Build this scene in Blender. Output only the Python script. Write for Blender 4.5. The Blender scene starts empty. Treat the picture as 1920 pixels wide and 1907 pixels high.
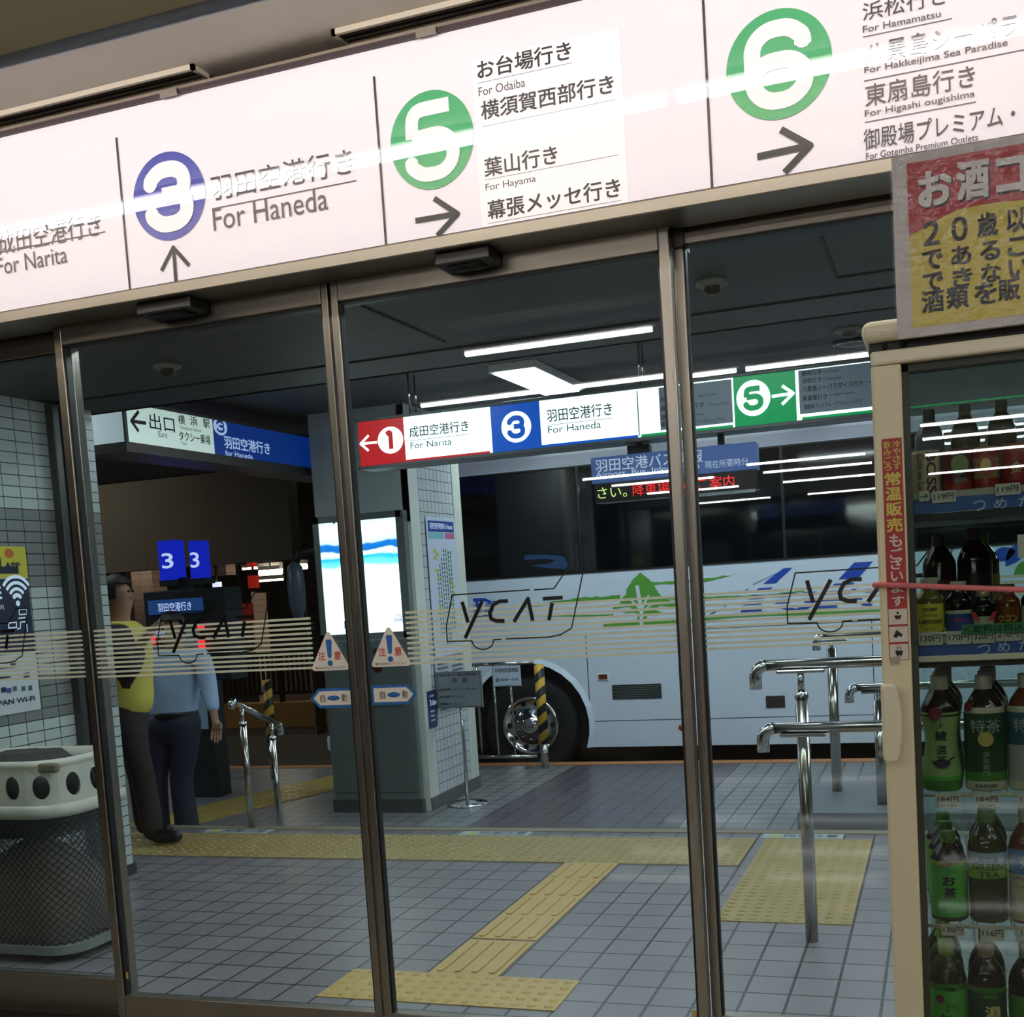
import bpy, bmesh, math, random
from mathutils import Vector, Matrix
random.seed(7)
scene = bpy.context.scene
COL = scene.collection

# ------------------------------------------------------------------ camera
CAM_H = 1.43
F_PX, CX, CY = 2254.8, 960.0, 1300.0
YAW, PITCH, ROLL = -0.3482, -0.0883, -0.065
_cy, _sy, _cp, _sp = math.cos(YAW), math.sin(YAW), math.cos(PITCH), math.sin(PITCH)
FWD = Vector((_sy*_cp, _cy*_cp, _sp))
_r0 = Vector((_cy, -_sy, 0)); _u0 = _r0.cross(FWD)
RGT = math.cos(ROLL)*_r0 + math.sin(ROLL)*_u0
UPV = -math.sin(ROLL)*_r0 + math.cos(ROLL)*_u0
cd = bpy.data.cameras.new('camera'); cam = bpy.data.objects.new('camera', cd); COL.objects.link(cam)
M = Matrix((RGT, UPV, -FWD)).transposed().to_4x4()
M.translation = Vector((0, 0, CAM_H)); cam.matrix_world = M
cd.sensor_fit = 'HORIZONTAL'; cd.sensor_width = 36.0; cd.lens = F_PX/1920*36.0
cd.shift_y = (CY-953.5)/1920.0
cd.clip_start = 0.05; cd.clip_end = 200
scene.camera = cam
# measuring: a point seen in the photograph, found on a real plane of the place
def ray(px, py): return FWD + RGT*((px-CX)/F_PX) + UPV*((CY-py)/F_PX)
def pt(px, py, Y):
    d = ray(px, py); t = Y/d.y; return (d.x*t, CAM_H+d.z*t)          # X, Z on a plane facing the camera
def fx(px, py, z=0.0):
    d = ray(px, py); t = (z-CAM_H)/d.z; return (d.x*t, d.y*t)         # X, Y on a level plane
def sd(px, py, X):
    d = ray(px, py); t = X/d.x; return (d.y*t, CAM_H+d.z*t)           # Y, Z on a side plane

# ------------------------------------------------------------------ world, exposure, large lights
w = bpy.data.worlds.new('world'); scene.world = w; w.use_nodes = True
bg = w.node_tree.nodes['Background']; bg.inputs[0].default_value = (0.35, 0.45, 0.6, 1); bg.inputs[1].default_value = 0.02
scene.view_settings.view_transform = 'Standard'; scene.view_settings.look = 'None'
scene.view_settings.exposure = 0.14; scene.view_settings.gamma = 1.0; scene.view_settings.use_curve_mapping = False
scene.cycles.transparent_max_bounces = 20; scene.cycles.max_bounces = 5; scene.cycles.diffuse_bounces = 3; scene.cycles.glossy_bounces = 3
scene.cycles.use_adaptive_sampling = True; scene.cycles.adaptive_threshold = 0.06
scene.cycles.sample_clamp_indirect = 4.0

L_INDOOR = 30.0       # radiance of the shop's fluorescent tubes
L_HALL = 26.0         # radiance of the bus hall's lamps

def srgb(r, g, b):
    f = lambda c: (c/255/12.92) if c/255 <= 0.04045 else ((c/255+0.055)/1.055)**2.4
    return (f(r), f(g), f(b), 1)
MATS = {}
def mat(name, rgb=(128, 128, 128), rough=0.5, metal=0.0, emit=0.0, ergb=None, noise=0.0, nscale=8.0, bump=0.0, coat=0.0, spec=0.5, alpha=1.0, trans=0.0):
    if name in MATS: return MATS[name]
    m = bpy.data.materials.new(name); m.use_nodes = True; nt = m.node_tree; p = nt.nodes['Principled BSDF']
    c = srgb(*rgb)
    p.inputs['Base Color'].default_value = c; p.inputs['Roughness'].default_value = rough; p.inputs['Metallic'].default_value = metal
    p.inputs['Coat Weight'].default_value = coat; p.inputs['Coat Roughness'].default_value = 0.03
    p.inputs['Specular IOR Level'].default_value = spec; p.inputs['Alpha'].default_value = alpha
    p.inputs['Transmission Weight'].default_value = trans
    if emit:
        p.inputs['Emission Color'].default_value = srgb(*(ergb or rgb)); p.inputs['Emission Strength'].default_value = emit
    if noise or bump:
        tc = nt.nodes.new('ShaderNodeTexCoord'); n = nt.nodes.new('ShaderNodeTexNoise'); n.inputs['Scale'].default_value = nscale
        n.inputs['Detail'].default_value = 5; nt.links.new(tc.outputs['Object'], n.inputs['Vector'])
        if noise:
            mx = nt.nodes.new('ShaderNodeMix'); mx.data_type = 'RGBA'
            mx.inputs[6].default_value = tuple(v*(1-noise) for v in c[:3])+(1,); mx.inputs[7].default_value = tuple(min(1, v*(1+noise)) for v in c[:3])+(1,)
            nt.links.new(n.outputs['Fac'], mx.inputs[0]); nt.links.new(mx.outputs[2], p.inputs['Base Color'])
        if bump:
            b = nt.nodes.new('ShaderNodeBump'); b.inputs['Strength'].default_value = bump; b.inputs['Distance'].default_value = 0.01
            nt.links.new(n.outputs['Fac'], b.inputs['Height']); nt.links.new(b.outputs['Normal'], p.inputs['Normal'])
    MATS[name] = m; return m

def brushed(name, rgb, rough=0.33, axis='Z'):
    if name in MATS: return MATS[name]
    m = mat(name, rgb, rough, 1.0); nt = m.node_tree; p = nt.nodes['Principled BSDF']
    tc = nt.nodes.new('ShaderNodeTexCoord'); mp = nt.nodes.new('ShaderNodeMapping')
    mp.inputs['Scale'].default_value = (60, 60, 1.5) if axis == 'Z' else (1.5, 60, 60)
    n = nt.nodes.new('ShaderNodeTexNoise'); n.inputs['Scale'].default_value = 4
    nt.links.new(tc.outputs['Object'], mp.inputs[0]); nt.links.new(mp.outputs[0], n.inputs['Vector'])
    mr = nt.nodes.new('ShaderNodeMapRange'); mr.inputs[3].default_value = rough*0.7; mr.inputs[4].default_value = rough*1.4
    nt.links.new(n.outputs['Fac'], mr.inputs[0]); nt.links.new(mr.outputs[0], p.inputs['Roughness'])
    return m

def tile_mat(name, rgb, grout, sx, sy, axes='XY', off=(0, 0), mortar=0.03, rough=0.35, var=0.12, zones=None, bump=0.3, dirt=0.1):
    """square tiles laid on a grid of the place's own coordinates; zones = list of (u0,u1,v0,v1,rgb) differently coloured tiles"""
    if name in MATS: return MATS[name]
    m = bpy.data.materials.new(name); m.use_nodes = True; nt = m.node_tree; N = nt.nodes.new; Lk = nt.links.new
    p = nt.nodes['Principled BSDF']; p.inputs['Roughness'].default_value = rough
    geo = N('ShaderNodeNewGeometry'); sep = N('ShaderNodeSeparateXYZ'); Lk(geo.outputs['Position'], sep.inputs[0])
    def math_(op, a, b=None, c=None):
        n = N('ShaderNodeMath'); n.operation = op
        for i, v in enumerate((a, b, c)):
            if v is None: continue
            if isinstance(v, (int, float)): n.inputs[i].default_value = v
            else: Lk(v, n.inputs[i])
        return n.outputs[0]
    U = sep.outputs['XYZ'.index(axes[0])]; V = sep.outputs['XYZ'.index(axes[1])]
    u = math_('DIVIDE', math_('SUBTRACT', U, off[0]), sx); v = math_('DIVIDE', math_('SUBTRACT', V, off[1]), sy)
    fu = math_('FRACT', u); fv = math_('FRACT', v)
    du = math_('MULTIPLY', math_('MINIMUM', fu, math_('SUBTRACT', 1.0, fu)), sx)
    dv = math_('MULTIPLY', math_('MINIMUM', fv, math_('SUBTRACT', 1.0, fv)), sy)
    d = math_('MINIMUM', du, dv)
    g = math_('LESS_THAN', d, mortar*0.5*min(sx, sy)/1.0)
    cmb = N('ShaderNodeCombineXYZ'); Lk(math_('FLOOR', u), cmb.inputs[0]); Lk(math_('FLOOR', v), cmb.inputs[1])
    wn = N('ShaderNodeTexWhiteNoise'); wn.noise_dimensions = '3D'; Lk(cmb.outputs[0], wn.inputs['Vector'])
    def mixc(f, a, b):
        x = N('ShaderNodeMix'); x.data_type = 'RGBA'
        if isinstance(f, (int, float)): x.inputs[0].default_value = f
        else: Lk(f, x.inputs[0])
        for i, q in ((6, a), (7, b)):
            if isinstance(q, tuple): x.inputs[i].default_value = q
            else: Lk(q, x.inputs[i])
        return x.outputs[2]
    col = srgb(*rgb)
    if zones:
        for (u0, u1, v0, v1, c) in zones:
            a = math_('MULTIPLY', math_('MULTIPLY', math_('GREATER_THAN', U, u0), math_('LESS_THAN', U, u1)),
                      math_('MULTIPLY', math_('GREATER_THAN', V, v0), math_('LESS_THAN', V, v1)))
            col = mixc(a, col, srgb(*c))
    hsv = N('ShaderNodeHueSaturation'); Lk(math_('ADD', math_('MULTIPLY', wn.outputs[0], 2*var), 1-var), hsv.inputs['Value'])
    if isinstance(col, tuple): hsv.inputs['Color'].default_value = col
    else: Lk(col, hsv.inputs['Color'])
    ns = N('ShaderNodeTexNoise'); ns.inputs['Scale'].default_value = 2.2; ns.inputs['Detail'].default_value = 8; Lk(geo.outputs['Position'], ns.inputs['Vector'])
    hs2 = N('ShaderNodeHueSaturation'); Lk(hsv.outputs[0], hs2.inputs['Color']); Lk(math_('ADD', math_('MULTIPLY', ns.outputs[0], 2*dirt), 1-dirt), hs2.inputs['Value'])
    Lk(mixc(g, hs2.outputs[0], srgb(*grout)), p.inputs['Base Color'])
    b = N('ShaderNodeBump'); b.inputs['Strength'].default_value = bump; b.inputs['Distance'].default_value = 0.004
    Lk(math_('SUBTRACT', 1.0, g), b.inputs['Height']); Lk(b.outputs[0], p.inputs['Normal'])
    MATS[name] = m; return m

def glass_mat(name, tint=(235, 242, 240), refl=1.0, ior=1.5):
    """thin clear sheet: clear transparency with the mirror reflection of plain glass"""
    if name in MATS: return MATS[name]
    m = bpy.data.materials.new(name); m.use_nodes = True; nt = m.node_tree; nt.nodes.clear()
    o = nt.nodes.new('ShaderNodeOutputMaterial'); mx = nt.nodes.new('ShaderNodeMixShader'); t = nt.nodes.new('ShaderNodeBsdfTransparent')
    g = nt.nodes.new('ShaderNodeBsdfGlossy')
    t.inputs[0].default_value = srgb(*tint); g.inputs['Roughness'].default_value = 0.0; g.inputs[0].default_value = (refl, refl, refl, 1)
    geo = nt.nodes.new('ShaderNodeNewGeometry'); dp = nt.nodes.new('ShaderNodeVectorMath'); dp.operation = 'DOT_PRODUCT'
    nt.links.new(geo.outputs['Normal'], dp.inputs[0]); nt.links.new(geo.outputs['Incoming'], dp.inputs[1])
    def mth(op, a, b=None):
        n = nt.nodes.new('ShaderNodeMath'); n.operation = op
        for i, v in enumerate((a, b)):
            if v is None: continue
            if isinstance(v, (int, float)): n.inputs[i].default_value = v
            else: nt.links.new(v, n.inputs[i])
        return n.outputs[0]
    fr = mth('ADD', mth('MULTIPLY', mth('POWER', mth('SUBTRACT', 1.0, mth('ABSOLUTE', dp.outputs['Value'])), 5.0), 0.96), 0.04)
    nt.links.new(fr, mx.inputs[0]); nt.links.new(t.outputs[0], mx.inputs[1]); nt.links.new(g.outputs[0], mx.inputs[2]); nt.links.new(mx.outputs[0], o.inputs[0])
    MATS[name] = m; return m

def film_mat(name, rgb, opacity, rough=0.6):
    if name in MATS: return MATS[name]
    m = bpy.data.materials.new(name); m.use_nodes = True; nt = m.node_tree; p = nt.nodes['Principled BSDF']; o = nt.nodes['Material Output']
    p.inputs['Base Color'].default_value = srgb(*rgb); p.inputs['Roughness'].default_value = rough
    t = nt.nodes.new('ShaderNodeBsdfTransparent'); mx = nt.nodes.new('ShaderNodeMixShader'); mx.inputs[0].default_value = opacity
    nt.links.new(t.outputs[0], mx.inputs[1]); nt.links.new(p.outputs[0], mx.inputs[2]); nt.links.new(mx.outputs[0], o.inputs[0])
    MATS[name] = m; return m

# ------------------------------------------------------------------ builders
def wloc(o):
    v = Vector((0, 0, 0))
    while o is not None: v += o.location; o = o.parent
    return v
def thing(name, label, cat, loc=(0, 0, 0), group=None, kind=None):
    o = bpy.data.objects.new(name, None); COL.objects.link(o); o.location = loc; o.empty_display_size = 0.05
    if label: o['label'] = label
    if cat: o['category'] = cat
    if group: o['group'] = group
    if kind: o['kind'] = kind
    return o
def tag(o, label=None, cat=None, group=None, kind=None):
    if label: o['label'] = label
    if cat: o['category'] = cat
    if group: o['group'] = group
    if kind: o['kind'] = kind
    return o
def finish(name, me, m, parent=None, smooth=False, bevel=0.0, bseg=2):
    if m is not None and not me.materials: me.materials.append(m)
    if parent is not None:
        off = wloc(parent); me.transform(Matrix.Translation(-off)); o = bpy.data.objects.new(name, me); COL.objects.link(o); o.parent = parent
    else:
        vs = me.vertices
        if len(vs):
            xs = [v.co.x for v in vs]; ys = [v.co.y for v in vs]; zs = [v.co.z for v in vs]
            c = Vector(((min(xs)+max(xs))/2, (min(ys)+max(ys))/2, min(zs)))
        else: c = Vector((0, 0, 0))
        me.transform(Matrix.Translation(-c)); o = bpy.data.objects.new(name, me); COL.objects.link(o); o.location = c
    if smooth:
        for f in me.polygons: f.use_smooth = True
    if bevel:
        b = o.modifiers.new('bevel', 'BEVEL'); b.width = bevel; b.segments = bseg; b.limit_method = 'ANGLE'; b.angle_limit = 0.6
    return o

class MB:
    def __init__(s): s.bm = bmesh.new()
    def box(s, x0, y0, z0, x1, y1, z1):
        x0, x1 = sorted((x0, x1)); y0, y1 = sorted((y0, y1)); z0, z1 = sorted((z0, z1))
        v = [s.bm.verts.new(c) for c in ((x0,y0,z0),(x1,y0,z0),(x1,y1,z0),(x0,y1,z0),(x0,y0,z1),(x1,y0,z1),(x1,y1,z1),(x0,y1,z1))]
        for f in ((3,2,1,0),(4,5,6,7),(0,1,5,4),(1,2,6,5),(2,3,7,6),(3,0,4,7)): s.bm.faces.new([v[i] for i in f])
        return s
    def poly(s, pts, th=None):
        """flat polygon (3D points), optionally given a thickness vector"""
        v = [s.bm.verts.new(p) for p in pts]
        f = s.bm.faces.new(v)
        if th is not None:
            th = Vector(th); v2 = [s.bm.verts.new(Vector(p)+th) for p in pts]; n = len(v)
            s.bm.faces.new(v2[::-1])
            for i in range(n): s.bm.faces.new((v[(i+1) % n], v[i], v2[i], v2[(i+1) % n]))
        return s
    def tube(s, pts, r, seg=12, cap=True):
        pts = [Vector(p) for p in pts]; rings = []
        n = len(pts); rs = r if isinstance(r, (list, tuple)) else [r]*n
        prev = None
        for i, p in enumerate(pts):
            t = (pts[min(i+1, n-1)]-pts[max(i-1, 0)]).normalized()
            if prev is None:
                a = Vector((0, 0, 1)) if abs(t.z) < 0.9 else Vector((1, 0, 0)); prev = t.cross(a).normalized()
            prev = (prev - t*prev.dot(t)).normalized(); b = t.cross(prev)
            rings.append([s.bm.verts.new(p+(prev*math.cos(2*math.pi*k/seg)+b*math.sin(2*math.pi*k/seg))*rs[i]) for k in range(seg)])
        for i in range(n-1):
            for k in range(seg):
                f = s.bm.faces.new((rings[i][k], rings[i][(k+1) % seg], rings[i+1][(k+1) % seg], rings[i+1][k])); f.smooth = True
        if cap: s.bm.faces.new(rings[0][::-1]); s.bm.faces.new(rings[-1])
        return s
    def lathe(s, prof, c=(0, 0, 0), seg=28, a0=0.0, a1=2*math.pi, axis='Z'):
        full = abs(a1-a0-2*math.pi) < 1e-6; n = seg if full else seg+1; rings = []
        for (r, z) in prof:
            ring = []
            for k in range(n):
                a = a0+(a1-a0)*k/seg
                if axis == 'Z': q = Vector((r*math.cos(a), r*math.sin(a), z))
                elif axis == 'Y': q = Vector((r*math.cos(a), z, r*math.sin(a)))
                else: q = Vector((z, r*math.cos(a), r*math.sin(a)))
                ring.append(s.bm.verts.new(Vector(c)+q))
            rings.append(ring)
        for i in range(len(prof)-1):
            for k in range(seg):
                k2 = (k+1) % n
                try:
                    f = s.bm.faces.new((rings[i][k], rings[i][k2], rings[i+1][k2], rings[i+1][k])); f.smooth = True
                except ValueError: pass
        return s
    def build(s, name, m, parent=None, smooth=False, bevel=0.0, bseg=2, recalc=True):
        if recalc:
            bmesh.ops.recalc_face_normals(s.bm, faces=s.bm.faces)
        else:
            s.bm.normal_update()
            for f in s.bm.faces:
                if f.normal.dot(Vector((0, 0, CAM_H))-f.calc_center_median()) < 0: f.normal_flip()
            nf = len(s.bm.faces)                 # printed strokes lie one over the other like coats of ink
            if nf > 1 and len(s.bm.verts) == sum(len(f.verts) for f in s.bm.faces):
                dz = min(3e-5, 0.0015/nf)
                for i, f in enumerate(s.bm.faces):
                    for v in f.verts: v.co += f.normal*dz*i
        me = bpy.data.meshes.new(name); s.bm.to_mesh(me); s.bm.free()
        return finish(name, me, m, parent, smooth, bevel, bseg)

_tcache = {}
def glyphs(txt, bold, ext=0.0):
    key = (txt, bold)
    if key not in _tcache:
        cu = bpy.data.curves.new('t', 'FONT'); cu.body = txt; cu.size = 1.0; cu.resolution_u = 3; cu.offset = bold; cu.space_character = 1.0
        o = bpy.data.objects.new('t', cu); COL.objects.link(o)
        dg = bpy.context.evaluated_depsgraph_get(); dg.update()
        me = bpy.data.meshes.new_from_object(o.evaluated_get(dg))
        bpy.data.objects.remove(o); bpy.data.curves.remove(cu)
        vs = [(v.co.x, v.co.y) for v in me.vertices]; fs = [tuple(f.vertices) for f in me.polygons]
        bpy.data.meshes.remove(me)
        _tcache[key] = (vs, fs)
    return _tcache[key]
def text(name, txt, m, parent, mp, w, h=None, bold=0.0, italic=0.0):
    """lettering whose lower left is (0,0) of mp(u,v), stretched to w by h"""
    cjk = any(ord(c) > 0x2fff for c in txt); reps = [(0, 0)]
    if cjk:
        b_ = bold*0.85; bold = 0.0
        if b_ > 0.003: reps = [(0, 0), (b_, b_), (-b_, b_), (b_, -b_), (-b_, -b_)]
    vs, fs = glyphs(txt, bold)
    if not vs: return None
    if len(reps) > 1:
        n0 = len(vs); v0, f0 = vs, fs; vs, fs = [], []
        for i, (dx, dy) in enumerate(reps):
            vs += [(x+dx, y+dy) for x, y in v0]; fs += [tuple(k+i*n0 for k in f) for f in f0]
    x0 = min(v[0] for v in vs); x1 = max(v[0] for v in vs); y0 = min(v[1] for v in vs); y1 = max(v[1] for v in vs)
    sx = w/(x1-x0); sy = sx if h is None else h/(y1-y0)
    me = bpy.data.meshes.new(name)
    pts = []; nper = len(vs)//len(reps); e = 1e-3
    for i, (x, y) in enumerate(vs):
        u, v = (x-x0)*sx+italic*(y-y0)*sy, (y-y0)*sy; p = Vector(mp(u, v))
        if len(reps) > 1:
            nn = (Vector(mp(u+e, v))-p).cross(Vector(mp(u, v+e))-p).normalized(); p += nn*4e-5*(i//nper)
        pts.append(p)
    me.from_pydata([tuple(p) for p in pts], [], fs); me.update()
    return finish(name, me, m, parent)
def planeY(X0, Z0, Y): return lambda u, v: (X0+u, Y, Z0+v)
def TY(txt, Y, lb, rx, hpx, m, parent, bold=0.0, name='lettering', nvis=None):
    """lettering on a plane facing the shop; lb = lower-left, rx = (x,y) lower-right, hpx = height, as measured in the photograph"""
    X0, Z0 = pt(lb[0], lb[1], Y); X1, _ = pt(rx[0], rx[1], Y); _, Z1 = pt(lb[0], lb[1]-hpx, Y)
    wd = X1-X0
    if nvis: wd *= len(txt)/nvis
    return text(name, txt, m, parent, planeY(X0, Z0, Y), wd, Z1-Z0, bold)

def ribbon(mb, pts, wdt, mp, closed=False, th=None, joints=True):
    """flat stroke of constant width along 2D points"""
    P = [Vector(p) for p in pts]; n = len(P); segs = [(P[i], P[(i+1) % n]) for i in range(n if closed else n-1)]
    hw = wdt/2
    for a, b in segs:
        t = (b-a).normalized(); nn = Vector((-t.y, t.x))*hw
        mb.poly([mp(*(a-nn)), mp(*(b-nn)), mp(*(b+nn)), mp(*(a+nn))])
    if joints:
        for q in (P if closed else P[1:-1]):
            mb.poly([mp(q.x+hw*math.cos(2*math.pi*k/12), q.y+hw*math.sin(2*math.pi*k/12)) for k in range(12)])
def rounded(pts, r, n=5, closed=False):
    """2D polyline with rounded corners"""
    P = [Vector(p) for p in pts]; out = []; N = len(P)
    for i in range(N):
        if not closed and i in (0, N-1): out.append(tuple(P[i])); continue
        a, b, c = P[i-1], P[i], P[(i+1) % N]
        u = (a-b); v = (c-b); rr = min(r, u.length/2, v.length/2); p0 = b+u.normalized()*rr; p1 = b+v.normalized()*rr
        for k in range(n+1):
            t = k/n; out.append(tuple((1-t)**2*p0+2*t*(1-t)*b+t*t*p1))
    return out
def disc(mb, cx, cz, rx, rz, mp, seg=48, ang=0):
    mb.poly([mp(cx+rx*math.cos(2*math.pi*k/seg+ang), cz+rz*math.sin(2*math.pi*k/seg+ang)) for k in range(seg)])
NUM = {'3': [[(.06,.70),(.06,.80),(.30,.96),(.68,.96),(.90,.84),(.90,.62),(.78,.52)], [(.78,.52),(.34,.52)], [(.78,.52),(.93,.40),(.93,.16),(.70,.02),(.28,.02),(.05,.18),(.05,.28)]],
       '5': [[(.90,.95),(.12,.95),(.10,.56)], [(.10,.56),(.70,.58),(.93,.44),(.93,.17),(.70,.02),(.28,.02),(.06,.16),(.06,.26)]],
       '6': [[(.92,.70),(.92,.82),(.70,.97),(.30,.97),(.06,.80),(.06,.20),(.30,.02),(.70,.02),(.94,.18),(.94,.40),(.72,.55),(.30,.55),(.08,.44)]],
       '1': [[(.25,.86),(.58,.97),(.58,.0)]]}
def numeral(name, ch, m, parent, X, Z, wd, ht, Y, sw):
    mb = MB(); mp = lambda u, v: (u, Y, v)
    for st in NUM[ch]:
        ribbon(mb, rounded([(X-wd/2+a*wd, Z-ht/2+b*ht) for a, b in st], wd*0.3), sw, mp)
    return mb.build(name, m, parent, recalc=False)
def copy_tree(o, parent=None):
    c = o.copy(); COL.objects.link(c)
    if parent is not None: c.parent = parent
    for ch in list(o.children): copy_tree(ch, c)
    return c

# ------------------------------------------------------------------ materials
steel = brushed('brushed_steel_warm', (150, 143, 132), 0.36, 'X')
steelv = brushed('brushed_steel_upright', (150, 144, 134), 0.3, 'Z')
darksteel = mat('dark_bronze_metal', (58, 52, 46), 0.4, 0.8)
chrome = mat('chrome', (215, 218, 220), 0.12, 1.0)
steelrail = mat('polished_steel_rail', (190, 188, 182), 0.18, 1.0)
black = mat('black_rubber', (12, 12, 13), 0.5)
ink = mat('black_ink', (22, 20, 26), 0.45)
inkgrey = mat('dark_grey_ink', (60, 58, 66), 0.5)
blackvinyl = mat('black_vinyl', (8, 8, 10), 0.35)
white = mat('white_paint', (225, 226, 224), 0.5)
glass = glass_mat('clear_glass')
frost = film_mat('frosted_cream_stripe', (216, 222, 198), 0.82)
red = mat('red_print', (200, 40, 40), 0.45)

# ------------------------------------------------------------------ structure: the shop side
GY = 3.35            # plane of the sliding doors
ZL = -0.25           # level of the lower floor beyond the step
YS = 6.62            # the step
DX0, DXM, DX1 = -2.735, -1.712, -0.672
floor_in = mat('shop_floor_beige', (158, 150, 136), 0.05, noise=0.12, nscale=14)
tag(MB().box(-9, -26, -0.06, 7, GY-0.06, 0).build('floor', floor_in), kind='structure')
ceil_in = mat('shop_ceiling_paint', (206, 198, 188), 0.75, noise=0.04, nscale=3, bump=0.05)
tag(MB().box(-9, -26, 3.0, 7, 3.5, 3.1).build('ceiling', ceil_in), kind='structure')
wall_in = mat('shop_wall_paint', (104, 98, 90), 0.7, noise=0.05, nscale=2)
tag(MB().box(-9, -26.1, 0, 7, -26, 3.0).build('wall_back', wall_in), kind='structure')
tag(MB().box(-9.1, -26, 0, -9, GY, 3.0).build('wall_left', wall_in), kind='structure')
tag(MB().box(7, -26, 0, 7.1, GY, 3.0).build('wall_right', wall_in), kind='structure')
# dropped bulkhead over the shop front with a metal lip
blk = mat('bulkhead_paint', (196, 182, 152), 0.7, noise=0.06, nscale=3)
tag(MB().box(-9, 1.62, 2.62, 7, 1.92, 3.0).box(-9, 1.94, 2.625, 7, 2.2, 3.0).build('trim_1', blk), kind='structure')
tag(MB().tube([(-9, 2.2, 2.645), (7, 2.2, 2.645)], 0.032, 16).build('trim_2', mat('bluish_metal_lip', (158, 164, 186), 0.35, 0.35, noise=0.25, nscale=5)), kind='structure')
# header above the doors
hdr = darksteel
b = MB().box(-9, GY-0.02, 2.40, 7, GY+0.10, 3.0)
tag(b.build('trim_3', hdr), kind='structure')
b = MB().box(-9, GY-0.16, 2.375, 7, GY+0.02, 2.412)          # the bright ledge under the sign
tag(b.build('trim_4', steel, bevel=0.004), kind='structure')
b = MB().box(DX0-0.03, GY+0.03, 2.33, DX1+0.03, GY+0.12, 2.40)
tag(b.build('trim_5', darksteel), kind='structure')
b = MB().box(-9, GY+0.03, -0.02, 7, GY+0.16, 0.012)
tag(b.build('trim_6', steel), kind='structure')
# end blocks of the glass front outside the frame
tag(MB().box(-9, GY, 0, -4.3, GY+0.12, 2.4).box(1.9, GY, 0, 7, GY+0.12, 2.4).build('wall_front', wall_in), kind='structure')

def leaf(name, x0, x1, y, z0, z1, fl, fr, ft, fb, ytk=0.04):
    root = thing(name, None, None, ((x0+x1)/2, y, z0), kind='structure')
    MB().box(x0, y-ytk/2, z0, x0+fl, y+ytk/2, z1).build('left_stile', steelv, root, bevel=0.003)
    MB().box(x1-fr, y-ytk/2, z0, x1, y+ytk/2, z1).build('right_stile', steelv, root, bevel=0.003)
    MB().box(x0+fl, y-ytk/2, z1-ft, x1-fr, y+ytk/2, z1).build('top_rail', steel, root, bevel=0.003)
    MB().box(x0+fl, y-ytk/2, z0, x1-fr, y+ytk/2, z0+fb).build('bottom_rail', steel, root, bevel=0.003)
    MB().box(x0+fl-0.004, y-0.004, z0+fb-0.004, x1-fr+0.004, y+0.004, z1-ft+0.004).build('glass_pane', glass, root)
    # dark gasket
    g = MB()
    for a in (x0+fl, x1-fr-0.006): g.box(a, y-0.012, z0+fb, a+0.006, y+0.012, z1-ft)
    g.box(x0+fl, y-0.012, z1-ft-0.006, x1-fr, y+0.012, z1-ft)
    g.build('gasket', black, root)
    return root
door1 = leaf('door_1', DX0, DXM-0.004, GY, 0.012, 2.40, 0.032, 0.024, 0.085, 0.10)
door2 = leaf('door_2', DXM+0.004, DX1, GY, 0.012, 2.40, 0.024, 0.030, 0.085, 0.10)
win1 = leaf('window_1', -4.3, DX0+0.01, GY+0.07, 0.012, 2.40, 0.03, 0.03, 0.085, 0.13)
win2 = leaf('window_2', DX1-0.005, 1.9, GY+0.07, 0.012, 2.40, 0.028, 0.03, 0.06, 0.13)

SY = GY-0.0065       # the films are stuck to the inner face of the glass
ZB, PITCHZ = 1.213, 0.01555
def stripes(x0, x1, y, parent):
    mb = MB()
    for k in range(11): mb.box(x0, y-0.001, ZB+k*PITCHZ, x1, y, ZB+k*PITCHZ+0.0072)
    mb.build('frosted_stripes', frost, parent)
xs = lambda px, py, y=GY: pt(px, py, y)[0]
stripes(DX0+0.04, xs(587, 1200), SY, door1)
stripes(xs(765, 1200), DX1-0.032, SY, door2)
stripes(-4.26, DX0-0.03, SY+0.07, win1)
stripes(DX1+0.03, 1.86, SY+0.07, win2)
Z0 = (700, 940); S0 = 1907/420.0
def zl(x, y): return pt(Z0[0]+x/S0, Z0[1]+y/S0, GY)
def logo(parent, dx, y, dz=0.0):
    mp = lambda u, v: (u+dx, y, v+dz)
    mb = MB(); W = 0.0108
    arc = [(940+92*math.cos(a), 1184+76*math.sin(a)) for a in [math.pi-math.pi*k/10 for k in range(11)]]
    o1 = [(1337,753),(680,797),(630,1060),(638,1192),(848,1187)]+[(p[0], p[1]) for p in arc[1:-1]]+[(1030,1178),(1098,1172)]
    o2 = [(1135,1170),(1500,1155),(1600,1135),(1695,1078),(1795,587),(1645,592),(1545,742),(1375,753)]
    for o in (o1, o2): ribbon(mb, [zl(*p) for p in o], 0.0040, mp)
    for st in ([(765,855),(815,1030)], [(935,850),(790,1165)], [(1155,848),(1085,850),(1030,880),(1000,950),(1012,1000),(1060,1018),(1125,1017)],
               [(1205,1025),(1325,828),(1365,1015)], [(1450,830),(1620,818)], [(1530,865),(1503,1010)]):
        ribbon(mb, [zl(*p) for p in st], W*1.05, mp)
    mb.build('logo', blackvinyl, parent, recalc=False)
LX = zl(630, 1060)[0]
logo(door2, 0, SY-0.001)
logo(door1, xs(297, 1195)-LX, SY-0.001)
logo(win2, xs(1477, 1150, GY+0.07)-LX, SY+0.069)
logo(win1, xs(46, 1195, GY+0.07)-zl(1720, 950)[0], SY+0.069)
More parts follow.
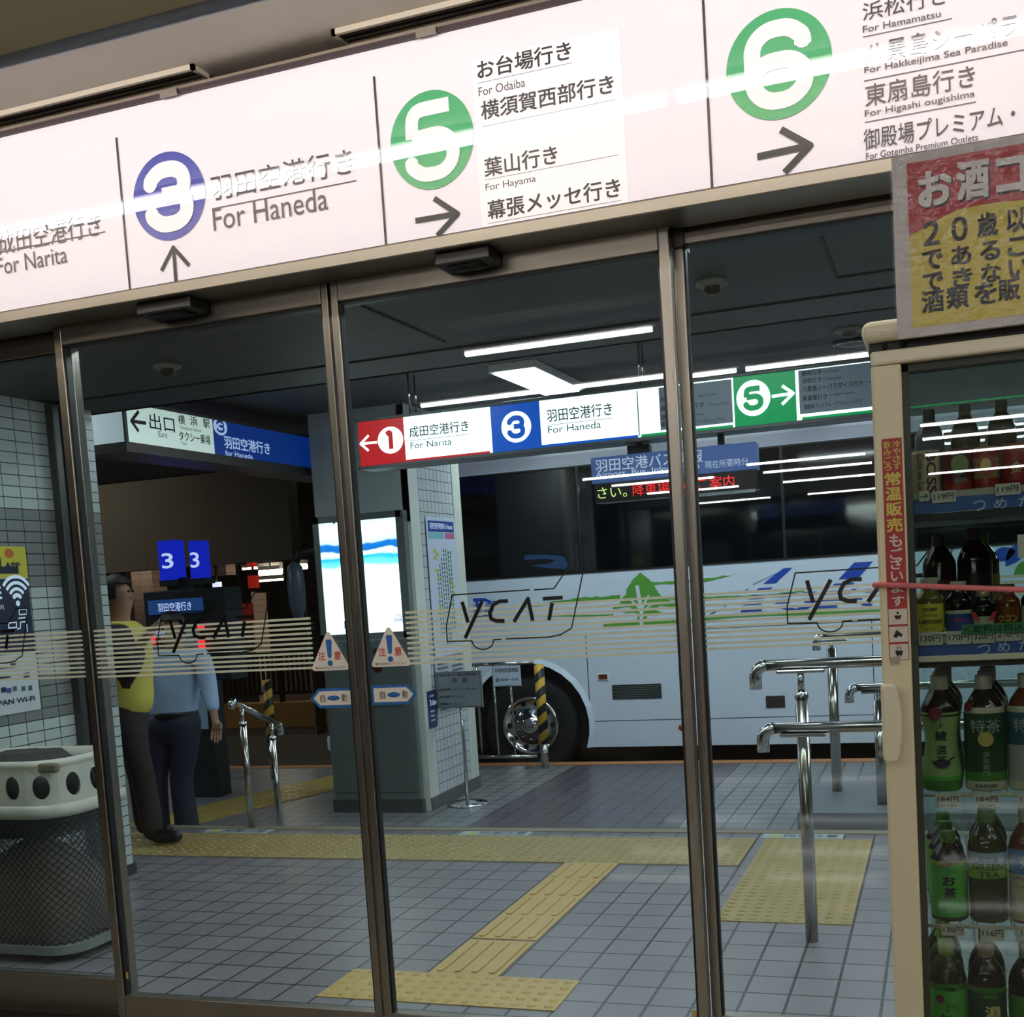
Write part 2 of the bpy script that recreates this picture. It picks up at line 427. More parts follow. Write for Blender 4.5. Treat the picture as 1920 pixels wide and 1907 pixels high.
# warning stickers
stk_w = mat('sticker_cream', (226, 218, 205), 0.4); stk_b = mat('sticker_blue', (40, 96, 160), 0.4); stk_r = mat('sticker_red', (190, 70, 55), 0.4)
def caution(parent, cx, cy, flip):
    y = SY-0.0012; X, Z = pt(cx, cy, GY); mp = lambda u, v: (X+u, y, Z+v); mp2 = lambda u, v: (X+u, y-0.0006, Z+v)
    mb = MB(); T = rounded([(-0.072, -0.055), (0.072, -0.055), (0.0, 0.075)], 0.02, closed=True)
    mb.poly([mp(*p) for p in T]); o = mb.build('caution_sticker', stk_w, parent, recalc=False)
    mb = MB(); mb.poly([mp2(*p) for p in rounded([(-0.006,-0.016),(0.006,-0.016),(0.011,0.042),(-0.011,0.042)], 0.006, closed=True)]); disc(mb, 0, -0.032, 0.009, 0.009, mp2, 20)
    mb.build('exclamation_mark', stk_b, o, recalc=False)
    text('lettering', '注', stk_r, o, lambda u, v: (X-0.040+u, y-0.0006, Z-0.022+v), 0.025, 0.027, 0.012)
    text('lettering', '意', stk_r, o, lambda u, v: (X+0.015+u, y-0.0006, Z-0.022+v), 0.025, 0.027, 0.012)
    text('lettering', '駆け込まないでください', ink, o, lambda u, v: (X-0.052+u, y-0.0006, Z-0.050+v), 0.104, 0.008, 0.0)
    Zb = Z-0.142; s = -1 if flip else 1
    pts = [(-0.074, -0.031), (0.05, -0.031), (0.08, 0.0), (0.05, 0.031), (-0.074, 0.031)]
    inn = [(-0.066, -0.022), (0.046, -0.022), (0.068, 0.0), (0.046, 0.022), (-0.066, 0.022)]
    q = MB().poly([(X+s*a, y, Zb+c) for a, c in pts]).build('automatic_sticker', stk_b, parent, recalc=False)
    MB().poly([(X+s*a, y-0.0004, Zb+c) for a, c in inn]).build('sticker_face', stk_w, q, recalc=False)
    text('lettering', '自', ink, q, lambda u, v: (X-0.045+u, y-0.0009, Zb-0.012+v), 0.018, 0.024)
    text('lettering', '動', ink, q, lambda u, v: (X+0.030+u, y-0.0009, Zb-0.012+v), 0.020, 0.024)
    m3 = MB(); disc(m3, X+0.002, Zb, 0.022, 0.008, lambda a, c: (a, y-0.0009, c), 24); m3.build('sensor_mark', stk_b, q, recalc=False)
caution(door1, 620, 1224, True); caution(door2, 733, 1216, False)
for d, px, py in ((door1, 239, 1828), (door2, 1303, 1900)):
    X, Z = pt(px, py, GY); MB().box(X-0.008, SY-0.001, Z-0.012, X+0.008, SY, Z+0.012).build('small_sticker', mat('tan_sticker', (200, 165, 110), 0.5), d)
# door sensors under the header
for i, (a, bb, lab) in enumerate((((285, 600), (385, 580), 'black sensor box under the door header above the left sliding door'), ((835, 500), (935, 485), 'black sensor box under the door header above the right sliding door'))):
    X0, _ = pt(*a, 3.3); X1, _ = pt(*bb, 3.3)
    t = thing('door_sensor', lab, 'sensor', ((X0+X1)/2, 3.27, 2.335), group=None)
    MB().box(X0, 3.22, 2.338, X1, 3.325, 2.375).build('sensor_housing', mat('sensor_black', (26, 24, 22), 0.4), t, bevel=0.006)
    MB().box(X0+0.03, 3.232, 2.332, X1-0.03, 3.30, 2.338).build('sensor_lens', mat('sensor_lens', (8, 8, 10), 0.1), t)

# ceiling vents
ven = mat('vent_frame', (196, 184, 168), 0.5); vdark = mat('vent_dark', (40, 42, 40), 0.6)
def vent(x0, x1, lab):
    y0, y1 = 3.150, 3.245
    t = thing('ceiling_vent', lab, 'vent', ((x0+x1)/2, 3.28, 2.985))
    f = MB()
    f.box(x0, y0, 2.985, x1, y0+0.012, 3.0).box(x0, y1-0.012, 2.985, x1, y1, 3.0).box(x0, y0, 2.985, x0+0.012, y1, 3.0).box(x1-0.012, y0, 2.985, x1, y1, 3.0)
    f.build('vent_frame', ven, t)
    MB().box(x0+0.012, y0+0.012, 2.995, x1-0.012, y1-0.012, 2.999).build('vent_slot', vdark, t)
    s = MB(); s.box(x0+0.012, 3.178, 2.988, x1-0.012, 3.182, 2.996).box(x0+0.012, 3.208, 2.988, x1-0.012, 3.212, 2.996)
    s.build('vent_blade', mat('vent_blade', (90, 88, 80), 0.5), t)
vent(-4.2, -2.00, 'long slot air vent in the ceiling above the left end of the white sign')
vent(-1.55, -0.1, 'long slot air vent in the ceiling above the middle of the white sign')

# fluorescent lamps of the shop: (x centre, y, length)
tube_m = mat('shop_tube_glow', (255, 250, 244), 0.5, emit=L_INDOOR, ergb=(252, 248, 246)); batten = mat('lamp_batten', (220, 218, 212), 0.4)
def shop_lamp(x, y, L, z, lab, r=0.016):
    t = thing('ceiling_lamp', lab, 'lamp', (x, y, z), group='tube lamps on the shop ceiling')
    MB().box(x-L/2, y-0.04, z, x+L/2, y+0.04, z+0.045).build('housing', batten, t, bevel=0.004)
    MB().tube([(x-L/2+0.02, y, z-0.02), (x+L/2-0.02, y, z-0.02)], r, 12).build('lamp_tube', tube_m, t)
    return t
for x in (-3.9, -2.65, -1.4, -0.15, 1.1): shop_lamp(x, 2.39, 1.25, 2.985, 'tube lamp on the shop ceiling between bulkhead and white sign', 0.02)
for x, y in ((-2.15, -0.41), (0.95, -0.41), (1.9, 0.9), (3.2, 0.9), (1.9, 0.2), (3.2, 0.2)): shop_lamp(x, y, 1.22, 2.90, 'tube lamp on the shop ceiling, added to light the cooler where ahead of the viewer')  # tubes ahead of the viewer are added to brighten the cooler front
for x in (-3.2, -1.95, -0.7, 0.55): shop_lamp(x, -2.1, 1.22, 2.90, 'tube lamp on the shop ceiling, added to light the cooler where ahead of the viewer')
for y in (-10.0, -11.6, -14.0, -18.0):
    for x in (-4.0, -1.7, 0.6): shop_lamp(x, y, 1.6, 2.90, 'tube lamp on the shop ceiling, added to light the cooler where ahead of the viewer')

# ------------------------------------------------------------------ the long white sign over the doors
SGY = 3.2
sgz0 = 2.413; sgz1 = 2.945
sign = thing('direction_sign', 'long white overhead sign with round bay numbers 3, 5 and 6 above the sliding doors', 'sign', (-0.8, SGY+0.03, sgz0))
sface = mat('sign_white_gloss', (240, 234, 240), 0.5, coat=1.0, emit=0.14, ergb=(255, 240, 248)); sface.node_tree.nodes['Principled BSDF'].inputs['Coat Roughness'].default_value = 0.02  # faint emission added to brighten the panel, which has no light behind it
MB().box(-4.6, SGY+0.002, sgz0, 1.6, SGY+0.10, sgz1).build('sign_panel', sface, sign)
fr = MB().box(-4.6, SGY-0.012, sgz1, 1.6, SGY+0.10, sgz1+0.012).box(-4.6, SGY-0.008, sgz0-0.012, 1.6, SGY+0.10, sgz0)
fr.build('sign_frame', mat('sign_dark_frame', (60, 45, 50), 0.5, 0.3), sign)
MB().box(-4.6, SGY-0.012, sgz1+0.0125, 1.6, SGY+0.08, 2.966).build('top_trim', brushed('sign_top_steel', (150, 138, 125), 0.4, 'X'), sign)
for px, py in ((318, 207), (800, 88)):
    X, Z = pt(px, py, SGY-0.02); MB().box(X-0.03, SGY-0.02, sgz1-0.004, X+0.03, SGY-0.012, sgz1+0.014).build('frame_clip', steel, sign)
SD = SGY-0.0005
gink = mat('sign_ink', (36, 31, 44), 0.5, coat=1.0); gink.node_tree.nodes['Principled BSDF'].inputs['Coat Roughness'].default_value = 0.02
bink = mat('sign_black', (14, 13, 20), 0.5, coat=0.6)
blue_d = mat('sign_blue', (36, 50, 160), 0.5, coat=1.0); green_d = mat('sign_green', (40, 160, 98), 0.5, coat=1.0)
for m_ in (blue_d, green_d): m_.node_tree.nodes['Principled BSDF'].inputs['Coat Roughness'].default_value = 0.02
swhite = mat('sign_numeral_white', (250, 246, 248), 0.5, coat=1.0, emit=0.14, ergb=(255, 240, 248))  # same added faint emission as the sign panel
# dividers
def divider(a, bb):
    X0, Z1 = pt(*a, SGY); X1, Z_0 = pt(*bb, SGY); X = (X0+X1)/2
    MB().box(X-0.0032, SD-0.0006, Z_0, X+0.0032, SD+0.001, Z1).build('divider_line', bink, sign)
divider((218, 258), (245, 555)); divider((703, 143), (723, 470)); divider((1320, 0), (1334, 360))
def badge(name, ch, l, r, t, bt, m, fw=0.52, fh=0.66, sw=0.25):
    X0, _ = pt(*l, SGY); X1, _ = pt(*r, SGY); _, Z1 = pt(*t, SGY); _, Z_0 = pt(*bt, SGY)
    X, Z, rx, rz = (X0+X1)/2, (Z_0+Z1)/2, (X1-X0)/2, (Z1-Z_0)/2
    mb = MB(); disc(mb, X, Z, rx, rz, lambda u, v: (u, SD, v), 64); d = mb.build('round_badge', m, sign, recalc=False)
    numeral('numeral', ch, swhite, d, X, Z, 2*rx*fw, 2*rz*fh, SD-0.001, 2*rx*sw)
badge('3', '3', (250, 372), (385, 358), (320, 283), (318, 451), blue_d, 0.56, 0.66, 0.185)
badge('5', '5', (732, 270), (888, 248), (812, 168), (812, 355), green_d, 0.58, 0.72, 0.155)
badge('6', '6', (1362, 140), (1560, 98), (1465, 15), (1450, 226), green_d, 0.56, 0.69, 0.16)
def arrow(pts_list, wd):
    mb = MB()
    for st in pts_list: ribbon(mb, [pt(*p, SGY) for p in st], wd, lambda u, v: (u, SD-0.0005, v))
    mb.build('arrow', bink, sign, recalc=False)
arrow([[(331, 541), (326, 468)], [(303, 508), (325, 464), (355, 498)]], 0.012)
arrow([[(779, 414), (856, 401)], [(814, 372), (858, 401), (820, 442)]], 0.015)
arrow([[(1420, 294), (1519, 273)], [(1464, 243), (1519, 273), (1471, 324)]], 0.017)
t_ = lambda s, lb, rx, h, b=0.0, m=gink, nv=None: TY(s, SD-0.0003, lb, rx, h, m, sign, b, 'lettering', nv)
def rule(a, bb, wd=0.0022, m=gink):
    X0, Za = pt(*a, SGY); X1, Zb = pt(*bb, SGY); MB().box(X0, SD-0.0006, (Za+Zb)/2-wd/2, X1, SD+0.001, (Za+Zb)/2+wd/2).build('rule_line', m, sign)
# Narita panel (runs out of the frame on the left)
X1, Zt = pt(192, 432, SGY); Xa, Zb = pt(0, 470, SGY)
text('lettering', '成田空港行き', gink, sign, planeY(X1-0.40, Zb-0.014, SD-0.0003), 0.395, 0.075, 0.0)
rule((-60, 485), (197, 434)); MB()
X1, Zb = pt(127, 492, SGY)
text('lettering', 'For Narita', gink, sign, planeY(X1-0.275, Zb, SD-0.0003), 0.275, 0.052, 0.0)
cx_, cz_ = X1-0.52, Zt+0.01
mb = MB(); disc(mb, cx_, cz_, 0.098, 0.12, lambda u, v: (u, SD, v)); dd = mb.build('round_badge', mat('sign_red', (200, 50, 60), 0.5, coat=1.0), sign, recalc=False)
numeral('numeral', '1', swhite, dd, cx_, cz_, 0.07, 0.14, SD-0.001, 0.035)
t_('羽田空港行き', (397, 378), (664, 330), 48); rule((398, 390), (668, 340)); t_('For Haneda', (401, 433), (616, 400), 42)
# Odaiba etc. on an added white sheet
Xa, Za = pt(884, 115, SGY); Xb, _ = pt(1162, 60, SGY); _, Zc = pt(908, 450, SGY)
MB().box(Xa, SD+0.0002, Zc, pt(1180, 400, SGY)[0], SD+0.002, Za).build('paper_sheet', mat('sheet_white', (252, 248, 250), 0.5, coat=1.0, emit=0.18, ergb=(255, 244, 252)), sign)  # sheet also given a faint added emission
for s, lb, rx, h, e, elb, erx, eh, nv in (
    ('お台場行き', (896, 150), (1072, 114), 36, 'For Odaiba', (898, 181), (985, 163), 17, None),
    ('横須賀西部行き', (903, 226), (1152, 180), 36, 'For Yokosuka West Side', (905, 262), (1066, 232), 18, None),
    ('葉山行き', (909, 333), (1046, 305), 36, 'For Hayama', (911, 362), (1005, 343), 17, None),
    ('幕張メッセ行き', (915, 413), (1164, 368), 36, 'For Makuhari Messe', (916, 444), (1075, 416), 17, None)):
    t_(s, lb, rx, h, 0.018, bink); t_(e, elb, erx, eh)
for a, bb in (((896, 158), (1073, 116)), ((905, 233), (1153, 192)), ((909, 340), (1160, 288)), ((915, 421), (1165, 374))): rule(a, bb, 0.0009)
# bay 6 list
for s, lb, rx, h, e, elb, erx, eh, nv, full in (
    ('浜松行き', (1618, 40), (1777, 8), 34, 'For Hamamatsu', (1618, 62), (1764, 38), 13, None, None),
    ('八景島シーパラダイス行き', (1622, 122), (1912, 66), 40, 'For Hakkeijima Sea Paradise', (1621, 142), (1890, 92), 16, 7, None),
    ('東扇島行き', (1623, 201), (1829, 164), 42, 'For Higashi ougishima', (1622, 223), (1828, 182), 16, None, None),
    ('御殿場プレミアム・アウトレット行き', (1620, 283), (1915, 232), 40, 'For Gotemba Premium Outlets', (1624, 300), (1834, 264), 13, 9, None)):
    TY(s, SD-0.0003, lb, rx, h, gink, sign, 0.004, 'lettering', nv); t_(e, elb, erx, eh, 0.004)
for a, bb in (((1618, 70), (1785, 34)), ((1620, 150), (2150, 50)), ((1622, 230), (1830, 190))): rule(a, bb, 0.0012)

# ------------------------------------------------------------------ structure: the bus hall
tiles_floor = tile_mat('hall_floor_tiles', (122, 119, 124), (34, 34, 38), 0.15, 0.1766, 'XY', (-1.43, 4.185), 0.07, 0.32, 0.07,
    bump=0.5, dirt=0.12)
tag(MB().box(-16, GY+0.16, -0.30, 8, YS, 0.0).build('floor_2', tiles_floor), kind='structure')
zones = []
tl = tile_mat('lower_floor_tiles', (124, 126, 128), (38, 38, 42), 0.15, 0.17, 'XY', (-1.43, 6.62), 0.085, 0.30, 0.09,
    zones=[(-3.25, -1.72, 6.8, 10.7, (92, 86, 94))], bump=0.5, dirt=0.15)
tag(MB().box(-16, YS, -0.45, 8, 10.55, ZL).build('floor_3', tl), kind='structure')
tag(MB().box(-16, 10.55, -0.45, 8, 10.72, ZL+0.004).build('trim_7', mat('orange_kerb', (176, 118, 74), 0.6, noise=0.15, nscale=6)), kind='structure')
tag(MB().box(-16, YS-0.09, -0.02, 8, YS, 0.004).build('trim_8', mat('step_nosing', (128, 118, 96), 0.5, noise=0.12)), kind='structure')
asphalt = mat('asphalt', (46, 43, 42), 0.75, noise=0.25, nscale=30, bump=0.2)
tag(MB().box(-40, 10.72, -0.6, 20, 40, -0.42).build('road', asphalt), kind='structure')
# ceilings
sof = mat('soffit_panels', (56, 62, 64), 0.55, noise=0.08, nscale=2)
s = MB().box(-16, GY+0.10, 2.50, 8, 4.93, 2.62).box(-16, 4.95, 2.506, 8, 5.08, 2.62).box(-16, 5.10, 2.50, 8, 5.5, 2.62).box(-16, 5.46, 2.50, 8, 5.5, 2.9)
tag(s.build('ceiling_2', sof), kind='structure')
g = MB()
X, Y = fx(1565, 520, 2.5); g.box(X, Y, 2.494, X+0.012, Y-0.6, 2.502).box(X, Y, 2.494, 3, Y+0.012, 2.502)
X, Y = fx(720, 590, 2.5); g.box(X-0.01, 3.6, 2.494, X, 4.93, 2.502)
tag(g.build('trim_9', mat('panel_joint', (30, 32, 34), 0.6)), kind='structure')
upc = tile_mat('perforated_ceiling', (70, 74, 80), (40, 42, 46), 0.6, 0.6, 'XY', (0, 0), 0.02, 0.6, 0.03, bump=0.2)
tag(MB().box(-16, 5.5, 2.85, 8, 11.2, 2.95).build('ceiling_3', upc), kind='structure')
tag(MB().box(-40, 11.2, 4.1, 20, 40, 4.2).box(-16, 11.15, 2.85, 8, 11.25, 4.2).build('ceiling_4', mat('bay_ceiling', (60, 60, 62), 0.8)), kind='structure')
# tiled wall on the left
TWX, TWY = -4.22, 5.38
wt = tile_mat('white_wall_tiles', (190, 198, 196), (44, 46, 48), 0.117, 0.0545, 'YZ', (TWY, 0.0), 0.09, 0.25, 0.05,
    zones=[(0, 9, 0.926, 1.145, (128, 132, 130)), (0, 9, 1.58, 1.962, (132, 136, 132))], bump=0.3, dirt=0.04)
tag(MB().box(-4.62, GY+0.16, 0, TWX, TWY, 2.5).build('wall_outside_left', wt), kind='structure')
tag(MB().box(-4.5, GY+0.16, 0.001, TWX+0.012, TWY+0.01, 0.06).build('baseboard_left', mat('dark_base', (50, 50, 52), 0.5)), kind='structure')
tag(MB().box(-16, GY+0.16, 0, -4.62, GY+0.3, 2.5).build('wall_hall_left', wt), kind='structure')
tag(MB().box(-16, GY+0.16, -0.42, -15.9, 11.2, 2.9).build('wall_hall_far_left', wt), kind='structure')
tag(MB().box(7.9, GY+0.16, -0.42, 8.0, 11.2, 2.9).build('wall_hall_right', wt), kind='structure')
# far side of the bus bay
gp = tile_mat('grey_wall_panels', (96, 92, 86), (60, 58, 54), 1.1, 1.6, 'XZ', (0, 0.4), 0.006, 0.6, 0.03, bump=0.1)
FARY = 24.0
tag(MB().box(-40, FARY, -0.42, 20, FARY+0.2, 4.2).build('wall_far', mat('far_wall', (70, 62, 56), 0.8, noise=0.2, nscale=1)), kind='structure')
X0, Za = pt(150, 915, 15.0); X1, Zb = pt(543, 965, 15.0); _, Zc = pt(200, 1075, 15.0)
tag(MB().box(X0-3, 15.0, Zc, X1, 15.25, 3.75).build('wall_hanging_panel', gp), kind='structure')

# tactile paving
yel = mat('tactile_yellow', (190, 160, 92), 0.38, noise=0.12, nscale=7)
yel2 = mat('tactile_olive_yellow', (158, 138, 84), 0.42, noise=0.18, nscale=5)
def dots(mb, x0, y0, x1, y1, z, pitch=0.06, r=0.0175, hgt=0.005):
    nx = round((x1-x0)/pitch); ny = round((y1-y0)/pitch)
    for i in range(nx):
        for j in range(ny):
            cx, cy = x0+(i+0.5)*(x1-x0)/nx, y0+(j+0.5)*(y1-y0)/ny
            mb.lathe([(r, z), (r*0.78, z+hgt*0.8), (r*0.5, z+hgt), (0.0005, z+hgt)], (cx, cy, 0), 10)
def bars(mb, x0, y0, x1, y1, z, n=4, L=0.27):
    wd = (x1-x0)/n
    k = max(1, round((y1-y0)/0.3)); st = (y1-y0)/k
    for i in range(n):
        cx = x0+(i+0.5)*wd
        for j in range(k):
            a, c = y0+j*st+0.018, y0+(j+1)*st-0.018
            pts = [(cx+0.014*math.cos(t), a+0.014+0.014*math.sin(t)) for t in [math.pi+math.pi*q/6 for q in range(7)]]+[(cx+0.014*math.cos(t), c-0.014+0.014*math.sin(t)) for t in [math.pi*q/6 for q in range(7)]]
            mb.poly([(p[0], p[1], z) for p in pts], (0, 0, 0.005))
def strip(label, x0, y0, x1, y1, m, kind, zb=0.0, group=None):
    mb = MB().box(x0, y0, zb-0.004, x1, y1, zb+0.004)
    (dots if kind == 'dots' else bars)(mb, x0, y0, x1, y1, zb+0.004)
    o = mb.build('tactile_paving', m, recalc=True); tag(o, label, 'tactile paving', None); return o
PX0, PX1 = -1.318, -1.108
PX0, PX1 = -1.585*1.43/1.43, -1.585
a = fx(889.5, 1754); c = fx(1019, 1758); a2 = fx(1065, 1616); c2 = fx(1159, 1616)
PX0 = (a[0]+a2[0])/2; PX1 = (c[0]+c2[0])/2
s0 = fx(665, 1818); s1 = fx(1085, 1840); s2 = fx(1040, 1900); s3 = fx(597, 1867)
SX0, SX1 = (s0[0]+s3[0])/2, (s1[0]+s2[0])/2; SYa, SYb = (s2[1]+s3[1])/2, (s0[1]+s1[1])/2
strip('yellow dotted tactile slab on the grey floor just outside the right sliding door', SX0, SYa, SX1, SYb, yel, 'dots')
ym = fx(900, 1762)[1]
strip('short piece of yellow ribbed guide paving touching the dotted slab by the door', PX0, SYb, PX1, ym-0.012, yel, 'bars')
YF0, YF1 = 5.79, 6.39
strip('long yellow ribbed guide paving running from the door towards the step', PX0, ym+0.012, PX1, YF0, yel, 'bars')
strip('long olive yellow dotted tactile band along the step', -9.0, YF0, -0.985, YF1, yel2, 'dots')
bx0, by0 = fx(1340, 1727); bx1, _ = fx(1606, 1738)
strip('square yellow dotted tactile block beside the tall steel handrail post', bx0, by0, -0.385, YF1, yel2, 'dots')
# diagonal band on the lower floor
q = [fx(385, 1541, ZL), fx(640, 1484, ZL), fx(640, 1436, ZL), fx(575, 1436, ZL), fx(385, 1508, ZL)]
mb = MB(); A = fx(380, 1543, ZL); B = fx(640, 1478, ZL); A2 = fx(380, 1505, ZL)
d = (Vector(B)-Vector(A)).normalized(); nrm = Vector((-d.y, d.x)); wdt = 0.62
Aw = Vector(A)-d*0.9; Bw = Vector(B)+d*0.9
mb.poly([(*Aw, ZL+0.001), (*Bw, ZL+0.001), (*(Bw+nrm*wdt), ZL+0.001), (*(Aw+nrm*wdt), ZL+0.001)], (0, 0, 0.005))
Ld = (Bw-Aw).length
for i in range(8):
    for k in range(int(Ld/0.3)):
        p0 = Aw+d*(k*0.3+0.015)+nrm*(0.04+i*0.0775); p1 = p0+d*0.27
        mb.poly([(*(p0-nrm*0.014), ZL+0.006), (*(p1-nrm*0.014), ZL+0.006), (*(p1+nrm*0.014), ZL+0.006), (*(p0+nrm*0.014), ZL+0.006)], (0, 0, 0.005))
tag(mb.build('tactile_paving', mat('tactile_gold', (180, 158, 88), 0.22, noise=0.12, nscale=5)), 'yellow ribbed tactile band running diagonally towards the kerb behind the short handrail', 'tactile paving')

# floor warnings at the step
fw = mat('floor_sticker', (168, 182, 180), 0.4); fk = mat('floor_sticker_ink', (70, 84, 96), 0.5)
for (l, r, lab) in (((382, 1560), (505, 1560), 'grey floor warning sign on the step edge at the foot of the short handrail'),
                    ((862, 1564), (990, 1567), 'grey floor warning sign on the step edge in the middle, left of the guide paving'),
                    ((1424, 1577), (1578, 1579), 'grey floor warning sign on the step edge behind the tall handrail post')):
    xa, ya = fx(*l); xb, yb = fx(*r); y0 = YF1+0.02; y1 = YS-0.10
    t = thing('floor_warning_sign', lab, 'floor sign', ((xa+xb)/2, (y0+y1)/2, 0))
    MB().box(xa, y0, 0.0, xb, y1, 0.003).build('sign_sheet', fw, t)
    text('lettering', '段差注意', fk, t, lambda u, v: (xa+0.10*(xb-xa)*2.6+u, y0+0.02+v, 0.0036), (xb-xa)*0.68, (y1-y0)*0.7, 0.01)
    MB().poly([(xa+0.03, y0+0.02, 0.0036), (xa+0.13, y0+0.02, 0.0036), (xa+0.08, y1-0.02, 0.0036)]).build('warning_triangle', mat('floor_sign_yellow', (188, 178, 90), 0.5), t, recalc=False)

# ------------------------------------------------------------------ hall lamps
hall_tube = mat('hall_lamp_glow', (240, 248, 255), 0.5, emit=L_HALL, ergb=(225, 240, 255))
def hall_lamp(x, y, sx, sy, z, lab, m=None, group=None):
    t = thing('ceiling_lamp', lab, 'lamp', (x, y, z), group=group)
    MB().box(x-sx/2-0.03, y-sy/2-0.03, z+0.01, x+sx/2+0.03, y+sy/2+0.03, z+0.06).build('housing', batten, t, bevel=0.004)
    MB().box(x-sx/2, y-sy/2, z, x+sx/2, y+sy/2, z+0.012).build('diffuser', m or hall_tube, t)
X0, Y0 = fx(945, 700, 2.80); X1, Y1 = fx(1060, 732, 2.80)
hall_lamp((X0+X1)/2+0.02, (Y0+Y1)/2, 0.26, 1.05, 2.79, 'bright ceiling lamp of the bus hall above the white hanging sign')
soft = mat('added_hall_lamp_glow', (240, 248, 255), 0.5, emit=24.0, ergb=(236, 243, 252))  # glow shared by the added, unseen hall lamps
for x in (-3.6, -2.2, -0.8, 0.6): hall_lamp(x, 3.80, 1.0, 0.14, 2.485, 'slim unseen lamp added outside the door header to light the near floor', soft, 'added slim lamps outside the door header')  # added lamps, hidden by the header, that brighten the floor near the doors
for x in (1.6, 3.2): hall_lamp(x, 5.6, 0.5, 1.4, 2.44 if x < 0 else 2.44, 'unseen lamp added to light the hall floor right of the doors', soft, 'added hall lamps beyond the frame')  # added lamps out of view, for more light on the hall floor
for x in (-3.4, -1.9, -0.4, 1.1, 2.6): hall_lamp(x, 9.75, 1.1, 0.24, 2.79, 'lamp added over the kerb to light the bus side, hidden by the hanging sign', soft, 'added hall lamps over the kerb')  # added behind the hanging sign to light the side of the bus
for x in (-5.6, -3.4, -1.2): hall_lamp(x, 6.1, 0.9, 0.16, 2.79, 'slim unseen lamp added behind the low soffit edge to light pillar and people', soft, 'added slim lamps behind the soffit edge')  # added above the soffit edge, out of sight, to light pillar and people
hall_lamp(-9.0, 8.0, 0.5, 1.6, 2.79, 'unseen lamp added far to the left to light the hall', soft)  # out-of-view lamp added for hall brightness

# smoke detectors and sprinklers on the hall ceiling
det = mat('detector_plastic', (120, 118, 108), 0.5)
def detector(px, py, z, lab, r=0.055):
    x, y = fx(px, py, z)
    t = thing('smoke_detector', lab, 'detector', (x, y, z-0.05))
    MB().lathe([(0.001, z), (r, z), (r, z-0.012), (r*0.8, z-0.02), (0.001, z-0.02)], (x, y, 0), 24).build('mount_plate', det, t, smooth=True)
    MB().lathe([(r*0.5, z-0.018), (r*0.5, z-0.04), (r*0.3, z-0.05), (0.001, z-0.05)], (x, y, 0), 20).build('sensor_head', darksteel, t, smooth=True)
detector(313, 684, 2.5, 'round detector on the dark ceiling behind the left sliding door', 0.06)
detector(1335, 527, 2.5, 'round detector on the dark ceiling right of the narrow upright post', 0.06)
detector(1592, 616, 2.85, 'round detector on the perforated ceiling near the drinks cooler top', 0.09)
X, Y = fx(1600, 640, 2.85)
t = thing('ceiling_speaker', 'flat round speaker on the perforated ceiling above the hanging sign, beside the cooler', 'speaker', (X, Y, 2.8))
MB().lathe([(0.001, 2.849), (0.13, 2.849), (0.13, 2.835), (0.10, 2.825), (0.001, 2.822)], (X, Y, 0), 32).build('speaker_cover', mat('speaker_grey', (95, 95, 92), 0.5), t, smooth=True)
MB().lathe([(0.115, 2.836), (0.125, 2.83), (0.115, 2.824)], (X, Y, 0), 32).build('speaker_ring', chrome, t, smooth=True)

# ------------------------------------------------------------------ hanging lightbox sign
HY = 7.25
ls_frame = mat('lightbox_frame_grey', (118, 122, 124), 0.45, 0.4)
hx0, hz1 = pt(664, 787, HY); _, hz0 = pt(671, 882, HY)
hang = thing('hanging_sign', 'white hanging lightbox sign with bays 1, 3 and 5 in red, blue and green', 'sign', (-2.0, HY+0.1, hz0))
MB().box(hx0, HY, hz0, 2.2, HY+0.22, hz0+0.022).box(hx0, HY, hz1-0.02, 2.2, HY+0.22, hz1).box(hx0, HY, hz0, hx0+0.02, HY+0.22, hz1).box(hx0, HY+0.20, hz0, 2.2, HY+0.22, hz1).build('lightbox_frame', ls_frame, hang, bevel=0.004)
em_w = mat('lit_white', (240, 250, 252), 0.3, emit=1.7, ergb=(232, 250, 255), coat=0.5)
em_r = mat('lit_red', (190, 36, 40), 0.3, emit=0.75, ergb=(205, 38, 44), coat=0.5)
em_b = mat('lit_blue', (10, 84, 190), 0.3, emit=0.8, ergb=(0, 84, 196), coat=0.5)
em_g = mat('lit_green', (0, 150, 82), 0.3, emit=0.75, ergb=(0, 152, 84), coat=0.5)
em_gr = mat('lit_grey_sheet', (128, 138, 148), 0.35, emit=0.16, ergb=(140, 160, 180), coat=0.4)
MB().box(hx0+0.02, HY+0.012, hz0+0.022, 2.18, HY+0.19, hz1-0.02).build('lightbox_body', em_w, hang)
HF = HY+0.010
zt, zb = hz1-0.02, hz0+0.022
def hx(px, py): return pt(px, py, HY)[0]
def field(x0, x1, za, zc, m, name='colour_field', d=0.0, parent=None): return MB().box(x0, HF-d, za, x1, HF+0.003, zc).build(name, m, parent or hang)
field(hx0+0.02, hx(757, 820), zb, zt, em_r)
field(hx(757, 820), hx(918, 850), zb, zb+0.014, em_r)
field(hx(920, 800), hx(1012, 790), zb, zt, em_b)
field(hx(1012, 790), hx(1196, 820), zb, zb+0.016, em_b)
field(hx(1202, 820), hx(1374, 805), zb, zb+0.016, em_g)
field(hx(1376, 760), hx(1492, 740), zb, zt, em_g)
field(hx(1500, 700), 2.18, zb, zb+0.016, em_g)
field(hx(1196, 780)-0.003, hx(1196, 780)+0.003, zb+0.01, zt-0.012, mat('thin_line_grey', (70, 74, 78), 0.5), 'divider_line')
gx0, gz1 = pt(1234, 727, HY); gx1, _ = pt(1370, 705, HY); _, gz0 = pt(1240, 806, HY)
field(gx0, gx1, gz0, gz1, em_gr, 'grey_sheet', 0.001)
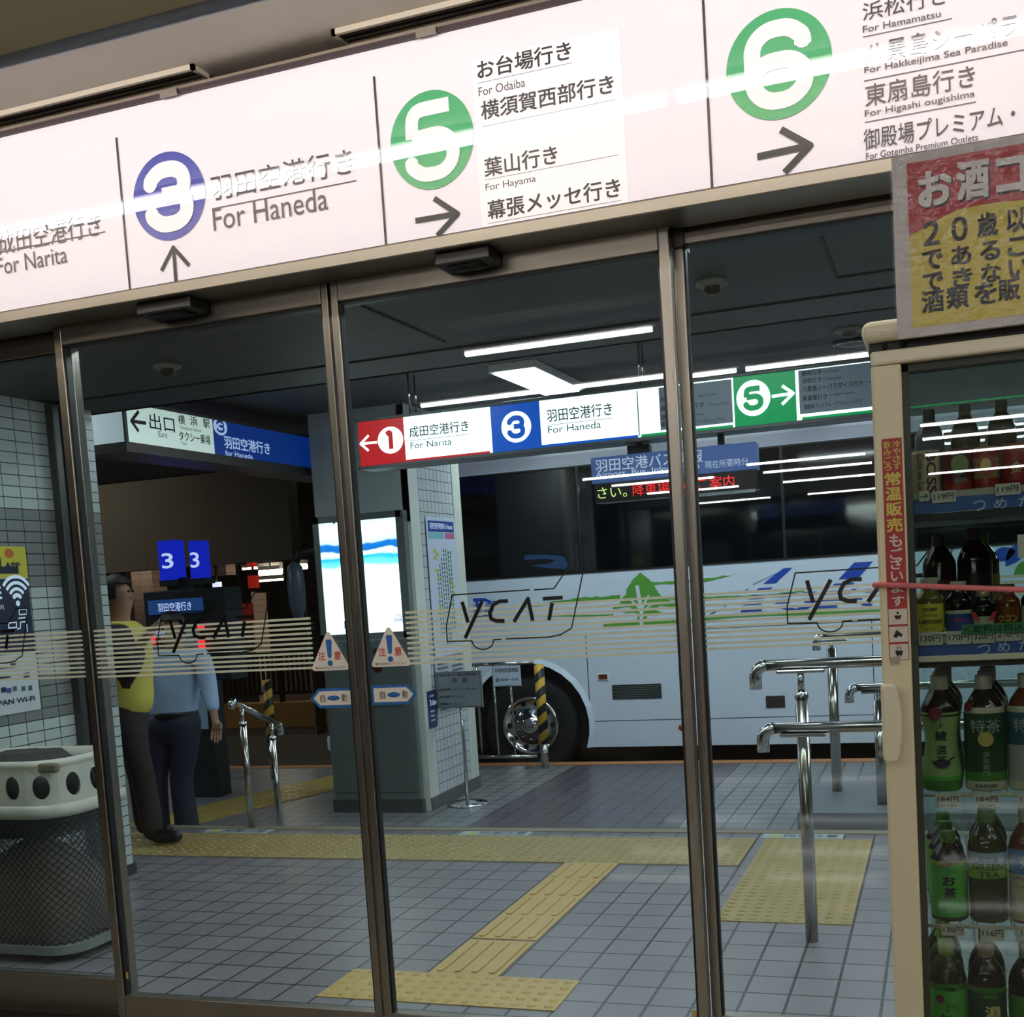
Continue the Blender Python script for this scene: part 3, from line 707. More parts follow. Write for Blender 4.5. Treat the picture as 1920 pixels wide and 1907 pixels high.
field(hx(1495, 690)+0.003, 2.15, gz0+0.005, gz1+0.002, em_gr, 'grey_sheet', 0.001)
litk = mat('lit_sign_ink', (44, 52, 58), 0.5)
def hb(cx, cy, rpx, ch, m):
    X, Z = pt(cx, cy, HY); r = (pt(cx+rpx, cy, HY)[0]-pt(cx-rpx, cy, HY)[0])/2; rz = (pt(cx, cy-rpx*1.06, HY)[1]-pt(cx, cy+rpx*1.06, HY)[1])/2
    mb = MB(); disc(mb, X, Z, r, rz, lambda u, v: (u, HF-0.001, v)); o = mb.build('round_badge', em_w, hang, recalc=False)
    if ch == '1': numeral('numeral', ch, m, o, X-0.005, Z, r*1.0, r*1.25, HF-0.002, r*0.34)
    else: numeral('numeral', ch, m, o, X, Z, r*1.0, r*1.2, HF-0.002, r*0.33)
hb(731, 825, 24, '1', em_r); hb(967, 800, 28, '3', em_b); hb(1412, 746, 32, '5', em_g)
def harrow(L, wd):
    mb = MB()
    for st in L: ribbon(mb, [pt(*p, HY) for p in st], wd, lambda u, v: (u, HF-0.001, v))
    mb.build('arrow', em_w, hang, recalc=False)
harrow([[(706, 829), (675, 832)], [(690, 816), (675, 832), (690, 845)]], 0.016)
harrow([[(1447, 743), (1487, 737)], [(1466, 723), (1487, 737), (1466, 758)]], 0.018)
th = lambda s, lb, rx, h, b=0.0, nv=None: TY(s, HF-0.0015, lb, rx, h, litk, hang, b, 'lettering', nv)
th('成田空港行き', (768, 821), (879, 808), 21, 0.008); th('For Narita', (770, 842), (847, 836), 12)
th('羽田空港行き', (1026, 792), (1148, 776), 24, 0.008); th('For Haneda', (1028, 813), (1127, 804), 13)
for a, bb in (((768, 826), (879, 815)), ((1026, 797), (1149, 783))):
    X0, Za = pt(*a, HY); X1, Zb_ = pt(*bb, HY); MB().box(X0, HF-0.001, Za-0.002, X1, HF+0.001, Za+0.0005).build('rule_line', litk, hang)
for s, lb, rx in (('お台場行き', (1238, 754), (1300, 746)), ('横須賀西部行き', (1238, 772), (1320, 763)), ('葉山行き', (1239, 788), (1285, 783)), ('幕張メッセ行き', (1239, 801), (1302, 793))):
    th(s, lb, rx, 10, 0.015)
for s, lb, rx in (('For Odaiba', (1310, 745), (1345, 741)), ('For Yokosuka West Side', (1330, 762), (1366, 757)), ('For Hayama', (1292, 782), (1320, 778)), ('For Makuhari Messe', (1308, 793), (1360, 787))):
    th(s, lb, rx, 6)
for s, lb, rx, h in (('静岡行き', (1503, 706), (1540, 700), 10), ('浜松行き', (1504, 720), (1540, 714), 10), ('八景島シーパラダイス行き', (1504, 736), (1618, 720), 11), ('東扇島行き', (1505, 753), (1551, 745), 11), ('御殿場プレミアム・アウトレット行き', (1508, 768), (1616, 754), 9)):
    th(s, lb, rx, h, 0.015)
for s, lb, rx in (('For Shizuoka', (1544, 700), (1572, 697)), ('For Hamamatsu', (1544, 714), (1578, 710)), ('For Hakkeijima', (1622, 720), (1640, 717)), ('For Higashi ougishima', (1555, 744), (1603, 738))): th(s, lb, rx, 6)
# end face and hanger rods
for px, py in ((761, 760), (1195, 700), (1700, 640)):
    X, _ = pt(px, py, HY); X = X if px < 1700 else 0.6
    for dy in (0.06, 0.16): MB().tube([(X, HY+dy, hz1), (X, HY+dy, 2.85)], 0.007, 8).build('hanger_rod', steelrail, hang)

# LED information board
BYL = 7.32
bz = lambda px, py: pt(px, py, BYL)
lx0, lz1 = bz(1107, 859); lx1, _ = bz(1417, 829); _, lzm = bz(1110, 908); _, lz0 = bz(1112, 944)
led = thing('led_information_board', 'blue and black electronic bus information board hanging under the white lightbox sign', 'display', ((lx0+lx1)/2, BYL, lz0))
bb_ = mat('board_blue', (66, 92, 142), 0.45, emit=0.45, ergb=(70, 100, 165)); bw = mat('board_white', (190, 205, 220), 0.5, emit=0.6, ergb=(190, 205, 225))
MB().box(lx0, BYL, lzm, lx1, BYL+0.12, lz1).build('title_panel', bb_, led, bevel=0.004)
MB().box(lx0+0.01, BYL+0.005, lz0, lx1+0.0, BYL+0.14, lzm).build('display_panel', mat('led_black', (14, 14, 16), 0.25), led, bevel=0.003)
TL = lambda s, lb, rx, h, m, b=0.0, nm='lettering': TY(s, BYL-0.001, lb, rx, h, m, led, b, nm)
TL('羽田空港バス情報', (1117, 886), (1318, 868), 24, bw, 0.008); TL('Airport  Bus  Information', (1117, 900), (1311, 882), 14, bw, 0.006)
TL('現在所要時分', (1322, 879), (1403, 871), 14, bw)
ledg = mat('led_yellow_green', (170, 200, 110), 0.5, emit=1.3, ergb=(190, 215, 120)); ledr = mat('led_red', (200, 40, 40), 0.5, emit=1.3, ergb=(235, 30, 30))
TL('さい。', (1121, 936), (1176, 933), 21, ledg, -0.002, 'led_text'); TL('降車場所のご案内', (1187, 931), (1377, 910), 24, ledr, -0.004, 'led_text')
X0, Z0_ = bz(1294, 931); X1, Z1_ = bz(1416, 917)
MB().box(X0, BYL-0.002, Z0_-0.006, X1, BYL+0.004, Z0_+0.012).build('notice_strip', mat('strip_grey', (170, 180, 185), 0.5), led)
text('lettering', '運行状況はこちらをご確認ください', ink, led, planeY(X0+0.02, Z0_-0.001, BYL-0.003), (X1-X0)*0.85, 0.010)
for px in (1195, 1350):
    X, Z = bz(px, 846); MB().box(X-0.07, BYL+0.02, Z-0.03, X+0.07, BYL+0.10, Z+0.04).box(X-0.02, BYL+0.04, Z, X+0.02, BYL+0.08, hz0).build('bracket', mat('bracket_black', (18, 18, 20), 0.5), led, bevel=0.006)

# ------------------------------------------------------------------ exit lightbox (runs away from the viewer)
EX = -4.65
ey0, ez1 = sd(233, 765, EX); _, ez0 = sd(237, 828, EX); ey1 = 9.6
ez1 = ez0+0.235
ex = thing('exit_sign', 'long lightbox sign with white exit arrow and blue bay 3 panel past the tile wall', 'sign', (EX-0.13, (ey0+ey1)/2, ez0-0.02))
MB().box(EX-0.30, ey0-0.02, ez0-0.06, EX+0.006, ey1, ez0).box(EX-0.30, ey0-0.02, ez1, EX+0.006, ey1, ez1+0.02).box(EX-0.006, ey0-0.02, ez0, EX+0.008, ey0+0.006, ez1).box(EX-0.30, ey0-0.02, ez0, EX-0.285, ey0+0.006, ez1).build('lightbox_frame', mat('exit_frame', (84, 80, 76), 0.4, 0.5), ex)
ym_, _ = sd(400, 815, EX)
em_w2 = mat('lit_soft_white', (225, 236, 230), 0.35, emit=0.62, ergb=(215, 232, 226)); em_b2 = mat('lit_deep_blue', (8, 52, 130), 0.35, emit=0.42, ergb=(6, 60, 160))
MB().box(EX-0.28, ey0, ez0, EX, ym_, ez1).build('white_panel', em_w2, ex)
MB().box(EX-0.28, ym_, ez0, EX, ey1, ez1).build('blue_panel', em_b2, ex)
MB().box(EX-0.29, ey0-0.012, ez0, EX-0.002, ey0-0.001, ez1).build('end_panel', mat('lit_end_panel', (205, 218, 222), 0.4, emit=0.45, ergb=(205, 222, 230)), ex)
def TX(s, X, lb, rx, hpx, m, parent, b=0.0, name='lettering'):
    Y0, Z0 = sd(lb[0], lb[1], X); Y1, _ = sd(rx[0], rx[1], X); _, Z1 = sd(lb[0], lb[1]-hpx, X)
    return text(name, s, m, parent, lambda u, v: (X, Y0+u, Z0+v), Y1-Y0, Z1-Z0, b)
EXF = EX+0.002; s4 = 660/1920.0
P4 = lambda x, y: (x*s4, 640+y*s4)
TX('出口', EXF, P4(818, 478), P4(955, 492), 30, ink, ex, 0.008); TX('Exit', EXF, P4(866, 520), P4(914, 524), 10, inkgrey, ex)
TX('横', EXF, P4(974, 450), P4(1010, 453), 18, ink, ex, 0.012); TX('浜', EXF, P4(1040, 458), P4(1078, 462), 18, ink, ex, 0.012); TX('駅', EXF, P4(1110, 470), P4(1146, 474), 17, ink, ex, 0.012)
TX('Yokohama Station', EXF, P4(978, 476), P4(1098, 492), 6, inkgrey, ex); TX('タクシー乗場', EXF, P4(980, 540), P4(1150, 572), 18, ink, ex, 0.012); TX('Taxi', EXF, P4(988, 562), P4(1018, 566), 6, inkgrey, ex)
mb = MB()
for st in ([P4(795, 447), P4(715, 435)], [P4(755, 382), P4(715, 435), P4(755, 492)]): ribbon(mb, [sd(*p, EX) for p in st], 0.022, lambda u, v: (EXF, u, v))
mb.build('arrow', ink, ex, recalc=False)
em_l = mat('lit_pale_letters', (190, 206, 236), 0.4, emit=0.62, ergb=(190, 210, 250))
TX('羽田空港行き', EXF, P4(1225, 582), P4(1475, 622), 24, em_l, ex, 0.02); TX('for Haneda', EXF, P4(1230, 622), P4(1380, 645), 10, em_l, ex, 0.01)
for yy in (ey0+0.3, ey1-0.4): MB().tube([(EX-0.15, yy, ez1+0.02), (EX-0.15, yy, 2.85)], 0.01, 8).build('hanger_rod', steelrail, ex)
cy_, cz_ = sd(*P4(1200, 465), EX); mb = MB(); disc(mb, cy_, cz_, 0.085, 0.06, lambda u, v: (EXF, u, v)); o = mb.build('round_badge', em_l, ex, recalc=False)
mb = MB()
for st in NUM['3']: ribbon(mb, rounded([(cy_-0.045+a*0.09, cz_-0.036+b_*0.072) for a, b_ in st], 0.02), 0.016, lambda u, v: (EXF+0.001, u, v))
mb.build('numeral', em_b2, o, recalc=False)

# ------------------------------------------------------------------ pillar with cabinet and lightbox
PY = 8.38
pxa, _ = pt(650, 1515, PY); pxb, _ = pt(812, 1522, PY)
PXL, PXR = -4.56, -3.765
PYB = 9.42
pil_t = tile_mat('pillar_tiles', (196, 202, 204), (60, 62, 66), 0.075, 0.085, 'YZ', (0.03, 0.01), 0.06, 0.25, 0.04, bump=0.3)
pil_w = mat('pillar_cream_metal', (206, 210, 200), 0.4)
pil = thing('pillar', 'square white tiled pillar with grey metal front standing before the white bus', 'pillar', ((PXL+PXR)/2, (PY+PYB)/2, ZL))
MB().box(PXL, PY+0.04, ZL, PXR-0.004, PYB-0.01, 2.85).build('tiled_core', pil_t, pil)
MB().box(PXL-0.01, PY, 1.97, PXR, PY+0.05, 2.85).build('upper_panel', mat('pillar_grey_panel', (188, 194, 192), 0.45, noise=0.05), pil)
MB().box(PXR-0.06, PY, ZL, PXR+0.004, PY+0.17, 2.85).build('front_corner_strip', pil_w, pil, bevel=0.004)
MB().box(PXR-0.06, PYB-0.17, ZL, PXR+0.004, PYB, 2.85).build('rear_corner_strip', pil_w, pil, bevel=0.004)
MB().box(PXL-0.015, PY+0.001, ZL, PXR+0.012, PYB+0.01, ZL+0.10).build('plinth', mat('plinth_grey', (92, 92, 90), 0.5), pil)
# cabinet on the front
cab = thing('metal_cabinet', 'tall dark grey metal cabinet on the front of the tiled pillar, under the lit poster', 'cabinet', ((PXL+PXR)/2, PY-0.03, ZL))
cx0, cx1 = PXL+0.0, PXR-0.045
lbz0 = pt(770, 1195, PY-0.06)[1]; lbz1 = pt(765, 955, PY-0.06)[1]
cabm = mat('cabinet_grey', (104, 114, 112), 0.4, 0.15, noise=0.08, nscale=3)
MB().box(cx0, PY-0.07, ZL+0.10, cx1, PY-0.018, lbz0-0.01).build('body', cabm, cab, bevel=0.006)
dr = MB().box(cx0+0.035, PY-0.082, ZL+0.16, cx1-0.03, PY-0.068, lbz0-0.20).build('door', mat('cabinet_door_grey', (96, 106, 104), 0.38, 0.15, noise=0.1, nscale=2), cab, bevel=0.003)
X, Z = pt(672, 1390, PY-0.08); MB().lathe([(0.001, PY-0.10), (0.016, PY-0.10), (0.02, PY-0.09), (0.02, PY-0.082)], (X, 0, Z), 16, axis='Y').build('handle', black, dr)
TY('連結消火設備', PY-0.0835, (695, 1328), (755, 1326), 14, mat('cabinet_letters', (58, 64, 64), 0.5), dr, 0.01)
MB().box(cx0-0.01, PY-0.075, ZL, cx1+0.01, PY-0.018, ZL+0.10).build('base', brushed('cabinet_base_steel', (120, 124, 122), 0.4, 'X'), cab)
X, Z = pt(709, 1250, PY-0.07)
MB().lathe([(0.001, PY-0.10), (0.03, PY-0.10), (0.045, PY-0.085), (0.045, PY-0.07)], (X, 0, Z), 24, axis='Y').build('alarm_button', mat('dark_red_glass', (84, 22, 26), 0.2), cab, smooth=True)
X, Z = pt(705, 1220, PY-0.07)
MB().lathe([(0.001, PY-0.10), (0.018, PY-0.098), (0.022, PY-0.07)], (X, 0, Z), 20, axis='Y').build('alarm_lamp', mat('dark_red_lamp', (60, 12, 16), 0.1), cab, smooth=True)
# advert lightbox
lb = thing('poster_lightbox', 'glowing white poster box with blue wave picture on the pillar front', 'lightbox', ((PXL+PXR)/2, PY-0.03, lbz0))
alum = mat('aluminium_frame', (140, 150, 148), 0.35, 0.7)
f = MB()
f.box(cx0, PY-0.075, lbz0, cx0+0.05, PY-0.002, lbz1).box(cx1-0.045, PY-0.075, lbz0, cx1+0.02, PY-0.002, lbz1).box(cx0, PY-0.075, lbz0, cx1, PY-0.002, lbz0+0.05).box(cx0, PY-0.075, lbz1-0.05, cx1, PY-0.002, lbz1)
f.build('frame', alum, lb)
def poster_mat():
    m = bpy.data.materials.new('backlit_poster'); m.use_nodes = True; nt = m.node_tree; p = nt.nodes['Principled BSDF']; N = nt.nodes.new; K = nt.links.new
    geo = N('ShaderNodeNewGeometry'); sp = N('ShaderNodeSeparateXYZ'); K(geo.outputs['Position'], sp.inputs[0])
    ns = N('ShaderNodeTexNoise'); ns.inputs['Scale'].default_value = 6; K(geo.outputs['Position'], ns.inputs['Vector'])
    a = N('ShaderNodeMath'); a.operation = 'MULTIPLY_ADD'; K(ns.outputs[0], a.inputs[0]); a.inputs[1].default_value = 0.09; K(sp.outputs[2], a.inputs[2])
    mr = N('ShaderNodeMapRange'); K(a.outputs[0], mr.inputs[0]); mr.inputs[1].default_value = lbz0+0.05; mr.inputs[2].default_value = lbz1
    cr = N('ShaderNodeValToRGB'); K(mr.outputs[0], cr.inputs[0]); e = cr.color_ramp.elements; cr.color_ramp.interpolation = 'EASE'
    e[0].position = 0.0; e[0].color = srgb(205, 226, 236); e[1].position = 1.0; e[1].color = srgb(224, 240, 244)
    for q, c in ((0.1, (250, 254, 255)), (0.60, (252, 255, 255)), (0.64, (120, 225, 232)), (0.70, (40, 190, 222)), (0.715, (225, 245, 252)), (0.745, (235, 248, 252)), (0.76, (20, 110, 200)), (0.80, (20, 120, 205)), (0.82, (225, 243, 250)), (0.92, (248, 253, 255))):
        n = e.new(q); n.color = srgb(*c)
    K(cr.outputs[0], p.inputs['Emission Color']); K(cr.outputs[0], p.inputs['Base Color']); p.inputs['Emission Strength'].default_value = 1.5; p.inputs['Roughness'].default_value = 0.3
    return m
MB().box(cx0+0.05, PY-0.070, lbz0+0.05, cx1-0.045, PY-0.055, lbz1-0.05).build('lit_poster', poster_mat(), lb)
lbl = mat('poster_blue', (30, 100, 180), 0.4, emit=0.5)
TY('SWEAT', PY-0.072, (740, 1166), (764, 1165), 7, lbl, lb, 0.01); TY('POCARI', PY-0.072, (743, 1157), (762, 1156), 6, lbl, lb, 0.01)
X, Z = pt(650, 1172, PY-0.072); MB().box(X-0.02, PY-0.072, Z-0.03, X+0.025, PY-0.070, Z+0.03).build('can_picture', lbl, lb)
X, Z = pt(626, 978, PY-0.072); mb = MB(); disc(mb, X, Z, 0.014, 0.018, lambda u, v: (u, PY-0.0715, v), 16); mb.build('blue_mark', mat('poster_navy', (60, 90, 190), 0.4), lb, recalc=False)
# things on the right side of the pillar
PS = PXR+0.006
def onside(a, X=PS): return sd(*a, X)
y0, z1 = sd(797, 968, PS); y1, _ = sd(862, 968, PS); _, z0 = sd(830, 1230, PS); y0 = max(y0, PY+0.19); y1 = min(y0+0.62, PYB-0.19)
tmt = thing('route_map_poster', 'tall white route map poster with blue heading on the tiled side of the pillar', 'poster', (PS, (y0+y1)/2, z0))
MB().box(PS, y0, z0, PS+0.004, y1, z1).build('poster_sheet', mat('poster_paper', (196, 206, 224), 0.4), tmt)
pf = PS+0.005
def side_rect(a0, b0, a1, b1, m, name, parent=tmt, X=pf): return MB().poly([(X, a0, b0), (X, a1, b0), (X, a1, b1), (X, a0, b1)]).build(name, m, parent, recalc=False)
H_ = z1-z0; W_ = y1-y0
side_rect(y0+0.03, z1-0.115, y1-0.03, z1-0.03, mat('poster_heading_blue', (48, 74, 150), 0.4), 'heading')
text('lettering', '羽田空港行時刻表/To Haneda', bw, tmt, lambda u, v: (pf+0.001, y0+0.06+u, z1-0.095+v), W_-0.12, 0.05, 0.01)
side_rect(y0+0.03, z1-0.17, y0+W_*0.58, z1-0.12, mat('poster_teal', (130, 190, 196), 0.4), 'heading'); side_rect(y0+W_*0.62, z1-0.17, y1-0.03, z1-0.12, mat('poster_pink', (190, 110, 140), 0.4), 'heading')
mg = mat('map_line_green', (70, 110, 84), 0.4); mb = MB()
for i in range(7):
    yy = y0+W_*(0.28+0.08*i); zz0 = z0+H_*(0.08 if i in (2,3,4) else 0.16); zz1 = z1-0.24-(0.05*abs(3-i) if i < 3 else 0)
    k = int((zz1-zz0)/0.035)
    for j in range(k): mb.poly([(pf, yy-0.010, zz0+j*0.035), (pf, yy+0.010, zz0+j*0.035), (pf, yy+0.010, zz0+j*0.035+0.024), (pf, yy-0.010, zz0+j*0.035+0.024)])
mb.build('route_lines', mg, tmt, recalc=False)
mb = MB(); random.seed(3)
for i in range(16):
    yy = y0+W_*random.choice((0.22, 0.3, 0.62, 0.72, 0.8)); zz = z0+H_*random.uniform(0.2, 0.8); mb.poly([(pf+0.0005, yy-0.03, zz), (pf+0.0005, yy+0.03, zz), (pf+0.0005, yy+0.03, zz+0.025), (pf+0.0005, yy-0.03, zz+0.025)])
mb.build('route_stops', mat('map_yellow', (196, 196, 90), 0.4), tmt, recalc=False)
# timetable sheets below the map
tts = thing('timetable_sheet', 'cluster of small white timetable sheets under the route map on the pillar side', 'notice', (PS, y0+0.4, z0-0.55))
zz = z0-0.02
MB().box(PS, y0-0.02, zz-0.42, PS+0.004, y1, zz).build('sheet', mat('sheet_grey_white', (178, 184, 190), 0.4), tts)
mb = MB(); random.seed(5)
for r in range(11):
    for c in range(2):
        a = y0+0.02+c*0.30; b_ = zz-0.03-r*0.036; mb.poly([(pf, a, b_-0.018), (pf, a+random.uniform(0.12, 0.26), b_-0.018), (pf, a+0.2, b_), (pf, a, b_)])
mb.build('printed_lines', mat('print_grey', (90, 92, 104), 0.5), tts, recalc=False)
# blue 3.6 m sticker
a0, b1 = sd(800, 1297, PS); a1, b0 = sd(820, 1362, PS); a1 = a0+0.165
hs = thing('height_sticker', 'narrow dark blue sticker reading 3.6m on the front corner of the pillar', 'sticker', (PS, (a0+a1)/2, b0))
MB().box(PS-0.001, a0, b0, PS+0.003, a1, b1).build('sticker_sheet', mat('sticker_navy', (36, 52, 104), 0.4), hs)
text('lettering', '3.6m', bw, hs, lambda u, v: (PS+0.0036, a0+0.04+u, b0+(b1-b0)*0.60+v), 0.12, (b1-b0)*0.16, 0.015)
text('lettering', 'ここは海抜', bw, hs, lambda u, v: (PS+0.0036, a0+0.03+u, b0+(b1-b0)*0.83+v), 0.09, (b1-b0)*0.06)
for i in range(3): text('lettering', '海抜表示', bw, hs, lambda u, v, i=i: (PS+0.0036, a0+0.04+u, b0+(b1-b0)*(0.42-0.12*i)+v), 0.08, (b1-b0)*0.05)

# ------------------------------------------------------------------ stand sign
bx_, by_ = fx(877, 1508, ZL)
std = thing('stand_sign', 'silver pole sign with grey notice on a round chrome base beside the pillar', 'sign stand', (bx_, by_, ZL))
MB().lathe([(0.001, ZL+0.03), (0.03, ZL+0.03), (0.06, ZL+0.022), (0.15, ZL+0.018), (0.165, ZL+0.008), (0.165, ZL), (0.001, ZL)], (bx_, by_, 0), 40).build('base', chrome, std, smooth=True)
sx0, sz1 = pt(822, 1262, by_); sx1, _ = pt(902, 1258, by_); _, sz0 = pt(824, 1325, by_)
MB().tube([(bx_, by_, ZL+0.02), (bx_, by_, sz1-0.03)], 0.014, 14).build('pole', steelrail, std)
bd = MB().box(sx0, by_-0.035, sz0, sx1, by_-0.015, sz1).build('board', mat('notice_grey', (128, 136, 142), 0.35), std, bevel=0.003)
MB().box(sx0-0.008, by_-0.038, sz0-0.01, sx0, by_-0.012, sz1+0.01).box(sx1, by_-0.038, sz0-0.01, sx1+0.008, by_-0.012, sz1+0.01).box(sx0, by_-0.038, sz1, sx1, by_-0.012, sz1+0.01).box(sx0, by_-0.038, sz0-0.01, sx1, by_-0.012, sz0).build('board_frame', alum, std)
for i, (s, a, c, h) in enumerate((('（羽田空港行き）現在の所要時間は', 0.04, 0.92, 0.05), ('順　調', 0.35, 0.35, 0.11), ('国内線第１ターミナル 約 34 分', 0.04, 0.9, 0.055), ('国内線第２ターミナル', 0.04, 0.6, 0.055), ('国際線ターミナル', 0.04, 0.5, 0.055))):
    zz = sz1-(0.10, 0.30, 0.52, 0.74, 0.95)[i]*(sz1-sz0)
    text('lettering', s, inkgrey if i == 1 else ink, bd, planeY(sx0+a*(sx1-sx0), zz, by_-0.0365), c*(sx1-sx0), h*(sz1-sz0)*1.3, 0.008)

# ------------------------------------------------------------------ handrails
def rail_end(p, d, r):          # 90 degree elbow turned down at the end of a rail going in direction d
    p = Vector(p); d = Vector(d).normalized(); R = 0.045; pts = []
    c = p-Vector((0, 0, R))
    for k in range(8):
        a = math.pi/2*k/7; pts.append(c+d*(R*math.sin(a))+Vector((0, 0, R*math.cos(a))))
    pts.append(pts[-1]-Vector((0, 0, 0.045))); return pts
def hrail(name, parent, y, x0, x1, z, r=0.021):
    MB().tube([(x1, y, z), (x0+0.045, y, z)], r, 18).build('rail', steelrail, parent)
    MB().tube(rail_end((x0+0.045, y, z), (-1, 0, 0), r), r*1.12, 18).build('elbow', chrome, parent)
gx_, gy_ = fx(1523, 1765)
_, zA = pt(1503, 1245, gy_); _, zB = pt(1503, 1361, gy_)
rl = thing('handrail', 'tall double steel handrail standing on the grey tiles right of the doors, nearest the glass', 'handrail', (gx_, gy_, 0))
MB().tube([(gx_, gy_, 0), (gx_, gy_, zA-0.11)], 0.024, 18).build('post', steelrail, rl)
MB().tube([(gx_, gy_, zA-0.12), (gx_, gy_, zA-0.015)], 0.013, 14).build('post_neck', chrome, rl)
MB().lathe([(0.026, zA-0.13), (0.027, zA-0.115), (0.020, zA-0.105)], (gx_, gy_, 0), 18).build('collar', chrome, rl)
xa, _ = pt(1416, 1260, gy_); hrail('rail', rl, gy_, xa, 1.2, zA)
yb_ = gy_+0.055
xa, _ = pt(1434, 1375, gy_); hrail('rail', rl, gy_-0.055, xa, 1.2, zB)
MB().box(gx_-0.09, gy_-0.02, zA-0.034, gx_+0.09, gy_+0.02, zA-0.018).build('saddle_plate', chrome, rl, bevel=0.006)
MB().box(gx_-0.08, gy_-0.075, zB-0.034, gx_+0.09, gy_-0.02, zB-0.018).build('saddle_plate', chrome, rl, bevel=0.006)
MB().tube([(1.1, gy_, 0), (1.1, gy_, zA-0.02)], 0.024, 18).build('post', steelrail, rl)
# the pair behind, on the ramp kerb
ry = 7.82
rk = mat('ramp_kerb_grey', (104, 110, 116), 0.5, noise=0.12, nscale=4)
tag(MB().box(-0.86, 7.2, ZL, 5, 8.3, -0.02).build('ramp_kerb', rk), 'low grey concrete ramp kerb carrying the rear steel handrail posts', 'kerb')
for (pxb_, pyb, pxt, pyt, ex_, lab) in ((1570, 1483, 1556, 1192, (1530, 1192), 'steel handrail on the grey ramp kerb, seen behind the nearest handrail post'),
                                   (1655, 1508, 1640, 1288, (1592, 1292), 'lower steel handrail on the grey ramp kerb, half hidden by the drinks cooler')):
    X, Y = fx(pxb_, pyb, -0.02); Y = min(max(Y, 7.25), 8.25); X = pt(pxb_, pyb, Y)[0]; _, Zr = pt(pxt, pyt, Y); xe = pt(ex_[0], ex_[1], Y)[0]
    t = thing('handrail', lab, 'handrail', (X, Y, -0.02))
    MB().tube([(X, Y, -0.02), (X, Y, Zr-0.08)], 0.032, 16).build('post', steelrail, t)
    MB().tube([(X, Y, Zr-0.09), (X, Y, Zr-0.01)], 0.015, 12).build('post_neck', chrome, t)
    hrail('rail', t, Y, xe, 3.2, Zr, 0.024)
    MB().box(X-0.10, Y-0.02, Zr-0.038, X+0.10, Y+0.02, Zr-0.02).build('saddle_plate', chrome, t, bevel=0.006)
    MB().tube([(3.0, Y, -0.02), (3.0, Y, Zr-0.02)], 0.032, 16).build('post', steelrail, t)
# short sloping handrail at the step
hx1_, hy1 = fx(476, 1552); 
hy1 = min(hy1, YS-0.03); hx1_ = pt(476, 1552, hy1)[0]; hy2 = YS+0.42; hx2 = hx1_+0.005
sl = thing('handrail', 'short sloping steel handrail with two posts at the step behind the left sliding door', 'handrail', (hx1_, hy1, 0))
zr1 = pt(455, 1335, hy1)[1]
p_a = (hx1_-0.01, hy1-0.12, pt(432, 1318, hy1-0.12)[1]); p_b = Vector((hx2+0.01, hy2+0.12, 0)); p_b.z = pt(530, 1362, hy2+0.12)[1]
xA = pt(440, 1318, hy1-0.10)[0]; xB = pt(522, 1358, hy2+0.12)[0]
A_ = Vector((xA, hy1-0.10, pt(440, 1318, hy1-0.10)[1])); B_ = Vector((xB, hy2+0.12, pt(524, 1360, hy2+0.12)[1]))
dA = (A_-B_).normalized()
MB().tube([A_, B_], 0.019, 16).build('rail', steelrail, sl)
MB().tube([A_, A_+dA*0.02+Vector((0, 0, 0.004)), A_+dA*0.045-Vector((0, 0, 0.012)), A_+dA*0.055-Vector((0, 0, 0.05))], 0.022, 14).build('elbow', chrome, sl)
MB().tube([B_, B_-dA*0.02, B_-dA*0.035-Vector((0, 0, 0.02)), B_-dA*0.035-Vector((0, 0, 0.06))], 0.022, 14).build('elbow', chrome, sl)
for (pb, ptop, zb, nm) in (((476, 1552), (456, 1345), 0.0, 1), ((522, 1538), (509, 1385), ZL, 2)):
    Yp = hy1 if nm == 1 else hy2; f_ = (Yp-A_.y)/(B_.y-A_.y); c_ = A_.lerp(B_, f_)
    MB().tube([(c_.x, Yp, zb), (c_.x, Yp, c_.z-0.10)], 0.021, 14).build('post', steelrail, sl)
    MB().tube([(c_.x, Yp, c_.z-0.11), (c_.x, Yp, c_.z-0.01)], 0.012, 12).build('post_neck', chrome, sl)
    MB().lathe([(0.027, c_.z-0.115), (0.028, c_.z-0.105), (0.02, c_.z-0.098)], (c_.x, Yp, 0), 16).build('collar', chrome, sl)

# ------------------------------------------------------------------ the bus
BY = 10.95; BZ = -0.42; BYB = 13.4
def bp(px, py, Y=BY): return pt(px, py, Y)
bxf = bp(622, 1300)[0]                       # the bus front
BXF = bxf-0.05; BXR = 6.0
bus = thing('bus', 'white coach with dark windows and green and blue livery parked at the kerb', 'bus', (0.5, (BY+BYB)/2, BZ))
bwh = mat('bus_white_paint', (206, 218, 232), 0.22, noise=0.02, nscale=0.6, coat=0.6)
bglass = mat('bus_dark_glass', (10, 12, 16), 0.06, coat=0.3)
zsk = bp(1300, 1398)[1]; zwb = 1.525; zwt = bp(1000, 884)[1]; ztop = 2.98
wxc, wzc = bp(992, 1362); RA = 0.62
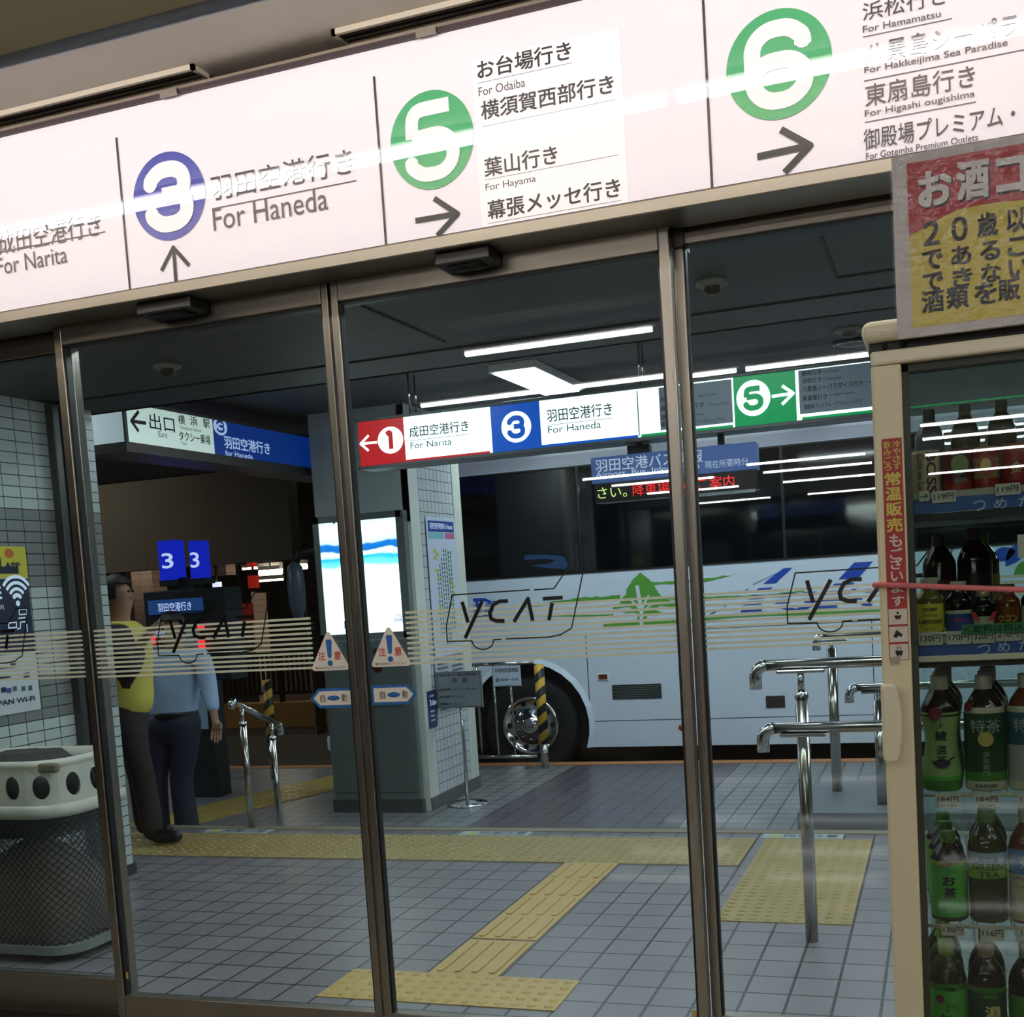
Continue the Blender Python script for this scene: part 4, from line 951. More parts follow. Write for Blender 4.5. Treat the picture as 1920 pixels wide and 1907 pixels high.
# body: side skin with a wheel arch cut out, as one solid box outline
def arch_pts(c, r, z0, n=16):
    a0 = math.asin(max(-1, min(1, (z0-wzc)/r)))
    return [(c+r*math.cos(math.pi-a0-(math.pi-2*a0)*k/n), wzc+r*math.sin(math.pi-a0-(math.pi-2*a0)*k/n)) for k in range(n+1)]
rear = 3.9
out = [(BXF+0.10, zsk)]+arch_pts(wxc, RA, zsk)+arch_pts(rear, RA, zsk)+[(BXR, zsk), (BXR, 2.7), (BXR-0.25, ztop), (BXF+0.55, ztop), (BXF+0.22, 2.6), (BXF+0.02, 1.2), (BXF, 0.2)]
mb = MB(); mb.poly([(x, BY, z) for x, z in out], (0, BYB-BY, 0)); mb.build('body', bwh, bus)
# dark inside of the wheel arches
for c in (wxc, rear):
    n = 18; P = arch_pts(c, RA-0.004, zsk, n); m2 = MB(); m2.poly([(x, BY+0.12, z) for x, z in P]); 
    for i in range(n): m2.poly([(P[i][0], BY+0.001, P[i][1]), (P[i+1][0], BY+0.001, P[i+1][1]), (P[i+1][0], BY+0.5, P[i+1][1]), (P[i][0], BY+0.5, P[i][1])])
    m2.build('wheel_well', mat('wheel_well_black', (10, 10, 10), 0.8), bus, recalc=False)
    m2 = MB(); P1 = arch_pts(c, RA+0.05, zsk, n); P0 = arch_pts(c, RA-0.002, zsk, n)
    for i in range(n): m2.poly([(P0[i][0], BY-0.03, P0[i][1]), (P0[i+1][0], BY-0.03, P0[i+1][1]), (P1[i+1][0], BY-0.002, P1[i+1][1]), (P1[i][0], BY-0.002, P1[i][1])])
    m2.build('wheel_arch_trim', bwh, bus, smooth=True, recalc=False)
def wheel(c):
    t_ = MB().lathe([(0.29, BY+0.06), (0.44, BY+0.04), (0.49, BY+0.07), (0.49, BY+0.32), (0.30, BY+0.34)], (c, 0, wzc), 48, axis='Y').build('tyre', mat('tyre_rubber', (16, 16, 17), 0.7), bus)
    rm = MB().lathe([(0.29, BY+0.055), (0.285, BY+0.03), (0.262, BY+0.028), (0.245, BY+0.06), (0.20, BY+0.075), (0.15, BY+0.055), (0.12, BY+0.03), (0.10, BY+0.02), (0.085, BY-0.01), (0.06, BY-0.018), (0.001, BY-0.02)], (c, 0, wzc), 48, axis='Y').build('rim', chrome, t_)
    m3 = MB()
    for k in range(10):
        a = 2*math.pi*k/10; m3.lathe([(0.026, BY+0.058), (0.020, BY+0.056), (0.001, BY+0.056)], (c+0.222*math.cos(a), 0, wzc+0.222*math.sin(a)), 12, axis='Y')
    m3.build('rim_holes', black, rm)
    m3 = MB()
    for k in range(10):
        a = 2*math.pi*(k+0.5)/10; m3.lathe([(0.012, BY+0.06), (0.012, BY+0.035), (0.001, BY+0.033)], (c+0.135*math.cos(a), 0, wzc+0.135*math.sin(a)), 8, axis='Y')
    m3.build('wheel_nuts', chrome, rm)
wheel(wxc); wheel(rear)
# windows
wx0 = BXF+0.5
edges = [bp(884, 1087)[0]-0.3, bp(1092, 1070)[0], bp(1466, 900)[0], 1.2, 2.8, 4.4, 5.7]
e0 = bp(884, 1087)[0]-0.75
MB().box(e0, BY-0.012, zwb, edges[1]-0.012, BY-0.001, zwt).build('window', bglass, bus, bevel=0.01)
for i in range(1, 6): MB().box(edges[i]+0.012, BY-0.012, zwb, edges[i+1]-0.012, BY-0.001, zwt).build('window', bglass, bus, bevel=0.01)
g = MB().box(e0, BY-0.010, zwb-0.015, edges[-1], BY-0.0005, zwb).box(e0, BY-0.010, zwt, edges[-1], BY-0.0005, zwt+0.015)
for e_ in edges[1:-1]: g.box(e_-0.012, BY-0.010, zwb, e_+0.012, BY-0.0005, zwt)
g.build('window_seal', black, bus)
MB().box(BXF+0.62, BY-0.01, 0.35, e0-0.06, BY-0.001, zwt).build('entrance_door_glass', bglass, bus)
# front: windscreen, headlamp, bumper
MB().poly([(BXF+0.010, BY+0.12, 0.95), (BXF+0.010, BYB-0.12, 0.95), (BXF+0.205, BYB-0.12, 2.6), (BXF+0.205, BY+0.12, 2.6)], (-0.012, 0, 0)).build('windscreen', bglass, bus)
MB().box(BXF-0.025, BY+0.02, 0.04, BXF+0.10, BY+0.34, 0.40).build('headlamp', mat('headlamp_glass', (120, 90, 84), 0.1, 0.5), bus, bevel=0.02)
MB().box(BXF-0.06, BY+0.0, zsk, BXF+0.2, BYB, 0.02).build('bumper', bwh, bus, bevel=0.03)
# panel joints
lk = mat('panel_gap', (50, 56, 64), 0.6)
g = MB()
zb1 = bp(1300, 1180)[1]; zb2 = bp(1300, 1348)[1]
g.box(bp(1098, 1190)[0], BY-0.0015, zb1-0.004, BXR-0.1, BY, zb1+0.004).box(bp(1104, 1354)[0], BY-0.0015, zb2-0.003, BXR-0.1, BY, zb2+0.003)
for px, py0 in ((1284, 1180), (1622, 1160)):
    x = bp(px+17, 1290)[0]; g.box(x-0.004, BY-0.0015, zsk, x+0.004, BY, zb1)
x = bp(1104, 1290)[0]; g.box(x-0.004, BY-0.0015, zsk, x+0.004, BY, zb1)
for x in (1.2, 2.6): g.box(x-0.004, BY-0.0015, zsk, x+0.004, BY, zb1)
g.build('panel_joints', lk, bus)
# vents, markers, badges
X, Z = bp(1194, 1297); gr = MB().box(X-0.235, BY-0.004, Z-0.07, X+0.235, BY, Z+0.07).build('side_vent', mat('vent_black', (22, 24, 26), 0.6), bus)
m3 = MB()
for r in range(8):
    for c in range(14): m3.box(X-0.23+c*0.033+(r % 2)*0.016, BY-0.006, Z-0.064+r*0.0165, X-0.23+c*0.033+0.027+(r % 2)*0.016, BY-0.004, Z-0.064+r*0.0165+0.005)
m3.build('vent_grille', alum, gr)
X, Z = bp(1131, 1269); m_ = MB().box(X-0.055, BY-0.010, Z-0.035, X+0.055, BY, Z+0.035).build('side_marker', white, bus, bevel=0.015, bseg=3); MB().box(X-0.043, BY-0.014, Z-0.024, X+0.043, BY-0.009, Z+0.024).build('marker_lens', mat('marker_brown', (104, 44, 32), 0.2), m_, bevel=0.008)
X, Z = bp(1454, 1316); MB().box(X-0.085, BY-0.006, Z-0.055, X+0.085, BY, Z+0.055).build('filler_flap', mat('flap_brown', (52, 46, 38), 0.4), bus, bevel=0.015, bseg=3)
X, Z = bp(1278, 1364); MB().lathe([(0.001, BY-0.012), (0.024, BY-0.010), (0.030, BY)], (X, 0, Z), 20, axis='Y').build('side_reflector', mat('reflector_orange_red', (150, 62, 40), 0.25), bus, smooth=True)
X, Z = bp(1288, 1364); MB().lathe([(0.001, BY-0.004), (0.010, BY-0.003), (0.011, BY)], (X, 0, Z), 14, axis='Y').build('lock', alum, bus)
# mirror at the bus front
mz = BY-0.35; mx_, mz_ = pt(556, 1105, mz); 
m_ = MB(); m_.lathe([(0.001, -0.30), (0.05, -0.28), (0.085, -0.15), (0.09, 0.05), (0.075, 0.22), (0.03, 0.28), (0.001, 0.285)], (mx_, mz, mz_), 20)
mm = m_.build('mirror', mat('mirror_shell', (84, 98, 108), 0.35), bus, smooth=True)
MB().tube([(mx_+0.02, mz, mz_+0.27), (mx_+0.06, mz+0.02, mz_+0.36), (mx_+0.30, mz+0.3, mz_+0.42), (BXF+0.3, BY+0.3, mz_+0.30)], [0.035, 0.04, 0.05, 0.05], 12).build('mirror_arm', black, mm)
# livery
lgreen = mat('livery_green', (88, 154, 62), 0.3); lblue = mat('livery_blue', (30, 72, 170), 0.3)
S2 = 1907/600.0
q = lambda x, y: bp(1100+x/S2, 1060+y/S2)
def rough_band(top, bot, m, name, jit=0.0, sub=6):
    random.seed(11)
    def dens(P):
        o = []
        for i in range(len(P)-1):
            for k in range(sub): t = k/sub; o.append((P[i][0]*(1-t)+P[i+1][0]*t, P[i][1]*(1-t)+P[i+1][1]*t+random.uniform(-jit, jit)))
        return o+[P[-1]]
    T, B = dens(top), dens(bot); m2 = MB(); n = min(len(T), len(B))
    for i in range(n-1): m2.poly([(q(*p)[0], BY-0.003, q(*p)[1]) for p in (B[i], B[i+1], T[i+1], T[i])])
    return m2.build(name, m, bus, recalc=False)
# band running through the tree, from left (thin) to right
rough_band([(-390, 255), (-200, 215), (0, 190), (120, 184), (200, 178)], [(-390, 258), (-200, 232), (0, 220), (120, 212), (200, 205)], lgreen, 'green_band', 4)
rough_band([(380, 100), (560, 92), (720, 78), (900, 50)], [(380, 118), (560, 112), (720, 96), (900, 52)], lgreen, 'green_band', 4)
rough_band([(400, 180), (600, 190), (900, 182), (1100, 170), (1300, 150)], [(400, 196), (600, 208), (900, 190), (1100, 176), (1300, 156)], lgreen, 'green_band', 3)
rough_band([(-300, 300), (0, 296), (160, 290)], [(-300, 304), (0, 304), (160, 302)], lgreen, 'green_band', 1)
rough_band([(100, 340), (350, 330), (560, 318), (900, 290), (1400, 278), (2300, 240)], [(100, 366), (350, 362), (560, 344), (900, 308), (1400, 292), (2300, 252)], lgreen, 'green_band', 2)
# tree
tree_o = [(320, 42), (345, 62), (372, 82), (398, 112), (418, 148), (438, 176), (470, 196), (510, 215), (545, 245), (520, 252), (440, 240), (400, 262), (470, 290), (420, 300), (360, 296), (350, 356), (308, 358), (300, 298), (230, 300), (215, 282), (280, 268), (250, 245), (155, 262), (160, 246), (200, 226), (205, 200), (236, 172), (238, 140), (262, 108), (272, 88), (300, 62)]
m2 = MB(); m2.poly([(q(*p)[0], BY-0.0035, q(*p)[1]) for p in tree_o]); m2.build('tree_emblem', lgreen, bus, recalc=False)
m2 = MB()
for st, wd in (([(300, 120), (312, 190), (326, 250), (328, 356)], 0.035), ([(372, 178), (345, 225), (330, 262)], 0.018), ([(262, 205), (300, 240), (322, 266)], 0.018), ([(412, 220), (360, 252), (330, 275)], 0.014), ([(205, 292), (280, 288), (325, 298)], 0.014)):
    ribbon(m2, [q(*p) for p in st], wd, lambda u, v: (u, BY-0.0045, v))
m2.build('tree_trunk_emblem', bwh, bus, recalc=False)
# blue script letters cut by stripes
def cut_ribbon(st, wd, name='script_letter', stripes_from=None):
    P = [q(*p) for p in st]; m2 = MB(); hw = wd
    for i in range(len(P)-1):
        a, b_ = Vector(P[i]), Vector(P[i+1]); nseg = max(1, int((b_-a).length/0.012))
        for k in range(nseg):
            p0 = a.lerp(b_, k/nseg); p1 = a.lerp(b_, (k+1)/nseg); f0 = (i+k/nseg)/(len(P)-1)
            w0 = hw[0]*(1-f0)+hw[1]*f0
            zc = (p0.y+p1.y)/2
            if stripes_from and zc < stripes_from and int((stripes_from-zc)/0.03) % 2 == 0: continue
            m2.poly([(p0.x-w0/2, BY-0.004, p0.y), (p1.x-w0/2, BY-0.004, p1.y), (p1.x+w0/2, BY-0.004, p1.y), (p0.x+w0/2, BY-0.004, p0.y)])
    return m2.build(name, lblue, bus, recalc=False)
zs = q(0, 178)[1]
cut_ribbon([(1200, 16), (1110, 90), (1030, 170), (985, 235), (980, 275), (1060, 272)], (0.08, 0.22), stripes_from=zs)
cut_ribbon([(1200, 16), (1000, 110), (905, 185), (800, 260), (740, 290), (650, 300), (640, 260)], (0.01, 0.03), stripes_from=zs)
cut_ribbon([(1160, 250), (1180, 180), (1250, 145), (1330, 160), (1340, 230), (1260, 270), (1190, 255)], (0.13, 0.10), stripes_from=zs)
cut_ribbon([(1650, -20), (1560, 80), (1480, 170), (1420, 250), (1480, 262)], (0.16, 0.20), stripes_from=zs)
cut_ribbon([(1480, 240), (1560, 160), (1640, 120), (1690, 120), (1680, 160), (1600, 190), (1680, 240)], (0.03, 0.08), stripes_from=zs)
cut_ribbon([(-355, -35), (-330, 0), (-345, 60)], (0.03, 0.04)) if False else None
# small blue emblem left of the livery (behind the first letter of the glass logo)
m2 = MB(); zq = lambda x, y: pt(700+x/S0, 940+y/S0, BY)
for st in ([(850, 840), (950, 838), (1000, 860)], [(880, 842), (890, 910)]): ribbon(m2, [zq(*p) for p in st], 0.03, lambda u, v: (u, BY-0.003, v))
for r in range(7):
    y_ = 855+r*20; ribbon(m2, [zq(960-r*4, y_), zq(1048-r*6, y_-4)], 0.010, lambda u, v: (u, BY-0.003, v)); ribbon(m2, [zq(850, y_+30), zq(930, y_+26)], 0.008, lambda u, v: (u, BY-0.003, v))
m2.build('blue_emblem', lblue, bus, recalc=False)
# seats seen faintly in the windows: bright interior panel
m2 = MB(); P = [zq(1290, 460), zq(1450, 455), (zq(1620, 465)), zq(1665, 545), zq(1640, 575), zq(1500, 570), zq(1340, 548), zq(1500, 530), zq(1560, 500), zq(1450, 490), zq(1290, 500)]
m2.poly([(p[0], BY-0.0135, p[1]) for p in P]); m2.build('window_decal', mat('window_decal_blue', (34, 62, 104), 0.35), bus, recalc=False)
MB().box(BXF+0.5, BY+0.0, zwt+0.03, BXR-0.3, BY-0.008, zwt+0.12).build('roof_gutter', mat('gutter_lilac', (190, 190, 206), 0.3), bus)
# petals of the livery seen through the cooler
for (cx, cy, a, L, m_) in ((1858, 1045, 0.2, 0.2, lblue), (1885, 1062, 0.9, 0.26, lblue), (1872, 1085, 2.6, 0.22, lblue), (1900, 1078, 0.5, 0.2, lgreen)):
    X, Z = bp(cx, cy); m2 = MB(); m2.poly([(X+L*t*math.cos(a)-s_*0.06*math.sin(math.pi*t)*math.sin(a), BY-0.004, Z+L*t*math.sin(a)+s_*0.06*math.sin(math.pi*t)*math.cos(a)) for s_, ts in ((1, [k/8 for k in range(9)]), (-1, [1-k/8 for k in range(1, 8)])) for t in ts]); m2.build('petal_emblem', m_, bus, recalc=False)

# ------------------------------------------------------------------ barrier fence at the kerb, striped posts
fy_ = fx(1010, 1440, ZL)[1]; fpx = pt(1010, 1440, fy_)[0]
fz1 = pt(1005, 1242, fy_)[1]; fzl = pt(1005, 1418, fy_)[1]; fx0 = pt(905, 1248, fy_)[0]-0.15
fen = thing('barrier_fence', 'steel barrier rail with thin bars and a white notice in front of the bus wheel', 'fence', (fpx-0.4, fy_, ZL))
MB().tube([(fx0, fy_, fz1), (fpx+0.015, fy_, fz1)], 0.016, 12).build('top_rail', steelrail, fen)
MB().tube([(fx0, fy_, fzl), (fpx, fy_, fzl)], 0.016, 12).build('bottom_rail', steelrail, fen)
for k in range(6):
    x = fpx-0.22-k*0.165
    if x > fx0-0.1: MB().tube([(x, fy_, fzl), (x, fy_, fz1)], 0.011, 10).build('bar', steelrail, fen)
MB().tube([(fx0, fy_, ZL), (fx0, fy_, fz1)], 0.018, 12).build('post', steelrail, fen)
nx0, nz1 = pt(925, 1247, fy_); nx1, _ = pt(977, 1250, fy_); _, nz0 = pt(925, 1287, fy_)
nb = MB().box(nx0, fy_-0.03, nz0, nx1, fy_-0.022, nz1-0.01).build('notice', mat('notice_white', (188, 202, 220), 0.4), fen)
for i, s in enumerate(('手荷物取扱時間', '☎ 05:00～18:00', 'それ以外の時間は窓口まで', '受付窓口でお願いします')):
    zz = nz1-0.06-(0, 0.085, 0.14, 0.18)[i]; hh = (0.042, 0.034, 0.018, 0.018)[i]; text('lettering', s, ink, nb, planeY(nx0+0.02, zz-hh*0.3, fy_-0.0305), (nx1-nx0)-0.04, hh, 0.012)
def stripe_mat(name, z0, per=0.16):
    m = bpy.data.materials.new(name); m.use_nodes = True; nt = m.node_tree; p = nt.nodes['Principled BSDF']; N = nt.nodes.new; K = nt.links.new
    geo = N('ShaderNodeNewGeometry'); sp = N('ShaderNodeSeparateXYZ'); K(geo.outputs['Position'], sp.inputs[0])
    a = N('ShaderNodeMath'); a.operation = 'MULTIPLY_ADD'; K(sp.outputs[0], a.inputs[0]); a.inputs[1].default_value = -0.8; K(sp.outputs[2], a.inputs[2])
    d = N('ShaderNodeMath'); d.operation = 'DIVIDE'; K(a.outputs[0], d.inputs[0]); d.inputs[1].default_value = per
    f = N('ShaderNodeMath'); f.operation = 'FRACT'; K(d.outputs[0], f.inputs[0]); g_ = N('ShaderNodeMath'); g_.operation = 'GREATER_THAN'; K(f.outputs[0], g_.inputs[0]); g_.inputs[1].default_value = 0.5
    x = N('ShaderNodeMix'); x.data_type = 'RGBA'; K(g_.outputs[0], x.inputs[0]); x.inputs[6].default_value = srgb(26, 26, 26); x.inputs[7].default_value = srgb(205, 160, 50); K(x.outputs[2], p.inputs['Base Color']); p.inputs['Roughness'].default_value = 0.45
    return m
hz = stripe_mat('hazard_stripes', 0)
def hpost(x, y, z0, z1, zs_, lab, r=0.034):
    t = thing('hazard_post', lab, 'post', (x, y, z0)); MB().tube([(x, y, z0), (x, y, zs_)], r*0.92, 16).build('steel_foot', steelrail, t)
    MB().tube([(x, y, zs_), (x, y, z1)], r*1.15, 16).build('striped_sleeve', hz, t); return t
hpost(fpx+0.065, fy_, ZL, fz1-0.02, ZL+0.24, 'yellow and black striped post at the end of the barrier by the bus wheel', 0.04)
y2 = fx(508, 1460, ZL)[1]; x2_, z2_ = pt(500, 1275, y2)
hpost(x2_, y2, ZL, z2_, ZL+0.35, 'yellow and black striped post seen behind the short sloping handrail', 0.04)

# ------------------------------------------------------------------ left background beyond the kerb
FB = 15.0
pb = lambda px, py, Y=FB: pt(px, py, Y)
pinkt = tile_mat('pink_white_tiles', (214, 186, 172), (110, 84, 76), 0.22, 0.115, 'XZ', (0, 0), 0.05, 0.3, 0.04, bump=0.2)
def far_box(name, a, b_, Y, dpt, m, lab=None, cat=None, kind=None, z0=None):
    X0, Z1 = pb(*a, Y); X1, Z0 = pb(*b_, Y)
    if z0 is None:
        t = thing(name, lab, cat, ((X0+X1)/2, Y+dpt/2, Z0)); o = MB().box(X0, Y, Z0, X1, Y+dpt, Z1).build('panel', m, t)
        MB().tube([((X0+X1)/2, Y+dpt/2, Z1), ((X0+X1)/2, Y+dpt/2, 4.1)], 0.02, 6).build('hanger', darksteel, t); return t
    o = MB().box(X0, Y, z0, X1, Y+dpt, Z1).build(name, m); tag(o, lab, cat, None, kind); return o
far_box('tiled_column', (243, 1052), (292, 1165), 18.0, 0.8, pinkt, 'pale pink tiled column in the far bus bay behind the numbered screens', 'column', z0=-0.42)
far_box('tiled_column', (205, 1075), (243, 1165), 19.5, 0.8, mat('brown_tiles', (120, 92, 80), 0.5), 'brown column in the far bus bay next to the pale tiled column', 'column', z0=-0.42)
far_box('tiled_column', (470, 1110), (482, 1250), 18.5, 0.5, pinkt, 'slim pale tiled column in the far bus bay beside the red screens', 'column', z0=-0.42)
far_box('tiled_panel', (392, 1045), (424, 1078), 17.0, 0.3, pinkt, 'small pale tiled panel hanging in the far bay right of the blue screens', 'panel')
rdm = mat('far_red_sign', (170, 44, 36), 0.4, emit=0.35, ergb=(200, 40, 30)); 
for a, b_, Y, lab in (((461, 1040), (474, 1062), 17.0, 'upper small red bay sign in the far background left of the bus mirror'), ((464, 1080), (480, 1102), 17.6, 'lower small red bay sign in the far background left of the bus mirror')):
    far_box('bay_sign', a, b_, Y, 0.12, rdm, lab, 'sign')
rb = far_box('ticket_box', (424, 1134), (446, 1172), 16.5, 0.5, mat('far_red_box', (120, 30, 28), 0.4, emit=0.05), 'dark red box with a white number 2 in the far background', 'box')
X, Z = pb(441, 1150, 16.45); text('lettering', '2', white, rb, planeY(X, Z, 16.49), 0.07, 0.14)
far_t = mat('far_lamp_glow', (255, 245, 235), 0.5, emit=9.0, ergb=(255, 232, 212))
def far_lamp(a, b_, Y, lab, th_=0.05, m=far_t):
    X0, Z0 = pb(*a, Y); X1, Z1 = pb(*b_, Y); t = thing('bay_lamp', lab, 'lamp', ((X0+X1)/2, Y, min(Z0, Z1)-0.1)); MB().tube([((X0+X1)/2, Y, Z0+th_), ((X0+X1)/2, Y, 4.1)], 0.012, 6).build('hanger', darksteel, t)
    MB().tube([(X0, Y, Z0), (X1, Y, Z0)], th_, 10).build('lamp_tube', m, t); MB().box(X0, Y-0.05, Z0+th_, X1, Y+0.05, Z0+th_+0.06).build('housing', batten, t)
far_lamp((196, 1067), (286, 1067), 17.5, 'thin warm lamp line in the far bay left of the blue screens', 0.02)
far_lamp((455, 1067), (487, 1067), 19.0, 'thin warm lamp line in the far bay left of the bright lamp pair', 0.02)
far_lamp((471, 1045), (546, 1044), 16.0, 'upper warm lamp line just above the bus mirror', 0.025)
far_lamp((487, 1069), (528, 1068), 17.0, 'upper tube of the bright lamp pair left of the bus mirror', 0.045)
far_lamp((487, 1075), (528, 1074), 16.8, 'lower tube of the bright lamp pair left of the bus mirror', 0.045)
far_lamp((558, 1063), (575, 1063), 17.0, 'short bright lamp right of the bus mirror', 0.045)
far_lamp((480, 1090), (531, 1089), 21.0, 'lowest thin lamp line in the far bay left of the bus mirror', 0.02)
far_box('far_terminal_wall', (590-400, 1160), (470, 1210), 22, 0.3, mat('far_wall_warm', (120, 96, 82), 0.7, noise=0.1, nscale=2), kind='structure', z0=-0.42)
o = bpy.data.objects[-1] if False else None
# low wall, hedge of bars and yellow kerb across the road
ky = 15.5
kx0, kz = pb(400, 1330, ky); kx1, _ = pb(640, 1318, ky)
tag(MB().box(kx0-4, ky, -0.42, kx1+6, ky+0.35, pb(560, 1318, ky)[1]).build('trim_10', mat('far_kerb_yellow', (150, 112, 56), 0.6, noise=0.2)), kind='structure')
fz0 = pb(560, 1302, ky+0.1)[1]; fz1_ = pb(560, 1228, ky+0.1)[1]
ff = thing('railing', 'dark vertical bar railing across the road in the left background', 'railing', ((kx0+kx1)/2, ky+0.2, fz0)); kzt = pb(560, 1318, ky)[1]
MB().box(kx0, ky+0.18, fz0, kx1, ky+0.22, fz0+0.05).build('bottom_rail', darksteel, ff)
for x in (kx0+0.05, (kx0+kx1)/2, kx1-0.05): MB().box(x-0.03, ky+0.17, kzt, x+0.03, ky+0.23, fz1_).build('post', darksteel, ff)
if True: MB().box(kx0, ky+0.18, fz1_, kx1, ky+0.22, fz1_+0.05).build('top_rail', darksteel, ff)
nb_ = 26
for i in range(nb_):
    x = kx0+(kx1-kx0)*(i+0.5)/nb_; MB().box(x-0.02, ky+0.185, fz0, x+0.02, ky+0.215, fz1_).build('bar' if 0 < i < nb_-1 else 'bar', darksteel, ff)
tag(MB().box(kx0, ky+1.6, -0.42, kx0+(kx1-kx0)*0.45, ky+1.8, fz1_-0.1).build('wall_far_low', mat('far_low_wall_pale', (160, 134, 112), 0.6, noise=0.1)), kind='structure')
far_box('concrete_column', (572, 1130), (583, 1240), 14.5, 0.3, mat('far_column_grey', (120, 118, 108), 0.6), 'thin pale grey column beyond the road right of the bus mirror', 'column', z0=-0.42)

# numbered screens and the departure board
scr_b = mat('screen_blue', (14, 30, 170), 0.3, emit=0.85, ergb=(16, 34, 190)); scr_w = mat('screen_letters', (225, 230, 255), 0.4, emit=0.9, ergb=(205, 215, 255))
yS = 8.9
s1 = lambda px, py: pt(190+px/(1907/290.0), 980+py/(1907/290.0), yS)
board = thing('departure_board', 'dark bay machine with two blue number 3 screens and blue destination panel', 'display', (s1(800, 800)[0], yS+0.1, ZL))
dk = mat('board_dark', (26, 30, 36), 0.4)
(xa, za), (xb, zb) = s1(490, 860), s1(1530, 1300)
MB().box(xa, yS+0.02, zb-0.45, xb, yS+0.30, za).build('board_body', dk, board, bevel=0.01)
MB().box(xa+0.2, yS+0.06, ZL, xb-0.25, yS+0.26, zb-0.45).build('board_stand', dk, board)
(xc, zc), (xd, zd) = s1(570, 965), s1(1250, 1100)
MB().box(xc, yS+0.0, zd, xd, yS+0.02, zc).build('destination_panel', mat('panel_blue', (44, 84, 150), 0.4, emit=0.22, ergb=(50, 100, 190)), board)
(xe, ze) = s1(700, 1075); text('lettering', '羽田空港行き', scr_w, board, planeY(xe, ze-0.02, yS-0.002), s1(1115, 1075)[0]-xe, 0.075, 0.006)
for (a, b_, n0, n1) in (((650, 235), (955, 700), (755, 570), (880, 370)), ((1030, 235), (1265, 680), (1105, 560), (1200, 360))):
    (x0_, z1_), (x1_, z0_) = s1(*a), s1(*b_)
    p_ = MB().box(x0_+0.03, yS+0.0, z0_, x1_-0.03, yS+0.16, z1_).build('number_screen', scr_b, board)
    MB().box(x0_+0.01, yS+0.01, z0_-0.05, x1_-0.01, yS+0.18, z0_).build('screen_base', dk, p_)
    (xn, zn), (xm, zm) = s1(*n0), s1(*n1); text('lettering', '3', scr_w, p_, planeY(xn, zn, yS-0.002), xm-xn, zm-zn, 0.012)
(xa2, za2), (xb2, zb2) = s1(650, 700), s1(1260, 870)
MB().box(xa2+0.1, yS+0.04, zb2-0.02, xb2-0.1, yS+0.16, za2).build('screen_bracket', dk, board)
led_ = mat('far_led_red', (255, 50, 50), 0.5, emit=1.6, ergb=(255, 40, 50))
m2 = MB()
for a in ((640, 1410), (640, 1470), (1245, 1275), (1250, 1440), (1255, 1500), (1260, 1555)):
    x, z = s1(*a); m2.box(x-0.03, yS-0.03, z-0.02, x+0.03, yS-0.01, z+0.02)
m2.build('red_led_digits', led_, board)
(xf, zf), (xg, zg) = s1(930, 1260), s1(1220, 1640)
dp_ = MB().box(xf, yS-0.01, zg, xg, yS+0.02, zf).build('fare_sheet', mat('sheet_pale', (150, 156, 168), 0.5, emit=0.05), board)
for i in range(5): text('lettering', '空港行き', ink, dp_, planeY(xf+0.09, zf-0.05-i*0.09, yS-0.012), 0.14, 0.035, 0.01)
(xh, zh) = s1(560, 960)
(xa3, za3), (xb3, zb3) = pt(398, 1210, yS), pt(402, 1345, yS)
x5, z5 = pt(368, 1300, yS); x6, z6 = pt(394, 1366, yS)
MB().box(x5, yS-0.03, z6, x6, yS-0.02, z5).build('leaflet', mat('leaflet_blue_white', (150, 180, 200), 0.4), board)
# small screens right of it
for a, b_, lab in (((395, 1048), (406, 1056), 'tiny lit screen on the pale tiled panel in the far bay'), ((398, 1092), (411, 1102), 'tiny bright screen right of the blue number screens, far behind')):
    far_box('small_screen', a, b_, 16.4 if b_[1] < 1080 else 16.0, 0.08, mat('tiny_screen', (200, 200, 230), 0.4, emit=1.5, ergb=(215, 215, 250)), lab, 'screen')

# lamps added to brighten the far bay on the left
hall_lamp(-12.5, 13.0, 0.4, 1.6, 4.04, 'lamp added beyond the kerb on the far left to light the bay', mat('added_bay_lamp_glow', (255, 240, 225), 0.5, emit=26.0, ergb=(255, 226, 200)))
hall_lamp(-8.5, 19.0, 1.8, 0.4, 4.04, 'lamp added in front of the far wall to light the background', MATS['added_bay_lamp_glow'])

# ------------------------------------------------------------------ wi-fi poster on the tile wall
WX = TWX+0.002
wy1, wz1 = sd(48, 1025, WX); wy1b, wz0 = sd(73, 1330, WX); wy1 = (wy1+wy1b)/2; wy0 = wy1-0.60
wp = thing('wifi_poster', 'yellow, navy and white free Wi-Fi poster taped to the white tile wall', 'poster', (WX, (wy0+wy1)/2, wz0))
MB().box(WX, wy0, wz0, WX+0.004, wy1, wz1).build('poster_sheet', mat('wifi_white', (206, 212, 216), 0.4), wp)
zs1 = sd(57, 1083, WX)[1]; zs2 = sd(68, 1222, WX)[1]
R_ = lambda a0, b0, a1, b1, m, nm, d=0.005: MB().poly([(WX+d, a0, b0), (WX+d, a1, b0), (WX+d, a1, b1), (WX+d, a0, b1)]).build(nm, m, wp, recalc=False)
R_(wy0, zs1, wy1, wz1, mat('wifi_yellow', (212, 204, 66), 0.4), 'yellow_field'); R_(wy0, zs2, wy1, zs1-0.004, mat('wifi_navy', (34, 38, 66), 0.4), 'navy_field')
def WT(s, lb, rx, h, m, b=0.0): TX(s, WX+0.006, lb, rx, h, m, wp, b)
c2 = lambda x, y: (x*240/995, 980+y*240/995)
navy = MATS['wifi_navy']
WT('Wi-Fi', c2(-150, 350), c2(14, 350), 22, navy, 0.03); WT('APP', c2(38, 355), c2(160, 352), 11, navy, 0.03); R_(wy1-0.34, zs1+0.02, wy1-0.06, zs1+0.055, navy, 'button_mark', 0.0055)
